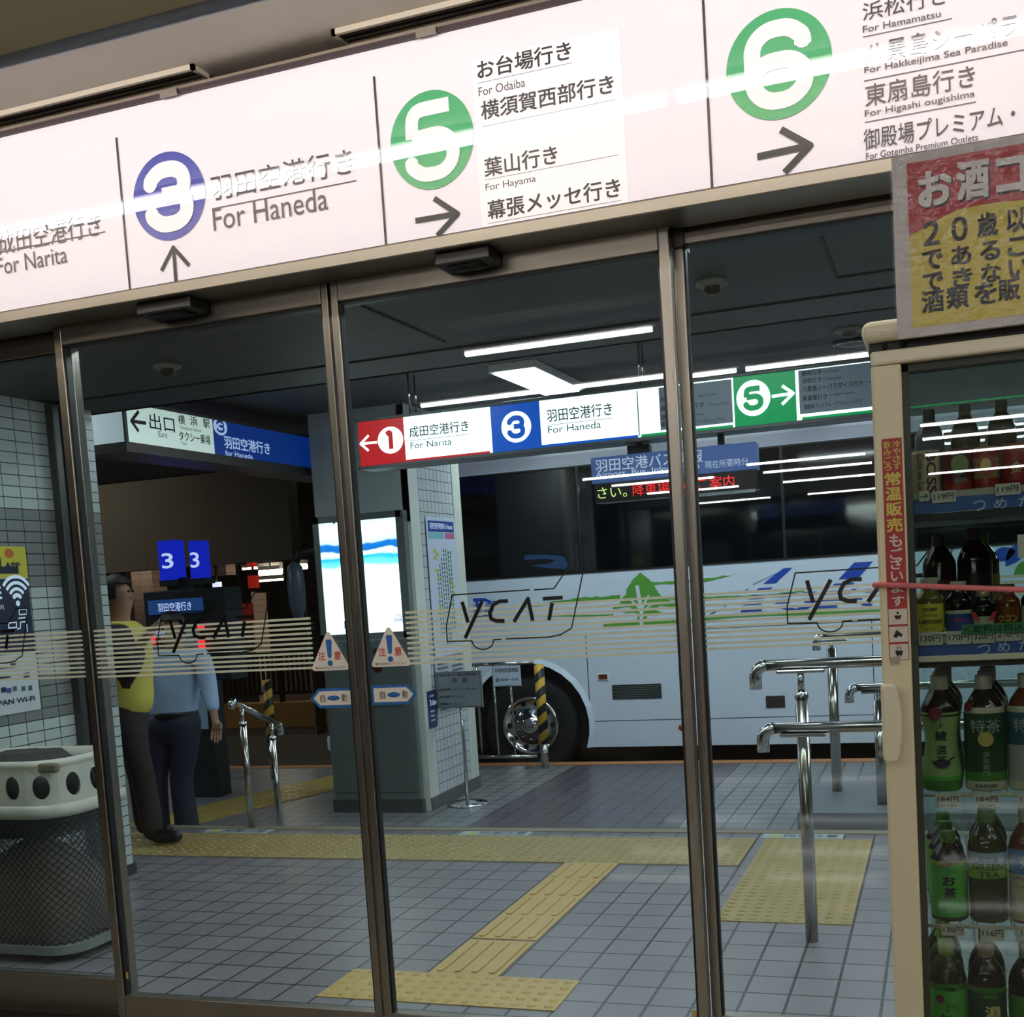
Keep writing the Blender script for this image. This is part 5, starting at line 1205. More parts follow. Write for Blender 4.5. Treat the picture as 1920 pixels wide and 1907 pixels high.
WT('FREE', c2(-150, 600), c2(18, 605), 24, bw, 0.02); WT('Wi-Fi', c2(-60, 680), c2(32, 682), 9, bw)
WT('JAPAN Wi-Fi', c2(-80, 1450), c2(275, 1405), 13, navy, 0.03)
m2 = MB(); yc_, zc_ = sd(*c2(130, 620), WX)
for r in (0.035, 0.065, 0.095, 0.125):
    ribbon(m2, [(yc_+r*math.cos(a)*0.9, zc_+r*math.sin(a)) for a in [math.radians(40+100*k/10) for k in range(11)]], 0.016 if r > 0.04 else 0.02, lambda u, v: (WX+0.006, u, v))
disc(m2, yc_, zc_-0.005, 0.014, 0.014, lambda u, v: (WX+0.006, u, v), 16)
m2.build('wifi_symbol', bw, wp, recalc=False)
m2 = MB()
for st in ([c2(60, 780), c2(120, 775), c2(122, 815), c2(60, 820), c2(60, 780)], [c2(140, 675), c2(200, 672), c2(202, 712), c2(142, 716), c2(140, 675)], [c2(135, 745), c2(190, 738)], [c2(125, 830), c2(150, 820), c2(152, 775), c2(190, 770)], [c2(200, 790), c2(205, 850)]):
    ribbon(m2, [sd(*p, WX) for p in st], 0.006, lambda u, v: (WX+0.006, u, v))
m2.build('device_line_drawing', bw, wp, recalc=False)
m2 = MB(); y_, z_ = sd(*c2(62, 240), WX); disc(m2, y_, z_, 0.03, 0.022, lambda u, v: (WX+0.006, u, v), 20); m2.build('orange_mark', mat('orange_mark', (206, 110, 50), 0.4), wp, recalc=False)
for (x, y, w_, m_) in ((20, 1300, 26, navy), (62, 1305, 26, mat('blue_square', (60, 80, 150), 0.4)), (108, 1290, 22, MATS['print_grey']), (175, 1290, 22, MATS['map_line_green']), (228, 1285, 22, MATS['print_grey']), (30, 1115, 60, MATS['print_grey']), (95, 1110, 30, MATS['print_grey']), (200, 1185, 35, MATS['print_grey']), (30, 1190, 60, navy)):
    y_, z_ = sd(*c2(x, y), WX); R_(y_-w_*0.0006, z_-0.012, y_+w_*0.0006, z_+0.012 if w_ < 40 else z_-0.002, m_, 'printed_mark', 0.006)
# steel duct on the tile wall
a0 = sd(88, 900, TWX)[0]; a1 = sd(130, 900, TWX)[0]; a0, a1 = a0+0.03, a1
t = thing('steel_duct', 'tall stainless duct with dark centre groove on the white tile wall behind the left glass', 'duct', (TWX+0.03, (a0+a1)/2, 0.70))
MB().box(TWX+0.001, a0, 0.0, TWX+0.05, a0+0.045, 2.49).box(TWX+0.001, a1-0.05, 0.0, TWX+0.05, a1, 2.49).build('side_covers', mat('duct_dark_steel', (84, 84, 80), 0.35, 0.8), t, bevel=0.004)
MB().box(TWX+0.001, a0+0.045, 0.0, TWX+0.03, a1-0.05, 2.49).build('centre_groove', mat('groove_black', (20, 20, 22), 0.4), t)

# ------------------------------------------------------------------ wire bin with bag and the plastic ring on top
Yb0 = 3.93
bxr, byr = fx(232, 1745)
def rrect(x0, y0, x1, y1, r, n=6):
    o = []
    for cx, cy, a in ((x1-r, y0+r, -90), (x1-r, y1-r, 0), (x0+r, y1-r, 90), (x0+r, y0+r, 180)):
        for k in range(n+1): t_ = math.radians(a+90*k/n); o.append((cx+r*math.cos(t_), cy+r*math.sin(t_)))
    return o
bX0, bX1, bY0, bY1 = -4.08, -3.40, 3.90, 4.36
ztop_ = pt(100, 1535, bY0)[1]
zring = pt(90, 1425, bY0+0.1)[1]
bn = thing('wire_mesh_bin', 'dark wire mesh waste bin lined with a clear bag behind the left glass', 'bin', ((bX0+bX1)/2, (bY0+bY1)/2, 0))
base = rrect(bX0, bY0, bX1, bY1, 0.14)
mb = MB(); mb.poly([(x, y, 0.035) for x, y in base], (0, 0, 0.035)); mb.build('base_rim', mat('bin_base_grey', (128, 136, 134), 0.4), bn)
for (x, y) in ((bX0+0.1, bY0+0.1), (bX1-0.1, bY0+0.1), (bX0+0.1, bY1-0.1), (bX1-0.1, bY1-0.1)): MB().box(x-0.03, y-0.03, 0, x+0.03, y+0.03, 0.035).build('foot', black, bn)
def loft(rings, cap=False):
    m_ = MB(); V = [[m_.bm.verts.new(p) for p in r] for r in rings]; n = len(V[0])
    for i in range(len(V)-1):
        for k in range(n):
            f = m_.bm.faces.new((V[i][k], V[i][(k+1) % n], V[i+1][(k+1) % n], V[i+1][k])); f.smooth = True
    if cap: m_.bm.faces.new(V[0][::-1]); m_.bm.faces.new(V[-1])
    return m_
def dens_ring(P, step=0.02):
    o = []
    for i in range(len(P)):
        a, b_ = Vector(P[i]), Vector(P[(i+1) % len(P)]); n = max(1, int((b_-a).length/step))
        for k in range(n): o.append(tuple(a.lerp(b_, k/n)))
    return o
# the mesh: crossing diagonal wires around the bin
P = dens_ring(base, 0.016); N_ = len(P); cxm, cym = (bX0+bX1)/2, (bY0+bY1)/2
zz0_, zz1_ = 0.07, ztop_-0.02; rows = int((zz1_-zz0_)/0.016)
mesh = bmesh.new()
def ringpt(k, z):
    f = 0.93+0.07*(z-zz0_)/(zz1_-zz0_); x, y = P[k % N_]; return (cxm+(x-cxm)*f, cym+(y-cym)*f, z)
grid = [[mesh.verts.new(ringpt(k, zz0_+(zz1_-zz0_)*j/rows)) for k in range(N_)] for j in range(rows+1)]
for j in range(rows):
    for k in range(N_):
        a, b_, c, d_ = grid[j][k], grid[j][(k+1) % N_], grid[j+1][(k+1) % N_], grid[j+1][k]
        if (j+k) % 2: mesh.edges.new((a, c))
        else: mesh.edges.new((b_, d_))
for v in [v for v in mesh.verts if not v.link_edges]: mesh.verts.remove(v)
me = bpy.data.meshes.new('wire_mesh'); mesh.to_mesh(me); mesh.free()
# give every wire its thickness as a slim cross of two blades
def thicken(me, wd):
    b2 = bmesh.new(); vs = [v.co.copy() for v in me.vertices]; c0 = Vector((cxm, cym, 0))
    for e in me.edges:
        p, q_ = vs[e.vertices[0]], vs[e.vertices[1]]; t_ = (q_-p).normalized(); n_ = Vector((p.x-c0.x, p.y-c0.y, 0)).normalized(); s_ = t_.cross(n_).normalized()*wd/2
        b2.faces.new([b2.verts.new(p-s_), b2.verts.new(q_-s_), b2.verts.new(q_+s_), b2.verts.new(p+s_)])
    m = bpy.data.meshes.new('wire_mesh'); b2.to_mesh(m); b2.free(); return m
finish('wire_mesh', thicken(me, 0.0042), mat('wire_black', (14, 15, 17), 0.5), bn)
# the clear bag with waste
def wob(P, z, f, amp, seed):
    random.seed(seed); o = []
    for i, (x, y) in enumerate(P):
        w_ = f+amp*math.sin(i*0.7+seed)+amp*0.6*math.sin(i*1.9+seed*2); o.append((cxm+(x-cxm)*w_, cym+(y-cym)*w_, z))
    return o
bagP = dens_ring(base, 0.03)
film = film_mat('clear_plastic_bag', (150, 160, 170), 0.30, 0.12)
bag = loft([wob(bagP, 0.08+(ztop_-0.05)*j/9, 0.89+0.05*j/9, 0.018, j*1.3) for j in range(10)])
tag(bag.build('plastic_bag', film), 'crumpled clear plastic bag hanging inside the wire mesh bin', 'bag')
random.seed(9)
ws = mat('waste_paper', (120, 104, 84), 0.7, noise=0.5, nscale=14, bump=0.6); ws2 = mat('waste_dark', (46, 44, 44), 0.6, noise=0.4, nscale=10, bump=0.5)
mb = loft([wob(bagP, 0.075+0.42*j/6, (0.86, 0.85, 0.83, 0.78, 0.66, 0.4, 0.05)[j], 0.03, j) for j in range(7)], True)
tag(mb.build('waste_heap', ws), 'heap of crumpled waste inside the clear bag in the mesh bin', 'waste', kind='stuff')
mb = loft([wob(bagP, 0.50+0.09*j, (0.5, 0.72, 0.80, 0.74, 0.4)[j], 0.04, j+4) for j in range(5)], True)
tag(mb.build('dark_refuse', ws2), 'dark refuse lying on top of the waste heap in the mesh bin', 'waste', kind='stuff')
# the ring of white plastic with round holes
cr = thing('plastic_cover', 'worn white plastic cover with round side holes on top of the mesh bin', 'bin cover', (cxm, cym, ztop_))
plas = mat('worn_white_plastic', (196, 194, 182), 0.4, noise=0.16, nscale=5, bump=0.15)
wear = mat('grimy_plastic', (128, 118, 96), 0.5, noise=0.2, nscale=6)
H2 = zring-ztop_
co = dens_ring(rrect(bX0-0.02, bY0-0.03, bX1+0.02, bY1+0.02, 0.15), 0.012)
def cring(f, z): return [(cxm+(x-cxm)*f, cym+(y-cym)*f, z) for x, y in co]
# wall grid with holes removed
zs_w = [ztop_+0.05+(H2-0.07)*j/10 for j in range(11)]; N3 = len(co)
# arc positions of the holes
cum = [0.0]
for i in range(N3): cum.append(cum[-1]+(Vector(co[(i+1) % N3])-Vector(co[i])).length)
per = cum[-1]; nh = 16; hc = [per*(k+0.5)/nh for k in range(nh)]; zh = (zs_w[0]+zs_w[-1])/2; hr, hzr = 0.036, 0.048
bm2 = bmesh.new()
NU = 24  # per hole cell
def at_len(s_):
    s_ %= per
    import bisect
    i = bisect.bisect_right(cum, s_)-1; i = min(i, N3-1); f = (s_-cum[i])/(cum[i+1]-cum[i]); a, b_ = Vector(co[i]), Vector(co[(i+1) % N3]); return a.lerp(b_, f)
cw = per/nh
for layer, ff_ in ((0, 1.0), (1, 0.965)):
    for k in range(nh):
        s0_ = k*cw; hv = []; ov = []
        for i in range(NU):
            a = 2*math.pi*i/NU+math.pi/NU; ca, sa = math.cos(a), math.sin(a)
            hu, hz_ = hr*ca, hzr*sa
            m_ = max(abs(ca)/(cw/2), abs(sa)/((zs_w[-1]-zs_w[0])/2)); ou, oz = ca/m_, sa/m_
            for lst, (u, z_) in ((hv, (hu, hz_)), (ov, (ou, oz))):
                p = at_len(s0_+cw/2+u); tz = (zh+z_-zs_w[0])/(zs_w[-1]-zs_w[0]); f = ff_*(1.0-0.05*tz)
                lst.append(bm2.verts.new((cxm+(p.x-cxm)*f, cym+(p.y-cym)*f, zh+z_)))
        for i in range(NU): j = (i+1) % NU; bm2.faces.new((hv[i], hv[j], ov[j], ov[i]))
        # fill the corners of the cell
        def cell(u, z_):
            p = at_len(s0_+cw/2+u); tz = (zh+z_-zs_w[0])/(zs_w[-1]-zs_w[0]); f = ff_*(1.0-0.05*tz); return bm2.verts.new((cxm+(p.x-cxm)*f, cym+(p.y-cym)*f, zh+z_))
        hw_, hh_ = cw/2, (zs_w[-1]-zs_w[0])/2
        for q0 in range(4):
            for i in range(NU):
                j = (i+1) % NU; a = 2*math.pi*i/NU+math.pi/NU; b2_ = 2*math.pi*j/NU+math.pi/NU
                sgn = [(1, 1), (-1, 1), (-1, -1), (1, -1)][q0]; ang = math.atan2(sgn[1]*hh_, sgn[0]*hw_) % (2*math.pi)
                if (a % (2*math.pi)) <= ang < (a % (2*math.pi))+2*math.pi/NU: bm2.faces.new((ov[i], ov[j], cell(sgn[0]*hw_, sgn[1]*hh_)))
        if layer == 0: outer_h = getattr(bpy, '_x', None)
bmesh.ops.recalc_face_normals(bm2, faces=bm2.faces)
me = bpy.data.meshes.new('perforated_wall'); bm2.to_mesh(me); bm2.free(); finish('perforated_wall', me, plas, cr)
# hole linings
mb = MB()
for k in range(nh):
    V1, V2 = [], []
    for i in range(20):
        a = 2*math.pi*i/20
        for L_, ff_ in ((V1, 1.0), (V2, 0.965)):
            p = at_len(k*cw+cw/2+hr*math.cos(a)); z_ = hzr*math.sin(a); tz = (zh+z_-zs_w[0])/(zs_w[-1]-zs_w[0]); f = ff_*(1.0-0.05*tz); L_.append((cxm+(p.x-cxm)*f, cym+(p.y-cym)*f, zh+z_))
    for i in range(20): j = (i+1) % 20; mb.poly([V1[i], V1[j], V2[j], V2[i]])
mb.build('hole_linings', wear, cr, smooth=True, recalc=False)
loft([cring(0.99, ztop_+0.0), cring(1.03, ztop_+0.004), cring(1.045, ztop_+0.02), cring(1.03, ztop_+0.045), cring(1.0, ztop_+0.055), cring(0.96, ztop_+0.05)]).build('lower_flange', plas, cr)
loft([cring(0.95, zs_w[-1]-0.004), cring(0.962, zs_w[-1]+0.01), cring(0.95, zs_w[-1]+0.024), cring(0.90, zs_w[-1]+0.030), cring(0.85, zs_w[-1]+0.022), cring(0.84, zs_w[-1]-0.01)]).build('upper_rim', plas, cr)
X, Z = pt(90, 1440, bY0); MB().box(X-0.045, bY0-0.012, Z-0.02, X+0.045, bY0+0.02, Z+0.02).build('moulded_lug', wear, cr, bevel=0.01)

# ------------------------------------------------------------------ people
skin_m = mat('skin', (158, 120, 98), 0.6); 
def limb_mesh(name, chains, m, parent, sub=2):
    """continuous skinned body surface; chains share joint names"""
    idx = {}; vs = []; rad = []; es = []
    for ch in chains:
        prev = None
        for (nm, p, r) in ch:
            if nm not in idx: idx[nm] = len(vs); vs.append(p); rad.append(r)
            if prev is not None: es.append((prev, idx[nm]))
            prev = idx[nm]
    me = bpy.data.meshes.new(name); me.from_pydata([tuple(v) for v in vs], es, []); me.update()
    o = bpy.data.objects.new(name, me); COL.objects.link(o)
    md = o.modifiers.new('skin', 'SKIN'); md.use_smooth_shade = True
    for i, sv in enumerate(me.skin_vertices[0].data):
        r = rad[i]; sv.radius = (r, r) if not isinstance(r, tuple) else r; sv.use_root = (i == 0)
    sb = o.modifiers.new('sub', 'SUBSURF'); sb.levels = sub; sb.render_levels = sub
    dg = bpy.context.evaluated_depsgraph_get(); dg.update()
    m2 = bpy.data.meshes.new_from_object(o.evaluated_get(dg)); bpy.data.objects.remove(o)
    m2.materials.clear()
    return finish(name, m2, m, parent, smooth=True)
def head(parent_parts, c, R, face, hair_m, mask=None, root=None, cap=None):
    """face = unit direction the face looks at"""
    f = Vector(face).normalized(); sdv = f.cross(Vector((0, 0, 1))).normalized(); up = Vector((0, 0, 1)); c = Vector(c)
    L = lambda a, b_, d_: c+sdv*a+f*b_+up*d_
    # hair
    mb = MB(); rings = []
    m_ = bmesh.new(); bmesh.ops.create_uvsphere(m_, u_segments=20, v_segments=14, radius=1.0)
    for v in m_.verts:
        x, y, z = v.co; v.co = L(x*R*0.92, y*R*1.0-R*0.10, z*R*1.10+R*0.12)
    dele = [v for v in m_.verts if (v.co-c).dot(f) > R*0.42 and (v.co-c).dot(up) < R*0.45 or (v.co-c).dot(up) < -R*0.55]
    bmesh.ops.delete(m_, geom=dele, context='VERTS')
    me = bpy.data.meshes.new('hair'); m_.to_mesh(me); m_.free(); finish('hair', me, hair_m, root, smooth=True)
    for s_ in (-1, 1):
        m_ = bmesh.new(); bmesh.ops.create_uvsphere(m_, u_segments=8, v_segments=6, radius=R*0.09)
        for v in m_.verts: v.co = L(s_*R*0.30, R*0.80, R*0.08)+v.co
        me = bpy.data.meshes.new('eye'); m_.to_mesh(me); m_.free(); finish('eye', me, black, root, smooth=True)
        m_ = bmesh.new(); bmesh.ops.create_uvsphere(m_, u_segments=8, v_segments=6, radius=R*0.2)
        for v in m_.verts: v.co = L(s_*R*0.80+v.co.x*0.4, v.co.y*0.7, v.co.z*1.3-R*0.02)
        me = bpy.data.meshes.new('ear'); m_.to_mesh(me); m_.free(); finish('ear', me, skin_m, root, smooth=True)
def J(px, py, Y): x, z = pt(px, py, Y); return Vector((x, Y, z))
def body_with(root, pel, chest, neck, hd, R, face, hips, shoulders, legs, arms, handdir):
    f = Vector(face).normalized()
    ch = [[('pel', pel, 0.10), ('waist', pel.lerp(chest, 0.45), 0.095), ('chest', chest, 0.115), ('nb', chest.lerp(neck, 0.75), 0.075), ('neck', neck, 0.055), ('skull', hd-Vector((0, 0, R*0.35))+f*R*0.1, (R*0.72, R*0.78)), ('head', hd+Vector((0, 0, R*0.15)), (R*0.78, R*0.85)), ('top', hd+Vector((0, 0, R*0.75)), (R*0.5, R*0.55))],
          [('skull', 0, 0), ('nose', hd-Vector((0, 0, R*0.15))+f*R*1.0, R*0.13)]]
    for i, lg in enumerate(legs):
        ch.append([('pel', 0, 0), ('hip%d' % i, hips[i], 0.075), ('knee%d' % i, lg[0], 0.05), ('ank%d' % i, lg[1], 0.030), ('toe%d' % i, lg[1].lerp(lg[2], 0.85)-Vector((0, 0, 0.006)), 0.018)])
    for i, ar in enumerate(arms):
        w_ = ar[1]; hd_ = Vector(handdir[i]).normalized(); sdv = hd_.cross(f).normalized()
        ch.append([('chest', 0, 0), ('sh%d' % i, shoulders[i], 0.062), ('el%d' % i, ar[0], 0.043), ('wr%d' % i, w_, 0.028), ('palm%d' % i, w_+hd_*0.07, (0.036, 0.020))])
        for k in range(4):
            o_ = sdv*(-0.03+0.02*k); Lf = (0.07, 0.085, 0.08, 0.06)[k]
            ch.append([('palm%d' % i, 0, 0), ('f%d%da' % (i, k), w_+hd_*0.10+o_, 0.010), ('f%d%db' % (i, k), w_+hd_*(0.10+Lf*0.55)+o_+f*0.012, 0.009), ('f%d%dc' % (i, k), w_+hd_*(0.10+Lf)+o_+f*0.035, 0.007)])
        ch.append([('palm%d' % i, 0, 0), ('t%da' % i, w_+hd_*0.06-sdv*0.045+f*0.02, 0.011), ('t%db' % i, w_+hd_*0.10-sdv*0.05+f*0.045, 0.008)])
    return limb_mesh('body', ch, skin_m, root, 2)
# --- man in the blue shirt (stands on the lower floor)
PYm = 6.95
bm_root_x = pt(330, 1330, PYm)[0]
man = thing('person', 'person in light blue shirt and navy trousers standing beyond the step, arm hanging', 'person', (bm_root_x, PYm, ZL))
face = Vector((0.25, -1, 0)).normalized()
Rh = 0.105
hdp = J(322, 1180, PYm); neckp = J(326, 1212, PYm+0.02); chestp = J(330, 1255, PYm+0.02); pelp = J(332, 1352, PYm+0.02)
shl = [J(288, 1232, PYm), J(378, 1226, PYm)]; hp = [J(305, 1375, PYm), J(352, 1372, PYm)]
fl_ = lambda px, Y: Vector((pt(px, 1540, Y)[0], Y, ZL))
aL = fl_(296, PYm+0.02)+Vector((0, 0, 0.09)); aR = fl_(352, PYm+0.05)+Vector((0, 0, 0.09))
kL = J(292, 1455, PYm-0.02); kR = J(338, 1455, PYm-0.0)
legs = [(kL, aL, aL+Vector((0.02, -0.14, -0.045))), (kR, aR, aR+Vector((0.06, -0.13, -0.045)))]
arms = [(J(286, 1300, PYm+0.04), J(290, 1352, PYm-0.04)), (J(392, 1292, PYm+0.02), J(402, 1342, PYm-0.03))]
body_with(man, pelp, chestp, neckp, hdp, Rh, face, hp, shl, legs, arms, [(0.05, -0.1, -1), (0.12, -0.1, -1)])
head(None, hdp, Rh, face, mat('dark_hair', (30, 26, 24), 0.6), root=man)
shirt = mat('shirt_light_blue', (165, 190, 224), 0.7, noise=0.08, nscale=9, bump=0.4)
limb_mesh('shirt', [[('pel0', pelp-Vector((0, 0, 0.06)), (0.15, 0.14)), ('pel', pelp+Vector((0, 0, 0.05)), (0.16, 0.15)), ('w', pelp.lerp(chestp, 0.5), (0.165, 0.15)), ('c', chestp, (0.185, 0.15)), ('n', chestp.lerp(neckp, 0.72), (0.10, 0.09)), ('cl', neckp.lerp(chestp, 0.10), 0.068)],
    [('c', 0, 0), ('s0', shl[0], 0.082), ('e0', arms[0][0], 0.063), ('w0', arms[0][1]+Vector((0, 0, 0.02)), 0.042)],
    [('c', 0, 0), ('s1', shl[1], 0.082), ('e1', arms[1][0], 0.063), ('w1', arms[1][1]+Vector((0, 0, 0.02)), 0.042)]], shirt, man)
trous = mat('trousers_navy', (34, 38, 58), 0.75, noise=0.15, nscale=8, bump=0.3)
limb_mesh('trousers', [[('p', pelp+Vector((0, 0, 0.11)), (0.195, 0.185)), ('p2', pelp-Vector((0, 0, 0.07)), (0.165, 0.150))], [('p2', 0, 0), ('h0', hp[0]-Vector((0, 0, 0.03)), 0.110), ('k0', kL, 0.082), ('a0', aL-Vector((0, 0, 0.05)), 0.085)], [('p2', 0, 0), ('h1', hp[1]-Vector((0, 0, 0.03)), 0.110), ('k1', kR, 0.082), ('a1', aR-Vector((0, 0, 0.05)), 0.09)]], trous, man)
MB().lathe([(0.140, pelp.z+0.035), (0.152, pelp.z+0.04), (0.152, pelp.z+0.068), (0.140, pelp.z+0.072)], (pelp.x, pelp.y, 0), 28).build('belt', black, man, smooth=True)
for a in (aL, aR): limb_mesh('shoe', [[('h', a+Vector((0, 0.05, -0.05)), 0.04), ('m', a+Vector((0.01, -0.06, -0.055)), 0.042), ('t', a+Vector((0.03, -0.17, -0.06)), 0.032)]], mat('shoe_black', (20, 20, 22), 0.35), man)
m_ = bmesh.new(); bmesh.ops.create_uvsphere(m_, u_segments=14, v_segments=10, radius=1.0)
for v in m_.verts: v.co = Vector((v.co.x*0.062, v.co.y*0.045, v.co.z*0.05))+hdp+face*Rh*0.62-Vector((0, 0, 0.05))
me = bpy.data.meshes.new('face_mask'); m_.to_mesh(me); m_.free(); finish('face_mask', me, mat('mask_beige', (168, 150, 132), 0.7), man, smooth=True)
# --- man in the yellow vest (stands on the upper floor, partly behind the tile wall)
VY = 6.12
ves = thing('person', 'person in yellow vest and dark trousers turned right, half hidden by the tile wall', 'person', (pt(262, 1570, VY)[0], VY, 0))
vf = Vector((1, 0.25, 0)).normalized()
hd2 = J(222, 1112, VY); nk2 = J(224, 1160, VY); ch2 = J(228, 1215, VY); pe2 = J(240, 1345, VY)
sh2 = [J(226, 1190, VY-0.16), J(224, 1190, VY+0.17)]; hp2 = [J(242, 1362, VY-0.08), J(242, 1362, VY+0.09)]
an0 = Vector((pt(288, 1560, VY-0.05)[0], VY-0.05, 0.09)); an1 = Vector((pt(276, 1560, VY+0.12)[0]-0.02, VY+0.14, 0.09))
kn0 = J(268, 1455, VY-0.06); kn1 = J(262, 1455, VY+0.1)
lg2 = [(kn0, an0, an0+Vector((0.15, 0.02, -0.045))), (kn1, an1, an1+Vector((0.15, 0.03, -0.045)))]
ar2 = [(J(252, 1268, VY-0.2), J(262, 1210, VY-0.12)), (J(246, 1262, VY+0.2), J(264, 1205, VY+0.12))]
body_with(ves, pe2, ch2, nk2, hd2, 0.094, vf, hp2, sh2, lg2, ar2, [(0.6, 0.1, 0.6), (0.6, -0.1, 0.6)])
head(None, hd2, 0.098, vf, MATS['dark_hair'], root=ves)
uni = mat('uniform_dark_brown', (44, 34, 34), 0.75, noise=0.12, nscale=7, bump=0.3)
limb_mesh('jacket', [[('pel', pe2-Vector((0, 0, 0.04)), (0.14, 0.15)), ('c', ch2, (0.14, 0.17)), ('n', ch2.lerp(nk2, 0.72), (0.09, 0.10)), ('cl', nk2, 0.066)],
    [('c', 0, 0), ('s0', sh2[0], 0.078), ('e0', ar2[0][0], 0.060), ('w0', ar2[0][1], 0.042)], [('c', 0, 0), ('s1', sh2[1], 0.078), ('e1', ar2[1][0], 0.060), ('w1', ar2[1][1], 0.042)]], uni, ves)
limb_mesh('vest', [[('pel', pe2-Vector((0, 0, 0.04)), (0.175, 0.195)), ('m', pe2.lerp(ch2, 0.5), (0.16, 0.185)), ('c', ch2-Vector((0, 0, 0.02)), (0.180, 0.215)), ('n', ch2.lerp(nk2, 0.50), (0.165, 0.20)), ('n2', ch2.lerp(nk2, 0.85), (0.105, 0.13))], [('n', 0, 0), ('v0', ch2.lerp(sh2[0], 0.92)+Vector((0, 0, 0.01)), 0.088)], [('n', 0, 0), ('v1', ch2.lerp(sh2[1], 0.92)+Vector((0, 0, 0.01)), 0.088)]], mat('vest_yellow', (222, 208, 96), 0.6, noise=0.1, nscale=6, bump=0.3), ves)
limb_mesh('trousers', [[('p', pe2+Vector((0, 0, 0.12)), (0.155, 0.165)), ('p2', pe2-Vector((0, 0, 0.06)), (0.145, 0.155))], [('p2', 0, 0), ('h0', hp2[0]-Vector((0, 0, 0.03)), 0.100), ('k0', kn0, 0.078), ('a0', an0-Vector((0, 0, 0.05)), 0.075)], [('p2', 0, 0), ('h1', hp2[1]-Vector((0, 0, 0.03)), 0.100), ('k1', kn1, 0.078), ('a1', an1-Vector((0, 0, 0.05)), 0.075)]], uni, ves)
for a in (an0+Vector((0, 0, 0.012)), an1+Vector((0, 0, 0.012))): limb_mesh('shoe', [[('top', a+Vector((-0.01, 0, 0.05)), 0.05), ('an', a+Vector((-0.015, 0, 0.0)), 0.052), ('h', a+Vector((-0.03, 0, -0.042)), 0.048), ('m', a+Vector((0.07, 0.005, -0.048)), 0.048), ('t', a+Vector((0.19, 0.02, -0.055)), 0.036)]], MATS['shoe_black'], ves)
wr = (ar2[0][1]+ar2[1][1])/2+Vector((0.10, 0, 0.06))
MB().box(wr.x-0.045, wr.y-0.05, wr.z-0.01, wr.x+0.05, wr.y+0.05, wr.z+0.015).build('handheld_device', mat('device_light_blue', (130, 160, 220), 0.4, emit=0.25)); tag(bpy.context.scene.collection.objects[-1], 'small light blue device held by the person in the yellow vest', 'device')

# ------------------------------------------------------------------ drinks cooler
FY = 2.0; FD = 2.47
KX0 = -0.096; KX1 = 0.56
zT = 1.757; zCap0 = 1.772; zCap1 = 1.80
cream = mat('cooler_cream_plastic', (240, 231, 192), 0.35, noise=0.04, nscale=3)
cream2 = mat('cooler_cream_light', (246, 238, 206), 0.35)
co_ = thing('drinks_cooler', 'cream framed glass drinks cooler at the right edge with price cards and cold bottles', 'cooler', ((KX0+KX1)/2, (FY+FD)/2, 0))
# cabinet: base, back posts, top cap, side panels
MB().box(KX0, FY+0.02, 0.0, KX1, FD, 0.42).build('base_cabinet', cream, co_, bevel=0.01)
MB().box(KX0-0.012, FY-0.01, zCap0, KX1+0.01, FD+0.01, zCap1+0.004).build('top_cap', cream2, co_, bevel=0.014, bseg=4)
cg = mat('cooler_gap_dark', (38, 36, 32), 0.5)
MB().box(KX0-0.002, FY+0.012, zT-0.01, KX1, FD-0.01, zCap0).build('top_gap', cg, co_)
for px, py in ((1659, 650), (1693, 645)):
    X, Z = pt(px, py, FY+0.01); MB().lathe([(0.001, FY+0.004), (0.004, FY+0.005), (0.0045, FY+0.012)], (X, 0, Z), 14, axis='Y').build('screw', black, co_)
ins = mat('cooler_inner_grey', (92, 92, 84), 0.4)
MB().box(KX0+0.004, FY+0.03, 0.42, KX0+0.022, FY+0.06, zT).box(KX0+0.004, FD-0.03, 0.42, KX0+0.022, FD, zT).box(KX1-0.022, FY+0.03, 0.42, KX1-0.004, FY+0.06, zT).box(KX1-0.022, FD-0.03, 0.42, KX1-0.004, FD, zT).build('corner_posts', ins, co_)
MB().box(KX0+0.02, FD-0.02, 0.42, KX1-0.02, FD-0.016, zT-0.01).build('rear_glass', glass, co_)
MB().box(KX0+0.008, FY+0.06, 0.42, KX0+0.012, FD-0.03, zT-0.01).build('side_glass', glass, co_)
MB().box(KX1-0.012, FY+0.06, 0.42, KX1-0.008, FD-0.03, zT-0.01).build('side_glass', glass, co_)
MB().box(KX0+0.01, FY+0.04, zT-0.035, KX1-0.01, FD-0.01, zT-0.012).build('inner_ceiling', mat('cooler_inner_top', (110, 116, 116), 0.35), co_)
# door
fw_ = 0.045
dz0 = 0.44
df = MB().box(KX0, FY-0.002, dz0, KX0+fw_, FY+0.03, zT-0.022).box(KX1-fw_, FY-0.002, dz0, KX1, FY+0.03, zT-0.022).box(KX0, FY-0.002, dz0, KX1, FY+0.03, dz0+0.04)
door_ = df.build('door', cream, co_, bevel=0.004)
MB().box(KX0, FY-0.004, zT-0.0215, KX1, FY+0.03, zT).build('door_top_rail', cream2, door_, bevel=0.004)
MB().box(KX0+fw_, FY+0.010, dz0+0.04, KX1-fw_, FY+0.014, zT-0.022).build('door_glass', glass, door_)
gk = MB().box(KX0+fw_, FY+0.012, dz0+0.04, KX0+fw_+0.010, FY+0.045, zT-0.022).box(KX0+fw_, FY+0.012, zT-0.034, KX1-fw_, FY+0.045, zT-0.0225)
gk.build('door_gasket', mat('gasket_olive_grey', (74, 72, 60), 0.45), door_)
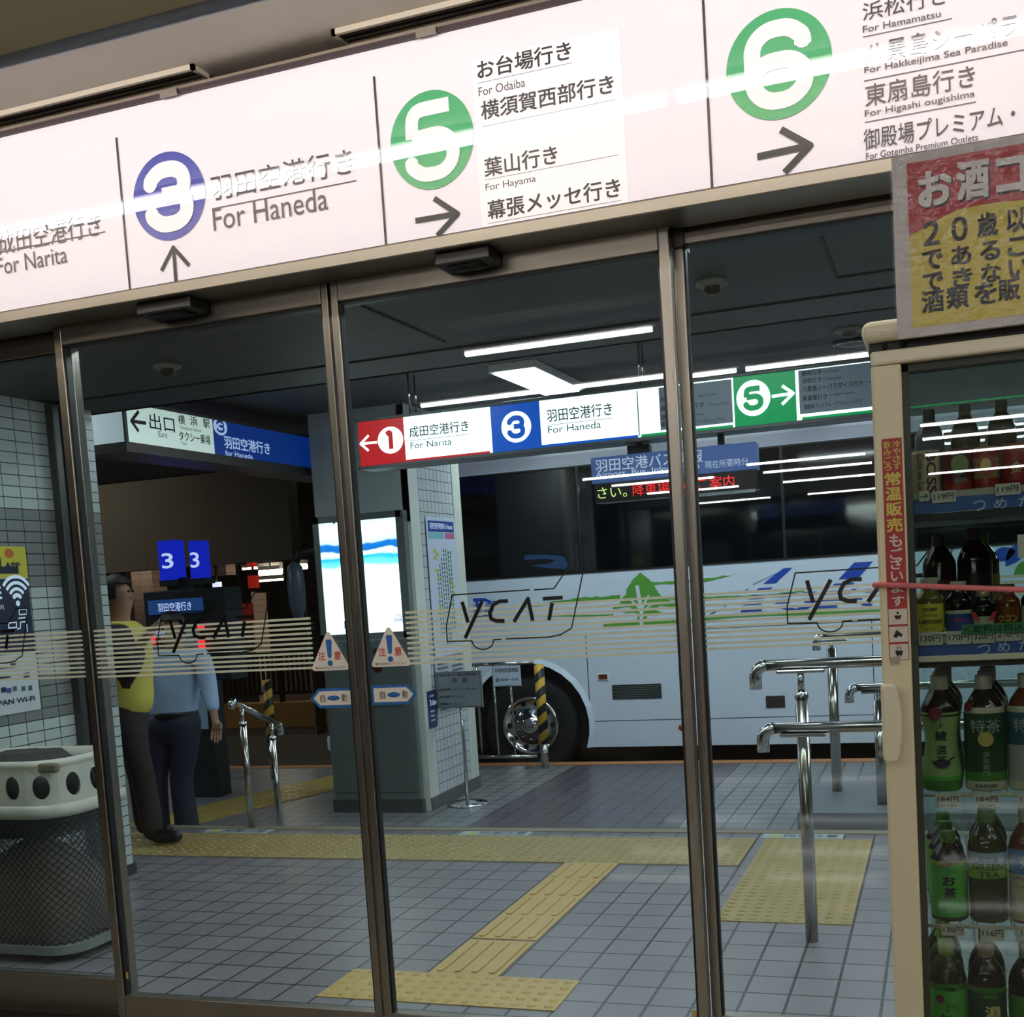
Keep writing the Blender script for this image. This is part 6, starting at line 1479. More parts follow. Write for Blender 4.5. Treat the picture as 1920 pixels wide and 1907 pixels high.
# handle: a lobe standing off the frame
hxa, hz1_ = pt(1656, 1284, FY-0.035); _, hz0_ = pt(1672, 1432, FY-0.035); wmx = 0.031
prof = [(0, hz1_), (0.024, hz1_-0.001), (0.028, hz1_-0.02), (0.0315, (hz0_+hz1_)/2+0.01), (0.031, hz0_+0.05), (0.027, hz0_+0.018), (0.022, hz0_+0.003), (0.008, hz0_), (0.0, hz0_+0.006)]
MB().poly([(KX0-0.002+x, FY-0.035, z) for x, z in prof], (0, 0.022, 0)).build('handle', cream2, door_, bevel=0.005, bseg=3)
MB().box(KX0+0.001, FY-0.016, hz0_+0.02, KX0+0.010, FY-0.001, hz1_-0.01).build('handle_mount', cream, door_)
# vertical sticker on the door stile
vx0, vz1 = pt(1653, 824, FY); vx1, _ = pt(1686, 822, FY); _, vz0 = pt(1672, 1238, FY)
vx0, vx1 = KX0+0.012, KX0+fw_-0.003
YS_ = FY-0.0026
vred = mat('sticker_deep_red', (168, 46, 44), 0.4); vyel = mat('sticker_yellow_text', (222, 206, 88), 0.4); vcr = mat('sticker_off_white', (230, 222, 204), 0.4)
vs_ = MB().box(vx0, YS_, vz0, vx1, FY-0.0018, vz1).build('vertical_sticker', vred, door_)
vw = vx1-vx0
def vch(c, px, py0, py1, m, xo=0.12, wf=0.76, bold=0.02):
    _, za = pt(px, py0, FY); _, zb_ = pt(px, py1, FY); text('lettering', c, m, vs_, planeY(vx0+xo*vw, zb_, YS_-0.0004), vw*wf, (za-zb_)*0.92, bold)
for i, c in enumerate('冷やさず'): vch(c, 1678, 825+i*14, 839+i*14, vyel, 0.54, 0.38, 0.015)
for i, c in enumerate('飲みごろ'): vch(c, 1662, 827+i*14, 841+i*14, vyel, 0.08, 0.38, 0.015)
vch('常', 1670, 884, 911, vyel, 0.1, 0.8, 0.03); vch('温', 1670, 911, 939, vyel, 0.1, 0.8, 0.03); vch('販', 1671, 940, 968, vyel, 0.1, 0.8, 0.03); vch('売', 1672, 969, 998, vyel, 0.1, 0.8, 0.03)
for c, a, b_ in (('も', 1000, 1026), ('ご', 1026, 1049), ('ざ', 1045, 1068), ('い', 1070, 1090), ('ま', 1092, 1112), ('す', 1116, 1137)): vch(c, 1673, a, b_, vcr, 0.22, 0.62, 0.02)
for i in range(3):
    za = pt(1676, 1142+i*33, FY)[1]; zb_ = pt(1676, 1171+i*33, FY)[1]
    o_ = MB().box(vx0+0.001, YS_-0.0004, zb_, vx1-0.001, YS_, za).build('icon_field', vcr, vs_)
    m2 = MB(); xc_ = (vx0+vx1)/2; zc_ = (za+zb_)/2
    if i == 0: disc(m2, xc_, zc_+0.006, 0.002, 0.002, lambda u, v: (u, YS_-0.0008, v), 14); m2.poly([(xc_-0.006, YS_-0.0008, zc_+0.002), (xc_+0.006, YS_-0.0008, zc_+0.002), (xc_+0.003, YS_-0.0008, zc_-0.004), (xc_-0.003, YS_-0.0008, zc_-0.004)])
    if i == 1: ribbon(m2, [(xc_-0.004, zc_+0.005), (xc_+0.005, zc_-0.003)], 0.005, lambda u, v: (u, YS_-0.0008, v)); disc(m2, xc_-0.004, zc_-0.002, 0.0035, 0.0035, lambda u, v: (u, YS_-0.0008, v), 14)
    if i == 2: m2.poly([(xc_-0.006, YS_-0.0008, zc_+0.002), (xc_+0.006, YS_-0.0008, zc_+0.002), (xc_+0.004, YS_-0.0008, zc_-0.006), (xc_-0.004, YS_-0.0008, zc_-0.006)]); ribbon(m2, [(xc_-0.003, zc_+0.002), (xc_-0.002, zc_+0.008), (xc_+0.002, zc_+0.008), (xc_+0.003, zc_+0.002)], 0.001, lambda u, v: (u, YS_-0.0008, v))
    m2.build('icon', ink, o_, recalc=False)
X, Z = pt(1678, 1240, FY); MB().poly([(X-0.008, FY-0.004, Z+0.006), (X+0.010, FY-0.004, Z+0.010), (X+0.006, FY-0.004, Z-0.006), (X+0.001, FY-0.004, Z-0.002), (X-0.004, FY-0.004, Z-0.006)], (0, 0.001, 0)).build('torn_tape', mat('tape_grey', (180, 170, 150), 0.3), door_)

# shelves
wire = mat('shelf_wire_cream', (206, 200, 172), 0.35); bstrip = mat('shelf_strip_blue', (52, 88, 160), 0.35); swhite_ = mat('strip_letters', (205, 214, 228), 0.4)
YSH = FY+0.045
def shelf(z, strip_px=None, txt=(), cream_rail=True):
    sh = MB()
    sh.tube([(KX0+0.024, YSH, z-0.003), (KX1-0.024, YSH, z-0.003)], 0.003, 8); sh.tube([(KX0+0.024, FD-0.04, z-0.003), (KX1-0.024, FD-0.04, z-0.003)], 0.003, 8)
    for i in range(24): x = KX0+0.026+(KX1-KX0-0.052)*i/23; sh.tube([(x, YSH, z-0.003), (x, FD-0.04, z-0.003)], 0.0015, 6)
    o = sh.build('shelf', wire, co_)
    return o
zA_ = pt(1760, 928, YSH)[1]; zB_ = pt(1745, 1188, YSH)[1]; zC_ = pt(1770, 1487, YSH)[1]; zD_ = pt(1780, 1733, YSH)[1]; zE_ = zD_-0.235
shs = [shelf(z) for z in (zA_, zB_, zC_, zD_, zE_, 0.46)]
for o, (pa, pb_, ptx) in ((shs[0], (938, 965, (('つ', 1836, 948), ('め', 1876, 944), ('た', 1922, 940)))), (shs[1], (1208, 1231, (('つ', 1845, 1218), ('め', 1882, 1213), ('た', 1922, 1209))))):
    za = pt(1712, pa, YSH-0.006)[1]; zb_ = pt(1712, pb_, YSH-0.006)[1]
    st_ = MB().box(KX0+0.05, YSH-0.008, zb_, KX1-0.05, YSH-0.005, za).build('shelf_strip', bstrip, o)
    MB().box(KX0+0.05, YSH-0.008, za, KX1-0.05, YSH-0.004, za+0.010).build('strip_upper_edge', mat('strip_pale', (176, 170, 150), 0.4), st_)
    if pa > 1000: MB().box(KX0+0.048, YSH-0.012, zb_-0.010, KX1-0.05, YSH-0.003, zb_).build('shelf_lip', cream2, st_, bevel=0.002)
    else: MB().box(KX0+0.048, YSH-0.006, zb_-0.012, KX1-0.05, FD-0.05, zb_-0.001).build('shelf_plate', cg, st_)
    if pa > 1000: MB().box(KX0+0.048, YSH, zb_-0.020, KX1-0.05, FD-0.05, zb_-0.011).build('shelf_plate', cg, st_)
    for c, px, py in ptx:
        X, Z = pt(px, py, YSH-0.008); text('lettering', c, swhite_, st_, planeY(X-0.009, Z-0.008, YSH-0.0086), 0.018, 0.016, 0.0)
card = mat('price_card_white', (206, 200, 182), 0.4); tickc = mat('price_card_ink', (24, 24, 22), 0.5)
def pcard(t_, x0, y0, x1, y1, parent, sub=None, Y=YSH-0.012, tilt=0.0):
    X0, Z1 = pt(x0, y0, Y); X1, _ = pt(x1, y0, Y); _, Z0 = pt(x0, y1, Y)
    o = MB().box(X0, Y, Z0, X1, Y+0.001, Z1).build('price_card', card, parent)
    w_, h_ = X1-X0, Z1-Z0
    if t_: text('lettering', t_, tickc, o, planeY(X0+w_*0.08, Z0+h_*(0.42 if sub else 0.26), Y-0.0006), w_*0.84, h_*(0.42 if sub else 0.52), 0.006)
    if sub: text('lettering', sub, tickc, o, planeY(X0+w_*0.18, Z0+h_*0.06, Y-0.0006), w_*0.66, h_*0.16, 0.01)
    return o
pcard('119円', 1747, 922, 1792, 944, shs[0]); pcard('119円', 1866, 908, 1913, 930, shs[0]); o_ = pcard('', 1723, 921, 1742, 941, shs[0])
m2 = MB(); X, Z = pt(1732, 931, YSH-0.012); ribbon(m2, [(X-0.005, Z), (X+0.005, Z)], 0.002, lambda u, v: (u, YSH-0.0128, v)); ribbon(m2, [(X+0.001, Z+0.004), (X+0.006, Z), (X+0.001, Z-0.004)], 0.002, lambda u, v: (u, YSH-0.0128, v)); m2.build('green_arrow', mat('arrow_green', (50, 120, 80), 0.4), o_, recalc=False)
pcard('130円', 1722, 1186, 1767, 1211, shs[1]); pcard('170円', 1775, 1184, 1820, 1209, shs[1]); pcard('320円', 1823, 1181, 1865, 1207, shs[1], Y=YSH-0.011); pcard('210円', 1867, 1178, 1913, 1203, shs[1], Y=YSH-0.011)
gX0, gZ1 = pt(1803, 1172, YSH-0.014); gX1 = 0.17; _, gZ0 = pt(1803, 1190, YSH-0.014)
gc = MB().box(gX0, YSH-0.014, gZ0, gX1, YSH-0.0132, gZ1).build('green_notice', mat('notice_green', (56, 140, 78), 0.4), shs[1])
text('lettering', '＜飲料は税込', tickc, gc, planeY(gX0+0.003, gZ0+0.002, YSH-0.0146), pt(1920, 1176, YSH-0.014)[0]-gX0-0.004, (gZ1-gZ0)*0.8, 0.01)
pcard('184円', 1754, 1489, 1801, 1514, shs[2], '割引対象外'); pcard('184円', 1827, 1489, 1874, 1514, shs[2], '割引対象外'); pcard('184円', 1910, 1489, 1957, 1515, shs[2], '割引対象外')
pcard('130円', 1765, 1732, 1808, 1754, shs[3]); pcard('116円', 1838, 1737, 1884, 1762, shs[3]); pcard('150円', 1911, 1737, 1957, 1762, shs[3])
nX0, nZ1 = pt(1907, 1003, YSH-0.02); _, nZ0 = pt(1907, 1046, YSH-0.02)
o_ = MB().box(nX0, FY+0.018, nZ0, nX0+0.12, FY+0.019, nZ1).build('inner_notice', vcr, shs[1]); text('lettering', 'お', tickc, o_, planeY(nX0+0.010, nZ0+0.006, FY+0.0174), 0.02, 0.024, 0.02)

# bottles and cans
PROF = {
 'pet': [(0.0, 0.0), (0.86, 0.0), (0.98, 0.012), (1.0, 0.04), (1.0, 0.66), (0.96, 0.71), (0.80, 0.78), (0.56, 0.84), (0.40, 0.875), (0.37, 0.90)],
 'waist': [(0.0, 0.0), (0.86, 0.0), (0.96, 0.012), (1.0, 0.05), (0.98, 0.18), (0.84, 0.32), (0.78, 0.44), (0.84, 0.56), (0.98, 0.66), (0.97, 0.72), (0.86, 0.77), (0.62, 0.83), (0.44, 0.87), (0.40, 0.90)],
 'square': [(0.0, 0.0), (0.92, 0.0), (1.0, 0.015), (1.0, 0.45), (0.95, 0.47), (1.0, 0.49), (1.0, 0.66), (0.92, 0.72), (0.70, 0.80), (0.46, 0.86), (0.40, 0.90)],
 'vial': [(0.0, 0.0), (0.92, 0.0), (1.0, 0.02), (1.0, 0.60), (0.94, 0.66), (0.66, 0.74), (0.56, 0.80), (0.55, 0.88)],
 'can': [(0.0, 0.0), (0.80, 0.0), (0.96, 0.02), (1.0, 0.05), (1.0, 0.93), (0.94, 0.97), (0.88, 1.0), (0.86, 0.985), (0.0, 0.98)]}
def rad_at(kind, f):
    P_ = PROF[kind]
    for (r0, z0), (r1, z1) in zip(P_, P_[1:]):
        if z0 <= f <= z1 and z1 > z0: return r0+(r1-r0)*(f-z0)/(z1-z0)
    return P_[-1][0]
def liquid(name, rgb): return mat(name, tuple(int(c*0.75) for c in rgb), 0.12, coat=0.15)
def bottle(label, kind, px, ybot, ytop, wpx, z, Y, body_m, cap_m=None, lab=None, texts=(), cat='bottle', name='drink_bottle', extra=None):
    X, _ = pt(px, ybot, Y); X1 = pt(px+wpx/2, (ybot+ytop)/2, Y)[0]; X0 = pt(px-wpx/2, (ybot+ytop)/2, Y)[0]; R = (X1-X0)/2
    H = (pt(px, ytop, Y)[1])-z
    t = thing(name, label, cat, (X, Y, z))
    MB().lathe([(r*R if r else 0.0005, z+f*H) for r, f in PROF[kind]], (X, Y, 0), 32).build('can_body' if kind == 'can' else 'bottle_body', body_m, t, smooth=True)
    if kind != 'can':
        cr_ = PROF[kind][-1][0]*R*1.12; c0 = PROF[kind][-1][1]-0.02
        m_ = MB(); m_.lathe([(cr_*0.98, z+H*c0), (cr_, z+H*(c0+0.02)), (cr_, z+H*0.985), (cr_*0.93, z+H), (0.0005, z+H)], (X, Y, 0), 28); m_.build('cap', cap_m, t, smooth=False)
    else:
        MB().lathe([(0.85*R, z+H*0.985), (0.84*R, z+H*0.975), (0.0005, z+H*0.972)], (X, Y, 0), 28).build('can_lid', alum, t, smooth=True)
    labs = []
    for (f0, f1, m_) in (lab or ()):
        n = 10; pr = [(rad_at(kind, f0+(f1-f0)*i/n)*R+0.0005, z+H*(f0+(f1-f0)*i/n)) for i in range(n+1)]
        labs.append(MB().lathe(pr, (X, Y, 0), 32).build('label', m_, t, smooth=True))
    par = labs[0] if labs else t
    for (s, u0, u1, f0, f1, m_, b_) in texts:
        def mp(u, v, u0=u0, f0=f0):
            f = f0+v/H; r = rad_at(kind, f)*R+0.0011; a = (u0*R*1.0+u)/R; return (X+r*math.sin(a), Y-r*math.cos(a), z+v+f0*H)
        text('lettering', s, m_, par, mp, (u1-u0)*R, (f1-f0)*H, b_)
    return t
gr_b = mat('label_green_bright', (78, 176, 58), 0.35); gr_l = mat('label_green_pale', (150, 178, 110), 0.35); gr_d = mat('label_green_dark', (18, 66, 34), 0.35); gr_m = mat('label_green_mid', (60, 124, 40), 0.35)
tea = liquid('dark_tea_liquid', (44, 30, 18)); teag = liquid('green_tea_liquid', (70, 76, 34)); lqy = liquid('lemon_liquid', (150, 140, 60)); blk = liquid('black_liquid', (16, 14, 14)); amb = liquid('amber_liquid', (140, 66, 22)); clr = liquid('pale_clear_bottle', (130, 146, 146))
c_w = mat('cap_off_white', (186, 176, 158), 0.4); c_g = mat('cap_green', (84, 128, 54), 0.4); c_lg = mat('cap_lime', (132, 168, 48), 0.4); c_gold = mat('cap_gold', (160, 138, 96), 0.35, 0.5); c_b = mat('cap_teal', (40, 70, 74), 0.4); c_br = mat('cap_brown', (70, 48, 36), 0.4)
lt_s = mat('letters_silver', (160, 172, 160), 0.35); lt_w = mat('letters_white', (215, 218, 208), 0.4); lt_g = mat('letters_gold', (206, 190, 110), 0.4); lcr = mat('label_cream', (196, 190, 160), 0.4)
YR = FY+0.085
bottles = []
# shelf C
b1 = bottle('pale green waisted tea bottle with teapot picture, first from left on the 184 yen shelf', 'waist', 1768, 1485, 1266, 76, zC_, YR, tea, c_w, [(0.0, 0.10, gr_m), (0.10, 0.135, gr_b), (0.13, 0.69, gr_l)],
    [('綾', 0.0-0.35, 0.35, 0.44, 0.53, ink, 0.02), ('選', -0.28, 0.28, 0.325, 0.40, ink, 0.02), ('茶', -0.30, 0.30, 0.235, 0.315, ink, 0.02), ('上', -0.28, 0.28, 0.55, 0.60, ink, 0.0)])
b2 = bottle('dark green tea bottle with silver characters, second from left on the 184 yen shelf', 'pet', 1850, 1484, 1265, 78, zC_, YR, tea, c_w, [(0.0, 0.09, lcr), (0.09, 0.17, gr_m), (0.17, 0.68, gr_d), (0.68, 0.73, lcr)],
    [('特茶', -0.75, 0.75, 0.51, 0.63, lt_s, 0.01), ('茶', -0.2, 0.2, 0.38, 0.45, ink, 0.01), ('伊', -0.16, 0.16, 0.30, 0.35, lt_s, 0.0), ('右', -0.16, 0.16, 0.25, 0.295, lt_s, 0.0), ('衛', -0.16, 0.16, 0.195, 0.24, lt_s, 0.0), ('門', -0.16, 0.16, 0.14, 0.185, lt_s, 0.0), ('SUNTORY', -0.55, 0.55, 0.035, 0.065, ink, 0.02)])
b3 = bottle('pale bottle cut by the frame, third from left on the 184 yen shelf', 'pet', 1929, 1482, 1262, 76, zC_, YR, amb, c_w, [(0.0, 0.09, lcr), (0.09, 0.40, mat('label_grey_white', (170, 170, 160), 0.4)), (0.40, 0.68, mat('label_teal', (44, 92, 100), 0.4)), (0.68, 0.73, lcr)], [('特', -0.75, -0.05, 0.51, 0.63, lt_s, 0.01)])
for b_, dx in ((b1, 0.001), (b2, 0.0)):
    pass
# yellow seal behind the tea character, red marks
def dab(b_, f, u, rr, m_, H=0.2, kind='pet'):
    L = b_.location; k = 0.034; R = k
    mb_ = MB(); 
    for i in range(1): mb_.poly([(L.x+R*1.0*math.sin(u+rr*math.cos(a)/R)+0, L.y-(R+0.0009)*math.cos(u+rr*math.cos(a)/R), L.z+f+rr*math.sin(a)) for a in [2*math.pi*i_/20 for i_ in range(20)]])
    return mb_.build('round_mark', m_, b_, recalc=False)
# shelf D
b4 = bottle('bright green tea bottle with black characters, leftmost on the 130 yen lower shelf', 'pet', 1782, 1730, 1558, 70, zD_, YR, tea, c_g, [(0.03, 0.055, gr_d), (0.055, 0.64, gr_b), (0.64, 0.69, c_lg)],
    [('お', -0.35, 0.35, 0.42, 0.53, ink, 0.035), ('茶', -0.30, 0.38, 0.27, 0.40, ink, 0.035), ('お〜い', -0.1, 0.5, 0.55, 0.61, ink, 0.0), ('伊藤園', -0.1, 0.6, 0.655, 0.68, ink, 0.0)])
b5 = bottle('half empty looking green tea bottle with blue white label, between two tea bottles', 'square', 1855, 1733, 1515, 74, zD_, YR, teag, c_g, [(0.40, 0.52, c_lg), (0.52, 0.63, mat('label_sky', (150, 180, 190), 0.4))],
    [('GREEN', -0.85, 0.85, 0.475, 0.535, gr_d, 0.02), ('TEA', -0.5, 0.6, 0.41, 0.465, gr_d, 0.02), ('天然水', -0.5, 0.55, 0.545, 0.60, mat('label_ink_blue', (30, 70, 150), 0.4), 0.01)])
b6 = bottle('blue and white jasmine tea bottle cut by the frame on the lower shelf', 'square', 1931, 1733, 1515, 74, zD_, YR, amb, c_w, [(0.03, 0.44, lcr), (0.44, 0.66, mat('label_blue', (66, 126, 176), 0.4))],
    [('JASMINE', -0.9, 0.6, 0.38, 0.43, inkgrey, -0.005), ('ジャスミン', -0.8, 0.6, 0.31, 0.35, inkgrey, 0.0), ('茶', -0.5, 0.2, 0.49, 0.61, lt_w, 0.0)])
# shelf E
b7 = bottle('large light green tea bottle at the bottom left of the cooler, lime cap', 'pet', 1782, 2010, 1762, 72, zE_, YR, teag, c_lg, [(0.05, 0.60, gr_b), (0.60, 0.66, gr_m)],
    [('お', -0.45, 0.20, 0.30, 0.40, ink, 0.035), ('茶', -0.35, 0.35, 0.17, 0.29, ink, 0.035), ('お〜い', -0.1, 0.6, 0.42, 0.52, ink, 0.0), ('伊藤園', -0.2, 0.4, 0.60, 0.63, ink, 0.01)])
b8 = bottle('dark green strong tea bottle with cream characters, bottom row, cream cap', 'pet', 1855, 2010, 1765, 72, zE_, YR, tea, c_gold, [(0.05, 0.60, gr_d), (0.60, 0.64, gr_m)],
    [('濃', -0.15, 0.70, 0.38, 0.49, lt_g, 0.03), ('い', 0.05, 0.5, 0.33, 0.37, lt_g, 0.02), ('茶', 0.0, 0.65, 0.22, 0.32, lt_g, 0.03), ('伊藤園', -0.2, 0.5, 0.555, 0.585, gr_b, 0.01)])
b9 = bottle('dark bottle with green shoulder at the bottom right edge of the picture', 'pet', 1932, 2010, 1768, 74, zE_, YR, blk, c_g, [(0.05, 0.36, black), (0.36, 0.58, gr_m)], [('ウーロン', -0.8, 0.3, 0.2, 0.3, lt_w, 0.0)])
# shelf B front
s1_ = bottle('small bottle of yellow lemon drink with yellow label, leftmost on the middle shelf', 'vial', 1745, 1187, 1083, 54, zB_, FY+0.075, lqy, c_w, [(0.03, 0.53, mat('label_lemon', (216, 200, 60), 0.4))],
    [('C1000', -0.5, 0.5, 0.40, 0.46, navy, 0.03), ('Vitamin', -0.55, 0.55, 0.30, 0.345, inkgrey, 0.0), ('Lemon', -0.85, 0.85, 0.17, 0.28, ink, 0.01), ('Vitamin drink', -0.4, 0.4, 0.07, 0.10, inkgrey, 0.0)])
s2_ = bottle('small dark bottle with white and blue label, second on the middle shelf', 'vial', 1799, 1184, 1090, 50, zB_, FY+0.075, blk, c_w, [(0.02, 0.36, mat('label_royal', (40, 74, 140), 0.4)), (0.36, 0.43, lcr)],
    [('リポビタン', -0.7, 0.75, 0.20, 0.27, red, 0.02)])
s3_ = bottle('small black bottle with gold cap and red white label, third on the middle shelf', 'vial', 1845, 1182, 1108, 42, zB_, FY+0.075, blk, c_gold, [(0.14, 0.36, lcr)], [])
for a, s__ in ((-0.5, 1), (0.5, -1)):
    L_ = s3_.location; MB().poly([(L_.x+a*0.026-0.003*s__-0.003, FY+0.075-0.0215, L_.z+0.030), (L_.x+a*0.026-0.003*s__+0.004, FY+0.075-0.0215, L_.z+0.030), (L_.x+a*0.026+0.003*s__+0.003, FY+0.075-0.0215, L_.z+0.016), (L_.x+a*0.026+0.003*s__-0.003, FY+0.075-0.0215, L_.z+0.016)]).build('red_mark', red, s3_, recalc=False)
s4_ = bottle('small amber bottle with gold katakana, fourth on the middle shelf', 'vial', 1890, 1180, 1095, 48, zB_, FY+0.075, amb, mat('cap_amber', (96, 50, 30), 0.4), [(0.05, 0.5, mat('label_bronze', (122, 70, 26), 0.3, 0.3))], [('ウコン', -0.75, 0.75, 0.17, 0.34, lt_g, 0.02)])
s5_ = bottle('small bottle at the right edge of the middle shelf', 'vial', 1938, 1178, 1090, 46, zB_, FY+0.075, blk, c_w, [(0.05, 0.5, lcr)], [])
# shelf B rear
bottle('dark cola coloured bottle standing behind the lemon drink bottle', 'pet', 1765, 1180, 1003, 64, zB_, FY+0.19, liquid('cola_liquid', (46, 24, 22)), c_br, [(0.18, 0.52, mat('label_maroon', (78, 32, 30), 0.4))], [])
bottle('black tea bottle with slim neck behind the small dark bottle on the middle shelf', 'pet', 1831, 1176, 990, 66, zB_, FY+0.19, blk, c_br, [(0.20, 0.55, mat('label_near_black', (20, 22, 20), 0.35))], [])
bottle('yellow labelled bottle half hidden behind the black tea bottle', 'pet', 1846, 1172, 1000, 62, zB_, FY+0.29, liquid('yellow_tea', (130, 112, 30)), c_lg, [(0.20, 0.55, mat('label_gold_yellow', (200, 172, 40), 0.4))], [])
# shelf A: cans in front, bottles behind
cm1 = mat('can_beige', (196, 178, 140), 0.3); cm2 = mat('can_maroon_dark', (92, 30, 40), 0.3); cm3 = mat('can_gold', (176, 150, 84), 0.3, 0.3); cm4 = mat('can_red', (150, 42, 36), 0.3)
brn = mat('letters_dark_brown', (58, 34, 30), 0.4)
k1 = bottle('beige coffee can with sideways dark brown lettering, leftmost on the top shelf', 'can', 1737, 926, 846, 56, zA_, FY+0.075, cm1, None, [(0.05, 0.93, cm1)], [], 'can', 'drink_can')
def vtext(b_, s, u0, u1, f0, f1, m_, H, R, kind='can', bold=0.02):
    L = b_.location
    def mp(u, v):   # lettering running down the can
        a = (u0*R+v)/R; r = R+0.0013; return (L.x+r*math.sin(a), L.y-r*math.cos(a), L.z+f1*H-u)
    text('lettering', s, m_, b_, mp, (f1-f0)*H, (u1-u0)*R, bold)
R1 = (pt(1765, 886, FY+0.075)[0]-pt(1709, 886, FY+0.075)[0])/2; H1 = pt(1737, 846, FY+0.075)[1]-zA_
vtext(k1, 'BOSS', 0.05, 0.72, 0.05, 0.95, brn, H1, R1); vtext(k1, 'Café au Lait', -0.5, -0.1, 0.05, 0.92, brn, H1, R1, bold=0.0)
k2 = bottle('dark maroon and green can, second on the top shelf', 'can', 1797, 925, 842, 56, zA_, FY+0.075, cm2, None, [(0.08, 0.30, cm4), (0.30, 0.92, cm2)], [('BOSS', -0.2, 0.6, 0.24, 0.34, mat('letters_teal', (90, 150, 160), 0.4), 0.02)], 'can', 'drink_can')
L_ = k2.location; m2 = MB(); disc(m2, L_.x+0.003, L_.z+0.045, 0.013, 0.016, lambda u, v: (u, L_.y-0.0272, v), 24); m2.build('round_emblem', mat('emblem_olive_green', (110, 130, 60), 0.4), k2, recalc=False)
k3 = bottle('gold can with red rings and white figure panel, third on the top shelf', 'can', 1850, 922, 838, 50, zA_, FY+0.075, cm3, None, [(0.10, 0.30, cm4), (0.30, 0.75, cm3), (0.75, 0.9, cm4)], [], 'can', 'drink_can')
L_ = k3.location; m2 = MB(); disc(m2, L_.x, L_.z+0.040, 0.014, 0.017, lambda u, v: (u, L_.y-0.0245, v), 24); o_ = m2.build('round_emblem', cm4, k3, recalc=False); m2 = MB(); disc(m2, L_.x-0.001, L_.z+0.041, 0.008, 0.010, lambda u, v: (u, L_.y-0.0252, v), 20); m2.build('emblem_centre', lt_g, o_, recalc=False)
k4 = bottle('red and gold can at the right edge of the top shelf', 'can', 1906, 920, 832, 54, zA_, FY+0.075, cm4, None, [(0.2, 0.8, cm4)], [('金', -0.4, 0.4, 0.35, 0.6, lt_g, 0.02)], 'can', 'drink_can')
for i, (px, yb, yt, m_, cm_, lb_) in enumerate(((1746, 920, 768, clr, c_b, 'clear bottle with teal cap at the back of the top shelf, behind the beige can'),
    (1813, 917, 758, liquid('olive_liquid', (92, 92, 60)), mat('cap_olive', (96, 104, 40), 0.4), 'olive capped bottle at the back of the top shelf, behind the maroon can'),
    (1881, 913, 750, liquid('olive_liquid_2', (104, 100, 72)), MATS['cap_olive'], 'olive capped bottle at the back of the top shelf, right of its twin'))):
    bottle(lb_, 'pet', px, yb, yt, 56, zA_, FY+0.20, m_, cm_, [(0.15, 0.5, mat('label_slate_%d' % i, (60, 76, 84), 0.4))], [])
# second rows, copied from the front bottles
for src, n_, dx, labs_ in ((b1, 2, 0.003, ('pale green tea bottle directly behind the waisted teapot bottle', 'rearmost pale green waisted tea bottle on the 184 yen shelf')),
                           (b2, 2, 0.006, ('dark green tea bottle directly behind the silver lettered one', 'rearmost dark green silver lettered tea bottle on its shelf')),
                           (b4, 2, -0.004, ('bright green tea bottle directly behind the leftmost one on the 130 yen shelf', 'rearmost bright green tea bottle on the 130 yen shelf')),
                           (b5, 1, 0.004, ('green tea bottle hidden behind the blue white labelled one',)),
                           (b7, 2, -0.003, ('light green tea bottle behind the lime capped one in the bottom row', 'rearmost light green tea bottle in the bottom row')),
                           (b8, 1, 0.003, ('dark strong tea bottle behind the cream capped one in the bottom row',))):
    for i in range(n_):
        c = copy_tree(src); c.location = src.location+Vector((dx*(i+1), 0.078*(i+1), 0)); c['label'] = labs_[i]
# teapot picture and seal
L_ = b1.location; m2 = MB(); RR = 0.033
mpc = lambda u, v: (L_.x+(RR+0.0012)*math.sin(u/RR), L_.y-(RR+0.0012)*math.cos(u/RR), L_.z+v)
m2.poly([mpc(0.013*math.cos(a), 0.047+0.0075*math.sin(a)) for a in [2*math.pi*i/20 for i in range(20)]]); m2.poly([mpc(0.010, 0.050), mpc(0.021, 0.056), mpc(0.021, 0.059), mpc(0.011, 0.054)]); m2.poly([mpc(-0.010, 0.049), mpc(-0.018, 0.054), mpc(-0.012, 0.045)])
m2.build('teapot_picture', mat('teapot_navy', (38, 40, 60), 0.4), b1, recalc=False)
def seal(b_, zz, u, rr, m_, R=0.0345):
    L = b_.location; m3_ = MB(); m3_.poly([(L.x+(R+0.0009)*math.sin((u+rr*math.cos(a))/R), L.y-(R+0.0009)*math.cos((u+rr*math.cos(a))/R), L.z+zz+rr*math.sin(a)) for a in [2*math.pi*i/20 for i in range(20)]]); m3_.build('round_seal', m_, b_, recalc=False)
seal(b2, 0.086, 0.0, 0.012, mat('seal_yellow', (188, 170, 84), 0.4), 0.0352); seal(b1, 0.128, -0.009, 0.011, mat('seal_red', (130, 34, 38), 0.4), 0.034); seal(b2, 0.138, -0.028, 0.008, MATS['seal_red'], 0.0352)
seal(b4, 0.098, -0.006, 0.006, MATS['seal_red'], 0.0322); seal(b7, 0.105, -0.012, 0.007, MATS['seal_red'], 0.034)

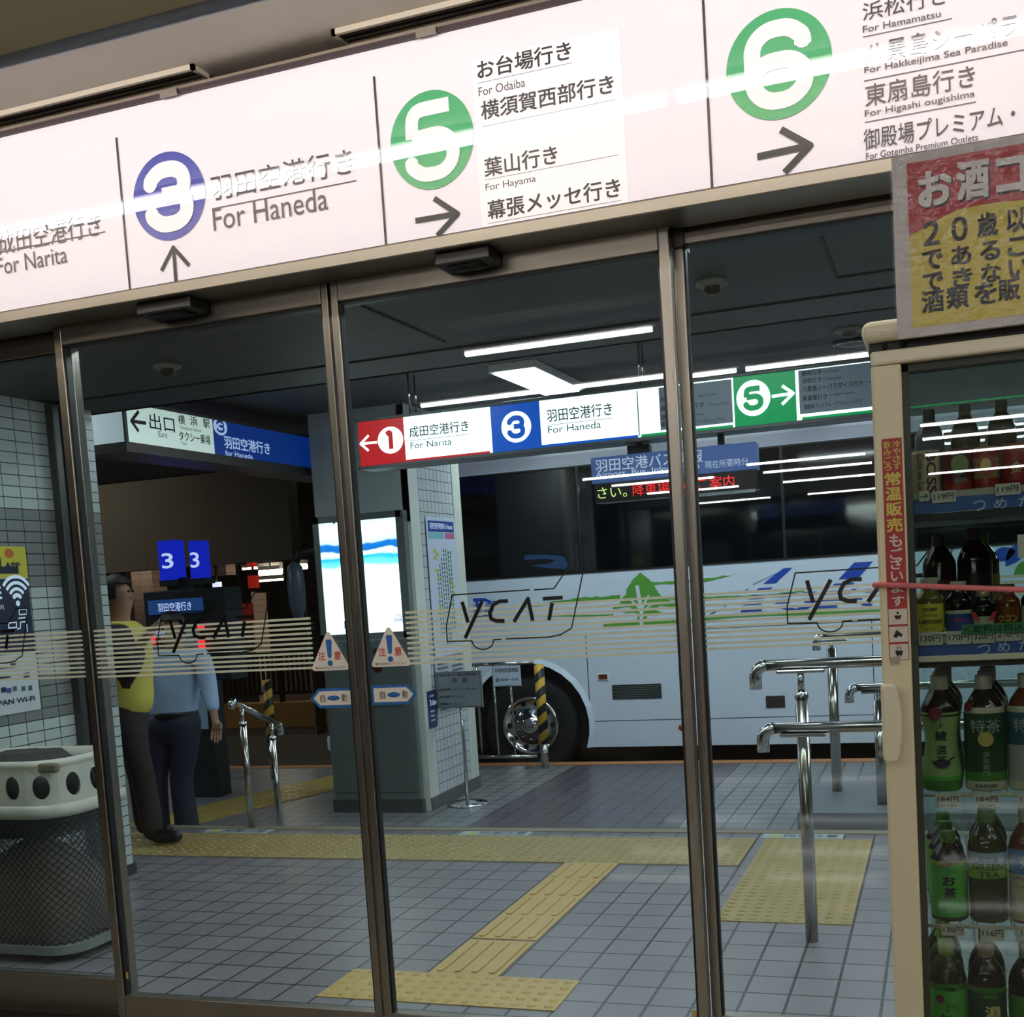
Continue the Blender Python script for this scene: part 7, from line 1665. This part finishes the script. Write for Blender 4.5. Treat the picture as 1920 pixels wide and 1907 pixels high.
# ------------------------------------------------------------------ laminated alcohol poster on the cooler top
pX0, pZ1 = pt(1676, 292, FY-0.02); _, pZ0 = pt(1690, 634, FY-0.02); pX1 = 0.40
YP = FY-0.016
pst = thing('alcohol_poster', 'laminated red and yellow liquor notice standing on top of the drinks cooler', 'poster', ((pX0+pX1)/2, YP, pZ0))
MB().box(pX0-0.004, YP+0.0012, pZ0, pX1, YP+0.0024, pZ1).build('poster_sheet', mat('poster_grey_white', (204, 198, 192), 0.4), pst)
ix0, iz1 = pt(1700, 305, YP); _, iz0 = pt(1706, 616, YP); iz1 = pt(1700, 306, YP)[1]
yp_ = mat('poster_yellow', (214, 196, 66), 0.4); rp_ = mat('poster_red', (178, 44, 52), 0.4)
MB().poly([(ix0, YP+0.0008, iz0), (pX1-0.02, YP+0.0008, iz0), (pX1-0.02, YP+0.0008, iz1), (ix0, YP+0.0008, iz1)]).build('yellow_field', yp_, pst, recalc=False)
arcp = [pt(px, py, YP) for px, py in ((1702, 443), (1735, 425), (1770, 405), (1800, 392), (1840, 384), (1880, 378), (1920, 374))]
MB().poly([(ix0, YP+0.0004, iz1)]+[(ix0, YP+0.0004, arcp[0][1])]+[(x, YP+0.0004, z) for x, z in arcp]+[(pX1-0.02, YP+0.0004, arcp[-1][1]), (pX1-0.02, YP+0.0004, iz1)]).build('red_field', rp_, pst, recalc=False)
pw = mat('poster_letter_white', (226, 220, 214), 0.4)
for c, x0, x1, yb, h in (('お', 1722, 1786, 390, 66), ('酒', 1794, 1856, 378, 74), ('コ', 1868, 1925, 366, 68)):
    TY(c, YP+0.0001, (x0+3, yb+4), (x1+3, yb-4), h, ink, pst, 0.035); TY(c, YP-0.0003, (x0, yb), (x1, yb-8), h, pw, pst, 0.04)
rows_ = [('２０歳以', 462, 48, (1732, 1785, 1833, 1888)), ('であるこ', 507, 38, (1730, 1784, 1838, 1890)), ('できない', 549, 38, (1731, 1786, 1840, 1892)), ('酒類を販', 588, 44, (1729, 1775, 1828, 1872))]
for s, yb, h, xs_ in rows_:
    for c, x in zip(s, xs_):
        wd_ = 30 if c in '２０' else 38
        if s[0] == '酒': wd_ = 42
        yy = yb-(x-1732)*0.155
        TY(c, YP-0.0001, (x, yy), (x+wd_, yy-wd_*0.14), h*0.95, ink, pst, 0.03)
# lamination film: glossy with wrinkles
m = film_mat('lamination_film', (220, 215, 210), 0.03, 0.08); nt = m.node_tree; p_ = nt.nodes['Principled BSDF']; p_.inputs['Coat Weight'].default_value = 1.0
tc = nt.nodes.new('ShaderNodeTexCoord'); nz = nt.nodes.new('ShaderNodeTexNoise'); nz.inputs['Scale'].default_value = 45; nz.inputs['Detail'].default_value = 3; bp_ = nt.nodes.new('ShaderNodeBump'); bp_.inputs['Strength'].default_value = 1.0; bp_.inputs['Distance'].default_value = 0.006
gl = nt.nodes.new('ShaderNodeBsdfGlossy'); gl.inputs['Roughness'].default_value = 0.1; nt.links.new(tc.outputs['Object'], nz.inputs['Vector']); nt.links.new(nz.outputs['Fac'], bp_.inputs['Height']); nt.links.new(bp_.outputs['Normal'], gl.inputs['Normal'])
mxn = [n for n in nt.nodes if n.type == 'MIX_SHADER'][0]; nt.links.new(gl.outputs[0], mxn.inputs[2])
MB().box(pX0-0.007, YP-0.0022, pZ0-0.003, pX1+0.005, YP-0.0016, pZ1+0.003).build('lamination_film', m, pst)

# ------------------------------------------------------------------ pink elastic cord round the cooler
ca, cza = pt(1642, 1096, FY-0.012); cb, czb = pt(1920, 1106, FY-0.016)
sl_ = (czb-cza)/(cb-ca)
tag(MB().tube([(KX0-0.008, FD, cza-0.02), (KX0-0.008, FY+0.03, cza-0.002), (KX0-0.006, FY-0.004, cza), (ca+0.01, FY-0.010, cza+sl_*0.01), (cb, FY-0.016, czb), (KX1+0.006, FY-0.014, czb+sl_*(KX1-cb)), (KX1+0.008, FY+0.1, czb+sl_*(KX1-cb))], 0.0042, 10).build('elastic_cord', mat('cord_pink', (222, 120, 124), 0.6, noise=0.1, nscale=30)), 'pink elastic cord stretched across the front of the drinks cooler', 'cord')
